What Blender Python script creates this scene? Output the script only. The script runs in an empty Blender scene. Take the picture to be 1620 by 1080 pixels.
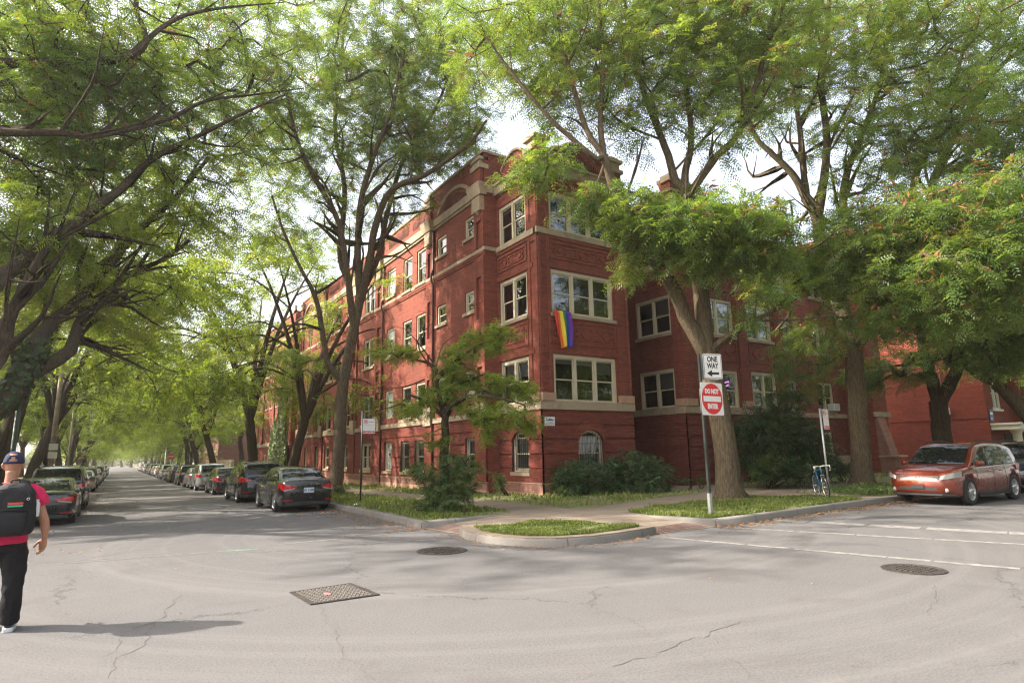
import bpy, bmesh, math, random
import numpy as np
from mathutils import Vector, Matrix
rad = math.radians
scene = bpy.context.scene
COL = scene.collection

# ---------------------------------------------------------------- camera
FPX, YAW, PITCH, ROLL, EYE = 950.0, rad(33.03), rad(10.43), rad(-1.10), 1.68
_fw = np.array([math.sin(YAW)*math.cos(PITCH), math.cos(YAW)*math.cos(PITCH), math.sin(PITCH)])
_r0 = np.array([math.cos(YAW), -math.sin(YAW), 0.0]); _u0 = np.cross(_r0, _fw)
_rt = _r0*math.cos(ROLL) + _u0*math.sin(ROLL)
_up = -_r0*math.sin(ROLL) + _u0*math.cos(ROLL)
def ray(px, py): return _fw + _rt*(px-810)/FPX - _up*(py-540)/FPX
def gz(y):
    """height of the road surface: level near the crossing, falling gently along the side street"""
    t = min(max(y-9.0, 0.0), 55.0)
    return -0.0115*t*t/(t+4.0) - 0.004*max(y-64.0, 0.0)
def G(px, py, dz=0.0):
    """point of the ground (road height + dz) seen at a pixel of the survey photo"""
    d = ray(px, py); lo, hi = 0.5, 900.0
    for _ in range(60):
        m = (lo+hi)/2
        if EYE + d[2]*m > gz(d[1]*m)+dz: lo = m
        else: hi = m
    p = d*lo
    return Vector((p[0], p[1], gz(p[1])+dz))
def P(px, py, dist):
    """point at horizontal distance dist from the survey position"""
    d = ray(px, py); t = dist/math.hypot(d[0], d[1])
    return Vector((d[0]*t, d[1]*t, EYE+d[2]*t))
def on_y(px, py, y):
    d = ray(px, py); t = y/d[1]; return Vector((d[0]*t, y, EYE+d[2]*t))
def on_x(px, py, x):
    d = ray(px, py); t = x/d[0]; return Vector((x, d[1]*t, EYE+d[2]*t))
cam = bpy.data.cameras.new('camera'); cam.sensor_width = 36; cam.lens = FPX/1620*36
cam.clip_start = 0.05; cam.clip_end = 3000
cam_o = bpy.data.objects.new('camera', cam); COL.objects.link(cam_o)
M = Matrix(((_rt[0], _up[0], -_fw[0], 0), (_rt[1], _up[1], -_fw[1], 0), (_rt[2], _up[2], -_fw[2], EYE), (0, 0, 0, 1)))
cam_o.matrix_world = M
scene.camera = cam_o

# ---------------------------------------------------------------- scene graph helpers
def tag(o, label=None, cat=None, group=None, kind=None):
    if label: o['label'] = label
    if cat: o['category'] = cat
    if group: o['group'] = group
    if kind: o['kind'] = kind
    return o
def empty(name, loc, label, cat, group=None, rz=0.0):
    o = bpy.data.objects.new(name, None); COL.objects.link(o)
    o.location = loc; o.rotation_euler = (0, 0, rz); o.empty_display_size = .3
    return tag(o, label, cat, group)
def link(name, me, mats, parent=None, loc=None):
    o = bpy.data.objects.new(name, me); COL.objects.link(o)
    for m in (mats if isinstance(mats, (list, tuple)) else [mats]): me.materials.append(m)
    if parent: o.parent = parent
    if loc is not None: o.location = loc
    return o
def copy_tree(o, parent=None):
    c = o.copy(); COL.objects.link(c)
    if parent: c.parent = parent
    for ch in list(o.children): copy_tree(ch, c)
    return c
def np_mesh(name, v, f, smooth=False, attr=None):
    """fast mesh from numpy arrays: v (n,3), f (m,3|4)"""
    me = bpy.data.meshes.new(name); k = f.shape[1]
    me.vertices.add(len(v)); me.vertices.foreach_set('co', np.ascontiguousarray(v, np.float32).ravel())
    me.loops.add(f.size); me.loops.foreach_set('vertex_index', np.ascontiguousarray(f, np.int32).ravel())
    me.polygons.add(len(f)); me.polygons.foreach_set('loop_start', np.arange(0, f.size, k, dtype=np.int32))
    if smooth: me.polygons.foreach_set('use_smooth', np.ones(len(f), bool))
    if attr is not None:
        a = me.attributes.new('tint', 'FLOAT', 'POINT'); a.data.foreach_set('value', np.ascontiguousarray(attr, np.float32))
    me.update(calc_edges=True)
    return me

class MB:
    """collects polygons and makes ONE mesh object"""
    def __init__(s): s.v = []; s.f = []; s.m = []; s.sm = []
    def poly(s, pts, n=None, m=0, smooth=False):
        pts = [Vector(p) for p in pts]
        if n is not None:
            c = Vector((0, 0, 0))
            for i in range(1, len(pts)-1): c += (pts[i]-pts[0]).cross(pts[i+1]-pts[0])
            if c.dot(Vector(n)) < 0: pts.reverse()
        b = len(s.v); s.v += pts; s.f.append(tuple(range(b, b+len(pts)))); s.m.append(m); s.sm.append(smooth)
    def hexa(s, c, m=0):
        """8 corners: bottom ring 0-3, top ring 4-7"""
        c = [Vector(p) for p in c]; ctr = sum(c, Vector())/8
        for q in ((0,1,2,3),(4,5,6,7),(0,1,5,4),(1,2,6,5),(2,3,7,6),(3,0,4,7)):
            p = [c[i] for i in q]; s.poly(p, sum(p, Vector())/4-ctr, m)
    def box(s, x0, x1, y0, y1, z0, z1, m=0):
        s.hexa([(x0,y0,z0),(x1,y0,z0),(x1,y1,z0),(x0,y1,z0),(x0,y0,z1),(x1,y0,z1),(x1,y1,z1),(x0,y1,z1)], m)
    def prism(s, poly, z0, z1, m=0, bottom=True):
        """vertical prism over a 2-D outline; z0/z1 numbers or functions of (x,y)"""
        f0 = z0 if callable(z0) else (lambda x, y: z0); f1 = z1 if callable(z1) else (lambda x, y: z1)
        a = [Vector((x, y, f0(x, y))) for x, y in poly]; b = [Vector((x, y, f1(x, y))) for x, y in poly]
        s.poly(b, (0,0,1), m)
        if bottom: s.poly(a, (0,0,-1), m)
        area = sum(poly[i][0]*poly[(i+1) % len(poly)][1]-poly[(i+1) % len(poly)][0]*poly[i][1] for i in range(len(poly)))
        for i in range(len(poly)):
            j = (i+1) % len(poly); d = b[j]-b[i]
            n = Vector((d.y, -d.x, 0)) * (1 if area > 0 else -1)
            s.poly([a[i], a[j], b[j], b[i]], n, m)
    def tube(s, pts, radii, n=8, m=0, caps=True, smooth=True):
        pts = [Vector(p) for p in pts]
        if not hasattr(radii, '__len__'): radii = [radii]*len(pts)
        rings = []; ref = None
        for i, p in enumerate(pts):
            t = (pts[min(i+1, len(pts)-1)]-pts[max(i-1, 0)]).normalized()
            if ref is None:
                ref = Vector((0,0,1)) if abs(t.z) < .9 else Vector((1,0,0))
            a = (ref-t*ref.dot(t)).normalized(); ref = a; b = t.cross(a)
            k0 = len(s.v)
            for k in range(n):
                an = 2*math.pi*k/n; s.v.append(p+(a*math.cos(an)+b*math.sin(an))*radii[i])
            rings.append(k0)
        for i in range(len(pts)-1):
            for k in range(n):
                k2 = (k+1) % n
                s.f.append((rings[i]+k, rings[i]+k2, rings[i+1]+k2, rings[i+1]+k)); s.m.append(m); s.sm.append(smooth)
        if caps:
            s.f.append(tuple(reversed(range(rings[0], rings[0]+n)))); s.m.append(m); s.sm.append(False)
            s.f.append(tuple(range(rings[-1], rings[-1]+n))); s.m.append(m); s.sm.append(False)
    def lathe(s, prof, axis_o, axis, n=24, m=0, smooth=True, ref=None):
        """profile [(radius, along)] round an axis"""
        ax = Vector(axis).normalized(); o = Vector(axis_o)
        a = Vector(ref) if ref else (Vector((0,0,1)) if abs(ax.z) < .9 else Vector((1,0,0)))
        a = (a-ax*a.dot(ax)).normalized(); b = ax.cross(a); rings = []
        for r, h in prof:
            rings.append(len(s.v))
            for k in range(n):
                an = 2*math.pi*k/n; s.v.append(o+ax*h+(a*math.cos(an)+b*math.sin(an))*max(r, 1e-5))
        for i in range(len(prof)-1):
            for k in range(n):
                k2 = (k+1) % n
                s.f.append((rings[i]+k, rings[i]+k2, rings[i+1]+k2, rings[i+1]+k)); s.m.append(m); s.sm.append(smooth)
    def loft(s, rings, m=0, close=True, smooth=True, caps=True):
        """rings: lists of points with equal counts"""
        idx = []
        for r in rings:
            idx.append(len(s.v)); s.v += [Vector(p) for p in r]
        n = len(rings[0])
        for i in range(len(rings)-1):
            for k in range(n if close else n-1):
                k2 = (k+1) % n
                s.f.append((idx[i]+k, idx[i]+k2, idx[i+1]+k2, idx[i+1]+k)); s.m.append(m); s.sm.append(smooth)
        if caps and close:
            s.f.append(tuple(reversed(range(idx[0], idx[0]+n)))); s.m.append(m); s.sm.append(False)
            s.f.append(tuple(range(idx[-1], idx[-1]+n))); s.m.append(m); s.sm.append(False)
    def build(s, name, mats, parent=None, origin=None, bevel=0, recalc=False, subsurf=0):
        o = Vector((0, 0, 0)); q = parent
        while q is not None and origin is None: o = o+q.location; q = q.parent
        if origin is not None: o = Vector(origin)
        me = bpy.data.meshes.new(name)
        me.from_pydata([tuple(p-o) for p in s.v], [], s.f)
        me.polygons.foreach_set('material_index', s.m); me.polygons.foreach_set('use_smooth', s.sm)
        if recalc:
            bm = bmesh.new(); bm.from_mesh(me); bmesh.ops.remove_doubles(bm, verts=bm.verts, dist=1e-4)
            bmesh.ops.recalc_face_normals(bm, faces=bm.faces); bm.to_mesh(me); bm.free()
        me.update()
        ob = link(name, me, mats, parent)
        if bevel:
            if not recalc:
                bm = bmesh.new(); bm.from_mesh(me); bmesh.ops.remove_doubles(bm, verts=bm.verts, dist=1e-5); bm.to_mesh(me); bm.free()
            b = ob.modifiers.new('bevel', 'BEVEL'); b.width = bevel; b.segments = 2; b.limit_method = 'ANGLE'; b.angle_limit = rad(35)
        if subsurf:
            b = ob.modifiers.new('subsurf', 'SUBSURF'); b.levels = subsurf; b.render_levels = subsurf
        return ob

# ---------------------------------------------------------------- materials
def nodes(name):
    m = bpy.data.materials.new(name); m.use_nodes = True
    nt = m.node_tree; nt.nodes.clear()
    out = nt.nodes.new('ShaderNodeOutputMaterial'); b = nt.nodes.new('ShaderNodeBsdfPrincipled')
    nt.links.new(b.outputs[0], out.inputs[0])
    return m, nt, b, out
def N(nt, t, **kw):
    n = nt.nodes.new(t)
    for k, v in kw.items():
        if k.startswith('_'): setattr(n, k[1:], v)
        else: n.inputs[k.replace('0_', '')].default_value = v
    return n
def noise(nt, vec, scale, detail=4, rough=.55, dist=0):
    n = nt.nodes.new('ShaderNodeTexNoise'); n.inputs['Scale'].default_value = scale; n.inputs['Detail'].default_value = detail
    n.inputs['Roughness'].default_value = rough; n.inputs['Distortion'].default_value = dist
    if vec: nt.links.new(vec, n.inputs['Vector'])
    return n.outputs['Fac']
def ramp(nt, fac, stops):
    r = nt.nodes.new('ShaderNodeValToRGB'); nt.links.new(fac, r.inputs[0]); e = r.color_ramp.elements
    while len(e) < len(stops): e.new(.5)
    for el, (p, c) in zip(e, stops):
        el.position = p; el.color = (*c, 1) if len(c) == 3 else c
    return r.outputs[0]
def mixc(nt, fac, a, b, mode='MIX'):
    n = nt.nodes.new('ShaderNodeMix'); n.data_type = 'RGBA'; n.blend_type = mode
    for sock, val in ((n.inputs[0], fac), (n.inputs[6], a), (n.inputs[7], b)):
        if hasattr(val, 'is_output'): nt.links.new(val, sock)
        elif isinstance(val, (int, float)): sock.default_value = val
        else: sock.default_value = (*val, 1)
    return n.outputs[2]
def math_(nt, op, a, b=None, clamp=False):
    n = nt.nodes.new('ShaderNodeMath'); n.operation = op; n.use_clamp = clamp
    for i, val in enumerate((a, b)):
        if val is None: continue
        if hasattr(val, 'is_output'): nt.links.new(val, n.inputs[i])
        else: n.inputs[i].default_value = val
    return n.outputs[0]
def pos(nt): return nt.nodes.new('ShaderNodeNewGeometry').outputs['Position']
def objc(nt): return nt.nodes.new('ShaderNodeTexCoord').outputs['Object']
def bump(nt, b, h, dist=.01, strength=.6):
    n = nt.nodes.new('ShaderNodeBump'); n.inputs['Distance'].default_value = dist; n.inputs['Strength'].default_value = strength
    nt.links.new(h, n.inputs['Height']); nt.links.new(n.outputs[0], b.inputs['Normal'])
def basic(name, c, rough=.6, var=.18, scale=3.0, metal=0.0, spec=.5, coat=0.0, bumpd=0.0, bscale=40, alt=None, coord='pos'):
    m, nt, b, _ = nodes(name); v = pos(nt) if coord == 'pos' else objc(nt)
    f = noise(nt, v, scale, 5)
    lo = tuple(x*(1-var) for x in c); hi = tuple(min(1, x*(1+var)) for x in c)
    nt.links.new(ramp(nt, f, [(.3, alt or lo), (.7, hi)]), b.inputs['Base Color'])
    b.inputs['Roughness'].default_value = rough; b.inputs['Metallic'].default_value = metal
    b.inputs['Specular IOR Level'].default_value = spec
    if coat: b.inputs['Coat Weight'].default_value = coat; b.inputs['Coat Roughness'].default_value = .04
    if bumpd: bump(nt, b, noise(nt, v, bscale, 4), bumpd)
    return m
def wall_uv(nt):
    g = nt.nodes.new('ShaderNodeNewGeometry'); s = nt.nodes.new('ShaderNodeSeparateXYZ'); nt.links.new(g.outputs['Position'], s.inputs[0])
    n = nt.nodes.new('ShaderNodeSeparateXYZ'); nt.links.new(g.outputs['True Normal'], n.inputs[0])
    ax = math_(nt, 'ABSOLUTE', n.outputs[0]); ay = math_(nt, 'ABSOLUTE', n.outputs[1])
    k = math_(nt, 'GREATER_THAN', ax, ay)
    u = math_(nt, 'ADD', math_(nt, 'MULTIPLY', s.outputs[1], k), math_(nt, 'MULTIPLY', s.outputs[0], math_(nt, 'SUBTRACT', 1.0, k)))
    c = nt.nodes.new('ShaderNodeCombineXYZ'); nt.links.new(u, c.inputs[0]); nt.links.new(s.outputs[2], c.inputs[1])
    return c.outputs[0], g.outputs['Position'], s.outputs[2]
def brick_mat(name, c1, c2, mortar, stain=.35, bw=.21, rh=.07):
    m, nt, b, _ = nodes(name); uv, p, z = wall_uv(nt)
    t = nt.nodes.new('ShaderNodeTexBrick'); nt.links.new(uv, t.inputs['Vector'])
    t.inputs['Color1'].default_value = (*c1, 1); t.inputs['Color2'].default_value = (*c2, 1); t.inputs['Mortar'].default_value = (*mortar, 1)
    t.inputs['Scale'].default_value = 1; t.inputs['Mortar Size'].default_value = .007; t.inputs['Mortar Smooth'].default_value = .2
    t.inputs['Bias'].default_value = -.15; t.inputs['Brick Width'].default_value = bw; t.inputs['Row Height'].default_value = rh
    f1 = noise(nt, p, .55, 6, .6); f2 = noise(nt, p, 5.0, 4)
    col = mixc(nt, math_(nt, 'MULTIPLY', ramp_f(nt, f1, .42, .75), stain), t.outputs[0], tuple(x*.55 for x in c2))
    col = mixc(nt, math_(nt, 'MULTIPLY', ramp_f(nt, f2, .5, .8), .25), col, tuple(min(1, x*1.35) for x in c1))
    mp = nt.nodes.new('ShaderNodeMapping'); mp.inputs['Scale'].default_value = (.5, .5, 7.0); nt.links.new(p, mp.inputs[0])     # courses fired darker or paler
    f3 = noise(nt, mp.outputs[0], 1.0, 4, .7)
    col = mixc(nt, math_(nt, 'MULTIPLY', ramp_f(nt, f3, .45, .72), .26), col, tuple(x*.5 for x in c2)); col = mixc(nt, math_(nt, 'MULTIPLY', ramp_f(nt, f3, .5, .28), .3), col, tuple(min(1, x*1.3) for x in c1))
    mp2 = nt.nodes.new('ShaderNodeMapping'); mp2.inputs['Scale'].default_value = (1.6, 1.6, .12); nt.links.new(p, mp2.inputs[0])    # rain streaks and soot
    col = mixc(nt, math_(nt, 'MULTIPLY', ramp_f(nt, noise(nt, mp2.outputs[0], 1.0, 5, .6), .5, .8), .45), col, (.075,.036,.026))
    nt.links.new(col, b.inputs['Base Color']); b.inputs['Roughness'].default_value = .85; b.inputs['Specular IOR Level'].default_value = .25
    bump(nt, b, math_(nt, 'SUBTRACT', math_(nt, 'MULTIPLY', noise(nt, p, 30, 3), .3), t.outputs['Fac']), .008, 1.0)
    return m
def ramp_f(nt, f, a, b):
    n = nt.nodes.new('ShaderNodeMapRange'); n.inputs[1].default_value = a; n.inputs[2].default_value = b; nt.links.new(f, n.inputs[0]); return n.outputs[0]

MAT = {}
MAT['brick'] = brick_mat('red_brick', (.275,.066,.039), (.15,.036,.025), (.23,.11,.08))
MAT['brick_base'] = brick_mat('red_brick_base', (.24,.054,.036), (.14,.032,.024), (.19,.085,.065), .5)
MAT['brick_plinth'] = brick_mat('weathered_brick', (.34,.17,.13), (.25,.11,.085), (.3,.2,.16), .5)
MAT['brick_orange'] = brick_mat('orange_red_brick', (.25,.05,.03), (.16,.034,.022), (.2,.075,.05), .35)
MAT['brick_brown'] = brick_mat('brown_brick', (.26,.12,.09), (.2,.09,.07), (.27,.19,.16), .4)
MAT['brick_tan'] = brick_mat('tan_brick', (.42,.32,.25), (.34,.25,.19), (.4,.34,.29), .4)
def stone_mat(name, c, dirt):
    m, nt, b, _ = nodes(name); p = pos(nt)
    f = noise(nt, p, 1.1, 7, .65, .4); g = noise(nt, p, 9, 5, .6)
    col = ramp(nt, f, [(.25, dirt), (.5, c), (.85, tuple(min(1, x*1.15) for x in c))])
    col = mixc(nt, .35, col, ramp(nt, g, [(.3, dirt), (.65, c)]))
    nt.links.new(col, b.inputs['Base Color']); b.inputs['Roughness'].default_value = .9; b.inputs['Specular IOR Level'].default_value = .2
    bump(nt, b, noise(nt, p, 25, 5), .01, .5); return m
MAT['stone'] = stone_mat('limestone', (.40,.315,.22), (.17,.135,.095))
MAT['stone_pink'] = stone_mat('tooled_stone', (.45,.28,.19), (.33,.2,.14))
MAT['trim'] = basic('cream_paint', (.54,.48,.34), .55, .08, 1.5)
MAT['white_trim'] = basic('white_paint', (.68,.65,.58), .5, .06, 1.5)
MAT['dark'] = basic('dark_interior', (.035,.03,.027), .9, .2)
MAT['lattice'] = basic('painted_recess_shade', (.09,.025,.018), .9, .3)  # dark tone paints recess shade onto flat parapet panels
MAT['roof'] = basic('tar_roof', (.08,.08,.08), .9)
MAT['iron'] = basic('black_iron', (.02,.02,.02), .45, .2, metal=.3)
MAT['downspout'] = basic('painted_pipe', (.1,.035,.03), .5, .2)
MAT['steel'] = basic('galvanised_steel', (.45,.46,.46), .45, .12, 6, metal=.7)
def blind_mat():
    m, nt, b, _ = nodes('window_shade'); p = pos(nt)
    w = nt.nodes.new('ShaderNodeTexWave'); w.bands_direction = 'Z'; w.inputs['Scale'].default_value = 9; nt.links.new(p, w.inputs[0])
    nt.links.new(ramp(nt, w.outputs['Fac'], [(0, (.4,.39,.36)), (1, (.62,.6,.55))]), b.inputs['Base Color']); b.inputs['Roughness'].default_value = .8
    return m
MAT['blind'] = blind_mat()
MAT['curtain'] = basic('pale_curtain', (.38,.36,.32), .9, .3, 3)
def glass_mat(name='window_glass', tint=(.55,.6,.6), refl=.1):
    m = bpy.data.materials.new(name); m.use_nodes = True; nt = m.node_tree; nt.nodes.clear()
    out = nt.nodes.new('ShaderNodeOutputMaterial'); mx = nt.nodes.new('ShaderNodeMixShader')
    tr = nt.nodes.new('ShaderNodeBsdfTransparent'); tr.inputs[0].default_value = (*tint, 1)
    gl = nt.nodes.new('ShaderNodeBsdfGlossy'); gl.inputs['Roughness'].default_value = .015; gl.inputs[0].default_value = (.9,.9,.9,1)
    fr = nt.nodes.new('ShaderNodeFresnel'); fr.inputs['IOR'].default_value = 1.6
    p = pos(nt); bp = nt.nodes.new('ShaderNodeBump'); bp.inputs['Distance'].default_value = .02; bp.inputs['Strength'].default_value = .25
    nt.links.new(noise(nt, p, 1.3, 2), bp.inputs['Height']); nt.links.new(bp.outputs[0], gl.inputs['Normal'])
    f = math_(nt, 'ADD', fr.outputs[0], refl, True)
    nt.links.new(f, mx.inputs[0]); nt.links.new(tr.outputs[0], mx.inputs[1]); nt.links.new(gl.outputs[0], mx.inputs[2]); nt.links.new(mx.outputs[0], out.inputs[0])
    return m
MAT['glass'] = glass_mat()
def glassblock():
    m, nt, b, _ = nodes('glass_block'); uv, p, z = wall_uv(nt)
    t = nt.nodes.new('ShaderNodeTexBrick'); nt.links.new(uv, t.inputs['Vector']); t.offset = 0
    for k, v in (('Scale', 1), ('Mortar Size', .012), ('Brick Width', .2), ('Row Height', .2)): t.inputs[k].default_value = v
    t.inputs['Color1'].default_value = (.34,.38,.36,1); t.inputs['Color2'].default_value = (.28,.32,.3,1); t.inputs['Mortar'].default_value = (.45,.44,.4,1)
    nt.links.new(t.outputs[0], b.inputs['Base Color']); b.inputs['Roughness'].default_value = .12; bump(nt, b, noise(nt, p, 18, 2), .02, .5)
    return m
MAT['glassblock'] = glassblock()
from mathutils.geometry import tessellate_polygon
# ---------------------------------------------------------------- world and light
SUN_AZ, SUN_EL = rad(-60), rad(36)          # azimuth from +Y towards +X, elevation
sd = Vector((math.sin(SUN_AZ)*math.cos(SUN_EL), math.cos(SUN_AZ)*math.cos(SUN_EL), math.sin(SUN_EL)))
w = bpy.data.worlds.new('World'); scene.world = w; w.use_nodes = True
wn = w.node_tree; bg = wn.nodes['Background']
sky = wn.nodes.new('ShaderNodeTexSky'); sky.sky_type = 'NISHITA'; sky.sun_disc = False
sky.sun_elevation = SUN_EL; sky.sun_rotation = SUN_AZ; sky.air_density = 1.0; sky.dust_density = 7.0; sky.ozone_density = .6; sky.altitude = 200
mx = wn.nodes.new('ShaderNodeMix'); mx.data_type = 'RGBA'; mx.blend_type = 'ADD'; mx.inputs[0].default_value = 1.0
wn.links.new(sky.outputs[0], mx.inputs[6]); mx.inputs[7].default_value = (2.3, 2.25, 2.14, 1)      # bright veil of high cloud
wn.links.new(mx.outputs[2], bg.inputs[0]); bg.inputs[1].default_value = .15
sl = bpy.data.lights.new('sun', 'SUN'); sl.energy = 5.0; sl.angle = rad(.6); sl.color = (1, .92, .81)
so = bpy.data.objects.new('sun', sl); COL.objects.link(so)
so.rotation_euler = sd.to_track_quat('Z', 'Y').to_euler(); so.location = sd*100
vs = scene.view_settings; vs.view_transform = 'Standard'; vs.look = 'None'; vs.exposure = 1.24; vs.gamma = 1
cy = scene.cycles; cy.use_denoising = True; cy.denoising_prefilter = 'NONE'; cy.filter_width = 1.25; cy.max_bounces = 7; cy.transparent_max_bounces = 10; cy.diffuse_bounces = 4
cy.glossy_bounces = 3; cy.transmission_bounces = 4; cy.caustics_reflective = False; cy.caustics_refractive = False
cy.use_adaptive_sampling = True; cy.adaptive_threshold = .01; cy.sample_clamp_indirect = 6

# ---------------------------------------------------------------- ground, road, pavements
YCUT = [-1, 4, 9, 10, 11, 12, 13, 14, 15, 16, 18, 20, 22, 25, 28, 32, 36, 40, 46, 52, 58, 64, 72, 80, 100, 130, 170, 220, 300]
def drape(name, poly, dz, mat, side=0.0, kind='structure', extra=None):
    bm = bmesh.new(); vs_ = [bm.verts.new((x, y, 0)) for x, y in poly]
    for tri in tessellate_polygon([[Vector((x, y, 0)) for x, y in poly]]):
        try: bm.faces.new([vs_[i] for i in tri])
        except ValueError: pass
    bmesh.ops.recalc_face_normals(bm, faces=bm.faces)
    for f in bm.faces:
        if f.normal.z < 0: f.normal_flip()
    ys = [p[1] for p in poly]
    for c in YCUT:
        if min(ys) < c < max(ys):
            bmesh.ops.bisect_plane(bm, geom=bm.verts[:]+bm.edges[:]+bm.faces[:], plane_co=(0, c, 0), plane_no=(0, 1, 0))
    bmesh.ops.recalc_face_normals(bm, faces=bm.faces)
    if bm.faces and sum(f.normal.z for f in bm.faces) < 0: bmesh.ops.reverse_faces(bm, faces=bm.faces)
    for v in bm.verts: v.co.z = gz(v.co.y)+(dz(v.co.x, v.co.y) if callable(dz) else dz)
    if side:
        r = bmesh.ops.extrude_edge_only(bm, edges=[e for e in bm.edges if e.is_boundary])
        for v in r['geom']:
            if isinstance(v, bmesh.types.BMVert): v.co.z -= side
    me = bpy.data.meshes.new(name); bm.to_mesh(me); bm.free()
    o = link(name, me, mat); return tag(o, kind=kind)

def asphalt():
    m, nt, b, _ = nodes('asphalt'); p = pos(nt)
    big = noise(nt, p, .18, 6, .6); mid = noise(nt, p, 1.6, 5, .6); fine = noise(nt, p, 42, 3, .75)
    col = ramp(nt, big, [(.3, (0.110,0.107,0.108)), (.7, (0.144,0.140,0.142))])
    col = mixc(nt, .35, col, ramp(nt, mid, [(.3, (0.098,0.094,0.095)), (.7, (0.150,0.146,0.148))]))
    col = mixc(nt, .5, col, ramp(nt, fine, [(.32, (0.061,0.057,0.056)), (.5, (0.127,0.121,0.119)), (.7, (0.174,0.167,0.167))]))
    # tyre arcs of turning cars
    s = nt.nodes.new('ShaderNodeSeparateXYZ'); nt.links.new(p, s.inputs[0])
    def arcs(cx, cy):
        dx = math_(nt, 'SUBTRACT', s.outputs[0], cx); dy = math_(nt, 'SUBTRACT', s.outputs[1], cy)
        return math_(nt, 'SQRT', math_(nt, 'ADD', math_(nt, 'MULTIPLY', dx, dx), math_(nt, 'MULTIPLY', dy, dy)))
    d = arcs(7.5, 13.5); cc = nt.nodes.new('ShaderNodeCombineXYZ'); nt.links.new(d, cc.inputs[0])
    nt.links.new(math_(nt, 'MULTIPLY', mid, .25), cc.inputs[1])
    a = noise(nt, cc.outputs[0], 2.4, 5, .65)
    col = mixc(nt, math_(nt, 'MULTIPLY', ramp_f(nt, a, .48, .67), .45), col, (0.177,0.169,0.164))
    # cracks
    wv = nt.nodes.new('ShaderNodeVectorMath'); wv.operation = 'ADD'
    nz = nt.nodes.new('ShaderNodeTexNoise'); nz.inputs['Scale'].default_value = 1.3; nz.inputs['Detail'].default_value = 6; nz.inputs['Roughness'].default_value = .75; nt.links.new(p, nz.inputs['Vector'])
    nt.links.new(p, wv.inputs[0]); nt.links.new(nz.outputs['Color'], wv.inputs[1])
    vo = nt.nodes.new('ShaderNodeTexVoronoi'); vo.feature = 'DISTANCE_TO_EDGE'; vo.inputs['Scale'].default_value = .22; nt.links.new(wv.outputs[0], vo.inputs['Vector'])
    cr = ramp(nt, vo.outputs['Distance'], [(0, (1,1,1)), (.002, (1,1,1)), (.0045, (0,0,0))])
    gate = ramp(nt, noise(nt, p, .35, 3), [(.44, (0,0,0)), (.53, (1,1,1))])
    crk = mixc(nt, 1.0, cr, gate, 'MULTIPLY')
    bw = nt.nodes.new('ShaderNodeRGBToBW'); nt.links.new(crk, bw.inputs[0])
    col = mixc(nt, math_(nt, 'MULTIPLY', bw.outputs[0], .5), col, (0.045,0.042,0.039))
    # oil and dirt along the parking lanes
    col = mixc(nt, math_(nt, 'MULTIPLY', ramp_f(nt, noise(nt, p, .7, 5, .6, .5), .58, .75), .45), col, (0.080,0.071,0.066))
    nt.links.new(col, b.inputs['Base Color']); b.inputs['Roughness'].default_value = .88; b.inputs['Specular IOR Level'].default_value = .3
    bump(nt, b, math_(nt, 'SUBTRACT', fine, math_(nt, 'MULTIPLY', bw.outputs[0], 1.5)), .006, .7); return m
MAT['asphalt'] = asphalt()
def concrete(name, c, joint=1.55, jx=9.1, jy=12.4):
    m, nt, b, _ = nodes(name); p = pos(nt)
    col = ramp(nt, noise(nt, p, .8, 7, .65), [(.25, tuple(x*.66 for x in c)), (.6, c), (.85, tuple(x*1.15 for x in c))])
    col = mixc(nt, .3, col, ramp(nt, noise(nt, p, 35, 3, .7), [(.3, tuple(x*.6 for x in c)), (.7, tuple(x*1.2 for x in c))]))
    if joint:
        s = nt.nodes.new('ShaderNodeSeparateXYZ'); nt.links.new(p, s.inputs[0]); js = []
        for ax, o in ((0, jx), (1, jy)):
            fr = math_(nt, 'FRACT', math_(nt, 'DIVIDE', math_(nt, 'SUBTRACT', s.outputs[ax], o-155), joint))
            js.append(math_(nt, 'LESS_THAN', math_(nt, 'ABSOLUTE', math_(nt, 'SUBTRACT', fr, .5)), .006))
        j = math_(nt, 'MAXIMUM', js[0], js[1]); col = mixc(nt, math_(nt, 'MULTIPLY', j, .75), col, tuple(x*.25 for x in c))
    nt.links.new(col, b.inputs['Base Color']); b.inputs['Roughness'].default_value = .9; b.inputs['Specular IOR Level'].default_value = .2
    bump(nt, b, noise(nt, p, 50, 4), .005, .5); return m
MAT['walk'] = concrete('sidewalk_concrete', (.27,.218,.168))
MAT['kerb'] = concrete('kerb_concrete', (.215,.2,.182), 1.83, 0, 0)
MAT['soil'] = basic('soil_and_turf', (.07,.085,.03), .95, .45, 2.2, alt=(.12,.085,.05))
MAT['turf'] = basic('turf', (.14,.165,.05), .95, .35, 1.6, alt=(.15,.115,.065))
MAT['paint'] = basic('worn_road_paint', (.235,.228,.216), .8, .25, 7, alt=(.14,.134,.127))
MAT['cast'] = basic('cast_iron_cover', (.06,.05,.045), .65, .35, 14, metal=.35)
MAT['tactile'] = basic('tactile_red_brown', (.16,.105,.085), .8, .25, 6, bumpd=.01, bscale=30)

drape('ground', [(-900,-700),(900,-700),(900,1200),(-900,1200)], -.06, MAT['soil'])
drape('road', [(-160,-1.6),(200,-1.6),(200,14),(-160,14)], 0, MAT['asphalt'])
drape('side_street_road', [(-3.2,14),(7.4,14),(7.4,700),(-3.2,700)], 0, MAT['asphalt'])
drape('side_street_road', [(-3.2,-120),(7.4,-120),(7.4,-1.6),(-3.2,-1.6)], 0, MAT['asphalt'])

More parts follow.
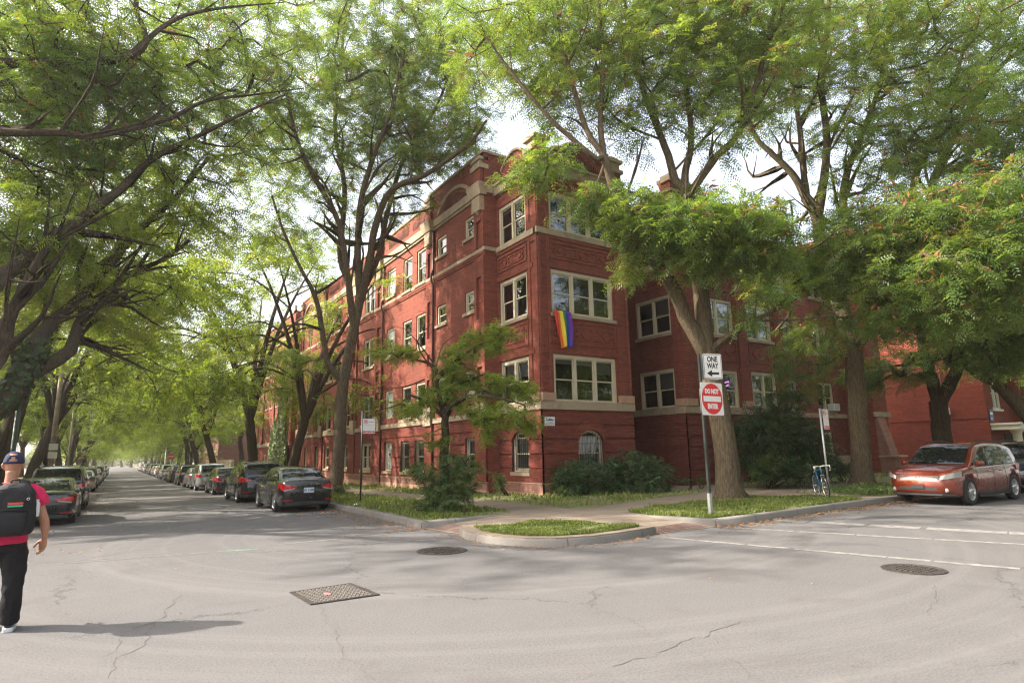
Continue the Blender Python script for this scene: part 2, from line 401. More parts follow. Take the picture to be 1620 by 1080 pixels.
KX = 6.35                                    # right kerb line of the side street
KA = G(668,836).xy; IL = G(728,845).xy; IR = Vector((9.25,9.06)); KB = Vector((11.05,9.0))
isl_front = [IL] + [G(*q).xy for q in ((740,853),(780,860),(830,864),(880,864),(940,860),(990,853))] + [IR]
A_back = Vector((8.25,13.4)); I_backL = Vector((7.05,11.25)); I_backR = Vector((8.95,10.15)); B_back = Vector((10.6,10.75))
kerbB = [KB, Vector((12.4,9.02)), Vector((13.5,9.08)), Vector((16,9.25)), Vector((19,9.42)), Vector((30,9.6)), Vector((200,9.6))]
block = [Vector((KX,700)), Vector((KX,24)), Vector((KX-.05,18)), KA, A_back, I_backL] + isl_front + [I_backR, B_back] + kerbB + [Vector((200,700))]
drape('pavement', [tuple(q) for q in block], .15, MAT['walk'], side=.25)
# dropped ramps at the corner
def ramp_sheet(name, mouth, back, mat, dz=0.0):
    mb = MB(); n = 6
    for i in range(n):
        t0, t1 = i/n, (i+1)/n
        q = [mouth[0].lerp(back[0], t0), mouth[1].lerp(back[1], t0), mouth[1].lerp(back[1], t1), mouth[0].lerp(back[0], t1)]
        mb.poly([(a.x, a.y, gz(a.y)+dz+.008+.142*t) for a, t in zip(q, (t0, t0, t1, t1))], (0,0,1))
    return tag(mb.build(name, mat), kind='structure')
ramp_sheet('pavement_ramp', (KA, IL), (A_back, I_backL), MAT['walk'])
ramp_sheet('pavement_ramp', (IR, KB), (I_backR, B_back), MAT['walk'])
for mo, ba in (((KA, IL), (A_back, I_backL)), ((IR, KB), (I_backR, B_back))):
    a0, a1 = mo[0].lerp(mo[1], .08), mo[1].lerp(mo[0], .08)
    f = .36
    mb = MB(); n = 26
    p0, p1 = a0.lerp(ba[0], .04), a1.lerp(ba[1], .04); p2, p3 = a1.lerp(ba[1], f), a0.lerp(ba[0], f)
    mb.poly([(q.x, q.y, gz(q.y)+.013+.142*t) for q, t in ((p0,.04),(p1,.04),(p2,f),(p3,f))], (0,0,1))
    for i in range(20):
        for j in range(7):
            u, v = (i+.5)/20, (j+.5)/7
            c = p0.lerp(p1, u).lerp(p3.lerp(p2, u), v); z = gz(c.y)+.013+.142*(.04+(f-.04)*v)
            mb.lathe([(.022,0),(.016,.006),(0,.006)], (c.x, c.y, z), (0,0,1), 6)
    tag(mb.build('tactile_paving', MAT['tactile']), kind='structure')

def kerb(name, pts, wid=.16, inward=1, h=.165, h1=None):
    """kerb stones along a line; the body lies on the left (inward=1) of the direction of travel"""
    dense = []
    for a, b in zip(pts[:-1], pts[1:]):
        L = (b-a).length; k = max(1, int(min(L/1.2, 40)))
        dense += [a.lerp(b, i/k) for i in range(k)]
    dense.append(pts[-1]); rings = []
    for i, p in enumerate(dense):
        t = (dense[min(i+1, len(dense)-1)]-dense[max(i-1, 0)]).normalized(); n = Vector((-t.y, t.x))*inward
        hh = h if h1 is None else h+(h1-h)*i/(len(dense)-1)
        z = gz(p.y); rings.append([(p.x+n.x*o, p.y+n.y*o, z+zz) for o, zz in ((-.05,-.12),(-.02,hh-.035),(0,hh-.01),(.03,hh),(wid-.02,hh),(wid,hh-.02),(wid,-.12))])
    mb = MB(); mb.loft(rings, close=False, smooth=True, caps=False)
    mb.poly(rings[0]); mb.poly(rings[-1])
    return tag(mb.build(name, MAT['kerb'], recalc=True), kind='structure')
kerb('kerb', [Vector((KX,400)), Vector((KX,60)), Vector((KX,24)), Vector((KX-.05,18)), KA])
kerb('kerb', [KA, Vector((7.2,13.35)), A_back, Vector((8.95,13.75))], h1=.14)
kerb('kerb', isl_front, h=.14)
kerb('kerb', [Vector((10.75,11.7)), B_back, KB], h=.15, h1=.165)
kerb('kerb', kerbB)

# west and south pavements
drape('pavement', [(-160,9.2),(-3.2,9.2),(-3.0,11.0),(-3.0,700),(-160,700)], .15, MAT['walk'], side=.25)
kerb('kerb', [Vector((-160,9.2)), Vector((-4.2,9.2)), Vector((-3.2,10.0)), Vector((-3.0,11.2)), Vector((-3.0,60)), Vector((-3.0,400))])
drape('pavement', [(-160,-120),(-3.2,-120),(-3.2,-1.6),(-160,-1.6)], .15, MAT['walk'], side=.25)
drape('pavement', [(7,-120),(200,-120),(200,-1.6),(7,-1.6)], .15, MAT['walk'], side=.25)

# lawns: turf sheet + blades of grass
isl_lawn = [(p.x*.9+7.75*.1, p.y*.9+10.2*.1) for p in isl_front]
isl_lawn = [((x-7.7)*.95+7.7, (y-10.1)*.93+10.12) for x, y in isl_lawn] + [(8.62,10.3),(8.35,11.35),(7.9,11.55),(7.1,11.1)]
LAWN = {
 'corner': isl_lawn,
 'strip': [(KX+.17,120),(KX+.17,24),(KX+.12,18),(KA.x+.2,KA.y+.22),(7.2,13.52),(8.9,13.85),(9.1,15),(9.1,120)],
 'house': [(10.6,13.35),(12,13.5),(13.4,13.95),(15.8,14.75),(17.9,14.9),(18.1,19.2),(13.2,19.2),(13.2,54),(13.2,120),(10.75,120),(10.75,16.5)],
 'verge': [(10.95,11.6),(10.78,10.7),(11.2,9.2),(12.4,9.2),(13.5,9.26),(16,9.43),(18.3,9.58),(18.45,10.6),(17.7,12.4),(16.2,12.75),(14.6,12.5),(12.7,12.2)],
 'verge_far': [(19.5,9.68),(30,9.78),(90,9.78),(90,12.4),(20.4,12.4),(19.9,11)],
 'garden': [(21.5,14.4),(30,14.3),(90,14.3),(90,24),(21.5,24)],
 'west': [(-6.0,120),(-6.0,12.5),(-3.2,12.5),(-3.2,120)],
}
def in_poly(px, py, poly):
    r = np.zeros(len(px), bool); n = len(poly)
    for i in range(n):
        x1, y1 = poly[i]; x2, y2 = poly[(i+1) % n]
        c = ((y1 > py) != (y2 > py)) & (px < (x2-x1)*(py-y1)/((y2-y1) if y2 != y1 else 1e-9)+x1); r ^= c
    return r
def leaf_mat(name, cols, trans=.45, rough=.5, tcol=None, spec=.35):
    """two-sided leaf: diffuse + translucent, tint attribute picks the hue"""
    m = bpy.data.materials.new(name); m.use_nodes = True; nt = m.node_tree; nt.nodes.clear()
    out = nt.nodes.new('ShaderNodeOutputMaterial'); b = nt.nodes.new('ShaderNodeBsdfPrincipled'); t = nt.nodes.new('ShaderNodeBsdfTranslucent'); mx = nt.nodes.new('ShaderNodeMixShader')
    a = nt.nodes.new('ShaderNodeAttribute'); a.attribute_name = 'tint'
    n = len(cols); c = ramp(nt, a.outputs['Fac'], [((i+.0)/(max(1, n-1)), k) for i, k in enumerate(cols)])
    nt.links.new(c, b.inputs['Base Color']); b.inputs['Roughness'].default_value = rough; b.inputs['Specular IOR Level'].default_value = spec
    tc = mixc(nt, 1.0, c, tcol or (1.6,1.5,.6), 'MULTIPLY'); nt.links.new(tc, t.inputs[0])
    mx.inputs[0].default_value = trans
    nt.links.new(b.outputs[0], mx.inputs[1]); nt.links.new(t.outputs[0], mx.inputs[2]); nt.links.new(mx.outputs[0], out.inputs[0]); return m
MAT['grass'] = leaf_mat('grass_blades', [(.09,.13,.03),(.16,.215,.05),(.23,.26,.075),(.34,.29,.14)], .4, tcol=(1.3,1.3,.7))
RNG = np.random.default_rng(7)
def grass(key, n, hgt, y1=None, dz=.16, wid=.012, label=None):
    poly = LAWN[key]; a = np.array(poly); lo, hi = a.min(0), a.max(0).copy()
    if y1: hi[1] = min(hi[1], y1)
    k = 0; X = []; Y = []
    area = 0
    pts = RNG.uniform(lo, hi, (n*4, 2)); pts = pts[in_poly(pts[:,0], pts[:,1], poly)]
    d = np.hypot(pts[:,0], pts[:,1]); keep = RNG.random(len(pts)) < np.clip((11/d)**1.6, .02, 1)
    clump = np.sin(pts[:,0]*2.3+np.sin(pts[:,1]*1.7)*2)*np.sin(pts[:,1]*2.9+pts[:,0]*.6)
    keep &= RNG.random(len(pts)) < .55+.55*clump
    pts = pts[keep][:n]; n = len(pts)
    z = np.array([gz(y) for y in pts[:,1]])+dz
    d = np.hypot(pts[:,0], pts[:,1]); clump = clump[keep][:n]
    h = hgt*RNG.uniform(.35, 1.3, n)*(1+.6*clump)*np.where(RNG.random(n) < .03, 1.6, 1); wd = wid*(d/11)**.8*RNG.uniform(.7, 1.4, n)
    an = RNG.uniform(0, 2*np.pi, n); ln = RNG.uniform(.1, .9, n)*h; la = RNG.uniform(0, 2*np.pi, n)
    b = np.c_[pts, z]; s = np.c_[np.cos(an), np.sin(an), np.zeros(n)]*wd[:,None]
    tip = b+np.c_[np.cos(la)*ln, np.sin(la)*ln, h]; mid = b*.5+tip*.5+np.c_[np.zeros((n,2)), h*.12]
    v = np.stack([b-s, b+s, mid+s*.7, mid-s*.7, tip], 1).reshape(-1, 3); i = np.arange(n)*5
    f = np.concatenate([np.c_[i,i+1,i+2,i+3], np.c_[i+3,i+2,i+4,i+4]])
    tint = np.repeat(np.clip(RNG.normal(.38, .2, n)+.12*clump, 0, 1), 5)
    f3 = np.concatenate([np.c_[i,i+1,i+2], np.c_[i,i+2,i+3], np.c_[i+3,i+2,i+4]])
    me = np_mesh('grass', v, f3, attr=tint); o = link('grass', me, MAT['grass']); return tag(o, kind='stuff')
for k, poly in LAWN.items(): drape('lawn', poly, .156, MAT['turf'])
grass('corner', 17000, .038); grass('strip', 38000, .075, 60); grass('house', 15000, .1, 50); grass('verge', 28000, .058); grass('verge_far', 9000, .15); grass('garden', 8000, .18); grass('west', 4000, .15, 60)

# painted lines (thin sheets 4 mm above the road)
MAT['paint_faint'] = basic('faint_road_paint', (.172,.166,.158), .85, .25, 7, alt=(.135,.13,.123))
def line(name, a, b, wd, gaps=0, seed=0, mt='paint'):
    r = random.Random(seed); a = Vector((a.x, a.y)); b = Vector((b.x, b.y)); L = (b-a).length; t = (b-a)/L; n = Vector((-t.y, t.x)); mb = MB(); s = 0
    while s < L:
        e = min(L, s+r.uniform(.5, 1.4) if gaps else L); rings = []
        k = max(2, int((e-s)/.12)); up = []; dn = []
        for i in range(k+1):
            q = a+t*(s+(e-s)*i/k); j = r.uniform(-.012, .012) if gaps else 0; j2 = r.uniform(-.012, .012) if gaps else 0
            up.append((q.x+n.x*(wd/2+j), q.y+n.y*(wd/2+j), gz(q.y)+.004)); dn.append((q.x-n.x*(wd/2+j2), q.y-n.y*(wd/2+j2), gz(q.y)+.004))
        for i in range(k): mb.poly([dn[i], dn[i+1], up[i+1], up[i]], (0,0,1))
        s = e+(r.uniform(.02, .12) if gaps else 0)
    return tag(mb.build(name, MAT[mt]), kind='structure')
line('crosswalk_line', G(1053,850), G(1620,900), .15, 1, 1); line('crosswalk_line', G(1148,834), G(1640,862), .15, 1, 2)
line('stop_line', G(1225,822.5), G(1640,845), .42, 1, 3)
line('crosswalk_line', G(440,861), G(640,842), .1, 1, 4, 'paint_faint'); line('crosswalk_line', G(560,860), G(690,853), .1, 1, 5, 'paint_faint')
line('crosswalk_line', G(90,892), G(330,873), .07, 1, 6, 'paint_faint')
mb = MB(); r = random.Random(3)
for k in range(3):
    a = G(362+k*14, 870.5-k*.5); mb.poly([(a.x+dx, a.y+dy, gz(a.y)+.004) for dx, dy in ((-.2,-.03),(.2,-.05-.02*k),(.23,.01),(-.18,.04))], (0,0,1))
MAT['green_paint'] = basic('green_spray_paint', (.11,.2,.135), .8, .3, 20, alt=(.13,.14,.125))
tag(mb.build('utility_paint_mark', MAT['green_paint']), kind='structure')

# cracks and tar seams seen in the photograph
MAT['crack'] = basic('road_crack', (.082,.078,.072), .95, .3, 8)
def crack(pts, wd, seed, name='road_crack'):
    r = random.Random(seed); q = [G(*p) for p in pts]; out = []
    for a, b in zip(q[:-1], q[1:]):
        n = max(2, int((b-a).length/.07))
        for i in range(n): out.append(a.lerp(b, i/n))
    mb = MB(); dx = dy = 0; L, R = [], []
    for i, p in enumerate(out):
        dx = dx*.8+r.gauss(0, .022); dy = dy*.8+r.gauss(0, .022); t = (out[min(i+1,len(out)-1)]-out[max(i-1,0)]).normalized(); w_ = wd*.42*r.uniform(.2, 1.3); z = gz(p.y+dy)+.003
        L.append((p.x+dx-t.y*w_, p.y+dy+t.x*w_, z)); R.append((p.x+dx+t.y*w_, p.y+dy-t.x*w_, z))
    for i in range(len(L)-1): mb.poly([L[i], L[i+1], R[i+1], R[i]], (0,0,1))
    tag(mb.build(name, MAT['crack']), kind='structure')
for k, (pts, wd) in enumerate((([(284,940),(262,975),(250,992),(215,1020),(185,1040),(160,1078)],.011),([(262,975),(200,1000),(170,1040)],.007),([(500,962),(530,1000),(560,1040),(600,1085)],.006),([(1200,980),(1130,1000),(1060,1022),(1000,1040),(950,1058)],.009),([(1480,925),(1468,952),(1478,975)],.008),([(1150,1040),(1190,1070),(1230,1085)],.006),([(30,965),(140,945),(250,930)],.006),([(1560,990),(1600,1000),(1640,1015)],.009))): crack(pts, wd, k)

# fallen leaves
def litter(n, fn, seed, size=.035):
    r = np.random.default_rng(seed); xy = fn(r, n); n = len(xy); z = np.array([gz(y) for y in xy[:,1]])+.012+(r.random(n)*.02)
    z = z+np.where(fn.__name__ == 'walkleaves', .15, 0)
    an = r.uniform(0, 2*np.pi, n); s = size*r.uniform(.5, 1.5, n); k = np.hypot(xy[:,0], xy[:,1])/16; s *= np.clip(k, .8, 2)
    c = np.c_[xy, z]; u = np.c_[np.cos(an), np.sin(an), r.uniform(-.3,.3,n)]*s[:,None]; w_ = np.c_[-np.sin(an), np.cos(an), r.uniform(-.3,.3,n)]*(s*.45)[:,None]
    v = np.stack([c-u, c-w_, c+u, c+w_], 1).reshape(-1,3); i = np.arange(n)*4
    me = np_mesh('fallen_leaves', v, np.c_[i,i+1,i+2,i+3], attr=np.repeat(r.random(n), 4)); return tag(link('fallen_leaves', me, MAT['litter']), kind='stuff')
MAT['litter'] = leaf_mat('dry_leaf_litter', [(.2,.09,.035),(.28,.14,.05),(.36,.2,.08),(.24,.15,.09)], .15, .8, (1,1,1))
def gut_r(r, n):
    y = 13+r.random(n)**1.7*48; return np.c_[KX-.05-np.abs(r.normal(0, .5, n))*np.where(y < 22, 1.5, 1), y]
def gut_l(r, n):
    y = 14+r.random(n)**1.5*46; return np.c_[-2.95+np.abs(r.normal(0, 1.3, n)), y]
def gut_x(r, n):
    x = 10.9+r.random(n)**1.3*14; return np.c_[x, 9.0+(x-11)*.045-np.abs(r.normal(0, .32, n))]
def walkleaves(r, n):
    x = r.uniform(6.5, 20, n); y = r.uniform(9.5, 24, n); return np.c_[x, y][(x < 10.6) | (y < 14.4)]
def stray(r, n): return np.c_[r.uniform(-2.5, 12, n), r.uniform(3.5, 26, n)][: n]
def arc_l(r, n):
    a = r.random(n); q = np.array([tuple(p) for p in isl_front]); i = (a*(len(q)-1)).astype(int); t = a*(len(q)-1)-i
    b = q[i]*(1-t)[:,None]+q[i+1]*t[:,None]; o = b-np.array([7.9,10.6]); o /= np.linalg.norm(o, axis=1)[:,None]; return b+o*(np.abs(r.normal(.12,.2,n))+.06)[:,None]
litter(2600, gut_r, 1); litter(1700, gut_l, 2); litter(1500, gut_x, 3); litter(300, walkleaves, 4); litter(110, stray, 5, .025); litter(420, arc_l, 6)

# ironwork in the road
def cover(name, c, R, label, seed):
    o = empty(name, (c.x, c.y, gz(c.y)), label, 'manhole cover', 'round manhole covers')
    mb = MB(); mb.lathe([(R,0),(R,.012),(R-.06,.012),(R-.065,.004)], (c.x,c.y,gz(c.y)), (0,0,1), 40, smooth=False); mb.build('frame', MAT['cast'], o)
    mb = MB(); mb.lathe([(R-.065,.002),(R-.068,.009),(0,.009)], (c.x,c.y,gz(c.y)), (0,0,1), 40, smooth=False)
    n = 9 if seed else 7; st = (R-.08)*2/n
    for i in range(n):
        for j in range(n):
            x, y = -(R-.08)+(i+.5)*st, -(R-.08)+(j+.5)*st
            if math.hypot(x, y) < R-.12:
                s = st*.3; mb.box(c.x+x-s, c.x+x+s, c.y+y-s, c.y+y+s, gz(c.y)+.009, gz(c.y)+.019)
    mb.build('lid', MAT['cast_worn'], o)
MAT['cast_worn'] = basic('worn_cast_iron', (.062,.053,.048), .6, .35, 20, metal=.4)
cover('manhole_cover', G(699,871), .44, 'round manhole cover in the road just beyond the grassed kerb corner', 0)
cover('manhole_cover', G(1445,900.5), .385, 'studded round manhole cover beside the white crosswalk line on the right', 1)
gc = [G(458,937.5), G(491,957), G(601,941), G(555,923)]
c = sum((Vector(p) for p in gc), Vector())/4
gr = empty('utility_cover', (c.x, c.y, gz(c.y)), 'rectangular iron utility cover with a pink paint spot in the road', 'utility cover')
def bil(u, v, z): 
    p = (gc[0].lerp(gc[3], u)).lerp(gc[1].lerp(gc[2], u), v); return Vector((p.x, p.y, gz(p.y)+z))
mb = MB()
for (u0,u1,v0,v1) in ((0,.07,0,1),(.93,1,0,1),(.07,.93,0,.05),(.07,.93,.95,1)):
    mb.hexa([bil(u0,v0,0),bil(u1,v0,0),bil(u1,v1,0),bil(u0,v1,0),bil(u0,v0,.014),bil(u1,v0,.014),bil(u1,v1,.014),bil(u0,v1,.014)])
mb.build('frame', MAT['cast'], gr)
mb = MB(); mb.poly([bil(.07,.05,.006),bil(.93,.05,.006),bil(.93,.95,.006),bil(.07,.95,.006)], (0,0,1))
for i in range(14):
    for j in range(9):
        u, v = .07+.86*(i+.5)/14, .05+.9*(j+.5)/9; a, b2 = .019, .031
        mb.hexa([bil(u-a,v-b2,.006),bil(u+a,v-b2,.006),bil(u+a,v+b2,.006),bil(u-a,v+b2,.006),bil(u-a,v-b2,.016),bil(u+a,v-b2,.016),bil(u+a,v+b2,.016),bil(u-a,v+b2,.016)], 1)
MAT['pink_paint'] = basic('pink_spray_paint', (.75,.16,.17), .7, .2, 30)
MAT['stud'] = basic('worn_studs', (.155,.142,.128), .6, .25, 20, metal=.15)
mb.poly([bil(.40+.05*math.cos(a), .52+.075*math.sin(a), .018) for a in [k*math.pi/5 for k in range(10)]], (0,0,1), 2)
mb.build('lid', [MAT['cast'], MAT['stud'], MAT['pink_paint']], gr)
# ---------------------------------------------------------------- buildings
class Fr:
    """a wall plane: (u along the wall, d outward, z up) -> world"""
    def __init__(s, kind, c): s.k = kind; s.c = c
    def __call__(s, u, d, z):
        return Vector((s.c-d, u, z)) if s.k == 'W' else Vector((s.c+d, u, z)) if s.k == 'E' else Vector((u, s.c-d, z)) if s.k == 'S' else Vector((u, s.c+d, z))
    def n(s): return {'W': Vector((-1,0,0)), 'E': Vector((1,0,0)), 'S': Vector((0,-1,0)), 'N': Vector((0,1,0))}[s.k]
def fbox(mb, fr, u0, u1, d0, d1, z0, z1, m=0):
    mb.hexa([fr(u0,d0,z0),fr(u1,d0,z0),fr(u1,d1,z0),fr(u0,d1,z0),fr(u0,d0,z1),fr(u1,d0,z1),fr(u1,d1,z1),fr(u0,d1,z1)], m)
def wall(mb, fr, u0, u1, z0, z1, holes=(), off=0.0, m=0, dark=2, deep=.55, lip=True):
    """brick face with real openings: reveals, and a dark room box behind each"""
    hs = []
    for h in holes:
        a, b, c, d = max(h[0], u0), min(h[1], u1), max(h[2], z0), min(h[3], z1)
        if a < b-1e-6 and c < d-1e-6: hs.append((a, b, c, d, h))
    us = sorted({u0, u1, *[h[0] for h in hs], *[h[1] for h in hs]}); zs = sorted({z0, z1, *[h[2] for h in hs], *[h[3] for h in hs]})
    n = fr.n()
    for i in range(len(us)-1):
        for j in range(len(zs)-1):
            uc, zc = (us[i]+us[i+1])/2, (zs[j]+zs[j+1])/2
            if any(h[0] < uc < h[1] and h[2] < zc < h[3] for h in hs): continue
            mb.poly([fr(us[i],off,zs[j]),fr(us[i+1],off,zs[j]),fr(us[i+1],off,zs[j+1]),fr(us[i],off,zs[j+1])], n, m)
    for a, b, c, d, h in hs:
        cu = fr((a+b)/2, 0, (c+d)/2)
        for (p, q) in (((a,c),(a,d)), ((b,c),(b,d)), ((a,c),(b,c)), ((a,d),(b,d))):
            if p[1] == q[1] and ((p[1] == c and c > h[2]+1e-6) or (p[1] == d and d < h[3]-1e-6)): continue
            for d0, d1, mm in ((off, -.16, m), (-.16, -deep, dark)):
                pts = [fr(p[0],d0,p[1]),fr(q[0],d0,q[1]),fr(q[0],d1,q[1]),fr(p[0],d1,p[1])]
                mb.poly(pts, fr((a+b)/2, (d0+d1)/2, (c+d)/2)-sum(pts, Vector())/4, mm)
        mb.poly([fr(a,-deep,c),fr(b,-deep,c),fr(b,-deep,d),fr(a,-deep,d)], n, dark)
    if off > .001:
        for u, sgn in ((u0, -1), (u1, 1)):
            a, b = fr(u,0,z0), fr(u,off,z0); nn = fr(u+sgn,0,z0)-fr(u,0,z0); mb.poly([a, b, fr(u,off,z1), fr(u,0,z1)], nn, m)
    if lip and off > .001:
        for zz, s in ((z0,-1),(z1,1)):
            for i in range(len(us)-1):
                uc = (us[i]+us[i+1])/2
                if any(h[0] < uc < h[1] and h[2]-1e-6 <= zz <= h[3]+1e-6 for h in hs): continue
                mb.poly([fr(us[i],0,zz),fr(us[i+1],0,zz),fr(us[i+1],off,zz),fr(us[i],off,zz)], (0,0,s), m)
def rustic(mb, fr, u0, u1, z0, z1, holes, m=0, dark=2, course=.52, gap=.06, off=.05, e0=0.0):
    """basement brickwork in projecting courses with recessed joints between them"""
    n = max(1, round((z1-z0)/course)); c = (z1-z0)/n
    for i in range(n):
        a = z0+i*c; b = a+c-(gap if i < n-1 else 0)
        wall(mb, fr, u0-e0, u1, a, b, holes, off, m, dark)
        if i < n-1: wall(mb, fr, u0, u1, b, a+c, holes, 0.0, m, dark)
def arch_fill(mb, fr, u0, u1, zt, rise, off, m=0, dep=.16):
    """brick spandrels that turn the top of a rectangular opening into a segmental arch"""
    n = 12; c = (u0+u1)/2; hw = (u1-u0)/2; R = (hw*hw+rise*rise)/(2*rise); zc = zt-R
    pt = []
    for i in range(n+1):
        u = u0+(u1-u0)*i/n; pt.append((u, zc+math.sqrt(max(0, R*R-(u-c)**2))))
    for i in range(n):
        a, b = pt[i], pt[i+1]
        mb.poly([fr(a[0],off,a[1]),fr(b[0],off,b[1]),fr(b[0],off,zt+.001),fr(a[0],off,zt+.001)], fr.n(), m)
        mb.poly([fr(a[0],off,a[1]),fr(b[0],off,b[1]),fr(b[0],-dep,b[1]),fr(a[0],-dep,a[1])], (0,0,-1), m)
    return pt
wr = random.Random(11)
def window(root, fr, u0, u1, z0, z1, n=1, blinds=None, bars=False, arch=0.0, trim='trim', sill=True, block=False, cas=.085, name='window', rec=-.09):
    """double-hung sashes in a painted casing; each opening is one part of the house"""
    mb = MB(); e = .004; zt = z1-arch
    ua, ub = u0+e, u1-e
    fbox(mb, fr, ua, ua+cas, rec-.07, rec+.03, z0+e, zt-(0 if arch else e)); fbox(mb, fr, ub-cas, ub, rec-.07, rec+.03, z0+e, zt-(0 if arch else e))
    fbox(mb, fr, ua+cas, ub-cas, rec-.07, rec+.02, z0+e, z0+.07)
    if arch:
        pts = []; nn = 12; c = (u0+u1)/2; hw = (u1-u0)/2-e; R = (hw*hw+arch*arch)/(2*arch); zc = z1-e-R
        for i in range(nn+1):
            u = ua+(ub-ua)*i/nn; pts.append((u, zc+math.sqrt(max(0, R*R-(u-c)**2))))
        for i in range(nn):
            (a, za), (b, zb) = pts[i], pts[i+1]
            mb.hexa([fr(a,rec-.07,za-cas),fr(b,rec-.07,zb-cas),fr(b,rec+.03,zb-cas),fr(a,rec+.03,za-cas),fr(a,rec-.07,za),fr(b,rec-.07,zb),fr(b,rec+.03,zb),fr(a,rec+.03,za)])
    else: fbox(mb, fr, ua+cas, ub-cas, rec-.07, rec+.03, zt-cas-.02, zt-e)
    mull = .13; iw = (ub-ua-2*cas-(n-1)*mull)/n; top = (z1-arch*.35-cas) if arch else zt-cas-.02
    pane = MB(); zm = z0+.07+(top-z0-.07)*.5; bl = MB(); bar = MB()
    for i in range(n):
        a = ua+cas+i*(iw+mull); b = a+iw
        if i: fbox(mb, fr, a-mull, a, rec-.075, rec+.035, z0+.07, top)
        if block:
            pane.poly([fr(a,rec-.03,z0+.07),fr(b,rec-.03,z0+.07),fr(b,rec-.03,top),fr(a,rec-.03,top)], fr.n()); 
            v0 = z0+(top-z0)*.52; fbox(bar, fr, a+iw*.3, a+iw*.7, rec-.03, rec, v0, v0+.28); fbox(bar, fr, a+iw*.36, a+iw*.64, rec+.001, rec+.004, v0+.06, v0+.22, 1); continue
        s = .045
        for (za, zb, dd) in ((zm-.03, top, rec-.03), (z0+.07, zm+.03, rec-.06)):
            fbox(mb, fr, a, a+s, dd-.025, dd, za, zb); fbox(mb, fr, b-s, b, dd-.025, dd, za, zb)
            fbox(mb, fr, a+s, b-s, dd-.025, dd, za, za+(.05 if dd == rec-.03 else .075)); fbox(mb, fr, a+s, b-s, dd-.025, dd, zb-.05, zb)
            pane.poly([fr(a+s,dd-.012,za+.05),fr(b-s,dd-.012,za+.05),fr(b-s,dd-.012,zb-.05),fr(a+s,dd-.012,zb-.05)], fr.n())
        k = blinds[i] if blinds else 0
        if k: bl.poly([fr(a+.01,rec-.15,top-(top-z0)*k),fr(b-.01,rec-.15,top-(top-z0)*k),fr(b-.01,rec-.15,top),fr(a+.01,rec-.15,top)], fr.n())
    w = mb.build(name, MAT[trim], root)
    if pane.f: pane.build('pane', MAT['glassblock' if block else 'glass'], w)
    if bl.f: bl.build('blind', MAT['blind' if wr.random() < .65 else 'curtain'], w)
    if bar.f: bar.build('vent', [MAT[trim], MAT['dark']], w)
    if sill:
        sb = MB(); fbox(sb, fr, u0-.08, u1+.08, -.155, .09, z0-.14, z0-.002); sb.build('sill', MAT['stone' if trim == 'trim' else 'white_trim'], w)
    if bars:
        bb = MB(); nb = max(4, int((u1-u0)/.13)); d = .065
        for i in range(nb):
            u = u0+.05+(u1-u0-.1)*i/(nb-1); zz = z1-.05
            if arch: zz = min(zz, pts[0][1]+ (math.sqrt(max(0, R*R-(u-c)**2))-math.sqrt(max(0,R*R-hw*hw))))-.03
            bb.tube([fr(u,d,z0+.06), fr(u,d,zz)], .011, 5)
        for z in (z0+.22, zt-.12): bb.tube([fr(u0-.1,d,z), fr(u1+.1,d,z)], .012, 5)
        bb.build('window_bars', MAT['iron'], w)
    return w
def band(mb, fr, u0, u1, z0, z1, d, m=0): fbox(mb, fr, u0, u1, 0.0, d, z0, z1, m)

B0 = Vector((13.43, 18.66, .05))
bld = empty('apartment_building', B0, 'long three-storey red brick apartment building with cream stone bands on the street corner', 'apartment building')
XM, XP, YF = 12.84, 13.43, 18.66
FM, FP, FS = Fr('W', XM), Fr('W', XP), Fr('S', YF)
ZB, Z1, Z2, Z3 = 3.27, 3.55, 7.1, 10.6
brick, stone, deco, win = MB(), MB(), MB(), []
def flush():
    global deco
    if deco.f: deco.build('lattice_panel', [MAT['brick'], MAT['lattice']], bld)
    deco = MB()
W = []      # deferred windows

# --- long street wing (faces west)
CM = {'A': (22.72,23.66), 'B': (25.55,26.6), 't2': (27.85,29.1), 't1': (29.7,30.95), 'st': (32.15,33.4), 'db': (35.5,37.4), 't3': (39.9,41.0), 't4': (42.3,43.5), 't5': (44.2,45.5), 't6': (47.05,48.0), 't7': (50.3,51.2)}
hb, hu = [], []
for k, (a, b) in CM.items():
    small = k in 'AB'
    if k not in ('B', 't4'):
        z0, z1 = (.96, 2.33) if k == 'A' else (.77, 2.37); ar = .22 if k in ('t6', 't7') else 0
        hb.append((a+.05, b-.05, z0, z1)); W.append((FM, a+.05, b-.05, z0, z1, dict(n=2 if k == 'db' else 1, bars=k in ('A','t1','t2'), block=k in ('st',), arch=ar, blinds=[wr.choice([0,.5,.9]) for _ in range(2)])))
    for fl, (z0, z1) in enumerate(((3.5,5.3),(7.08,8.93),(10.6,12.53))):
        if small: z0, z1 = ((4.25,5.28),(7.93,8.9),(11.45,12.47))[fl]
        if k == 'st': z0 = (3.7, 7.25, 10.9)[fl]
        hu.append((a, b, z0, z1)); W.append((FM, a, b, z0, z1, dict(n=2 if k == 'db' else 1, block=k == 'st', sill=not (fl == 2 and not small and k != 'st') and not (fl == 0 and not small), blinds=[wr.choice([0,0,.35,.5,.5,.95]) for _ in range(2)])))
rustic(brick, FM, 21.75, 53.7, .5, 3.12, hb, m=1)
wall(brick, FM, 21.75, 53.7, -.6, .46, off=.07, m=3); fbox(stone, FM, 21.72, 53.73, 0.0, .1, -.6, .16, 1); fbox(stone, FM, 21.72, 53.73, -.01, .09, .46, .5, 1)
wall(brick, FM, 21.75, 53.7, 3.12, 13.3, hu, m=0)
fbox(stone, FM, 21.7, 53.75, 0.0, .12, 3.12, 3.36)
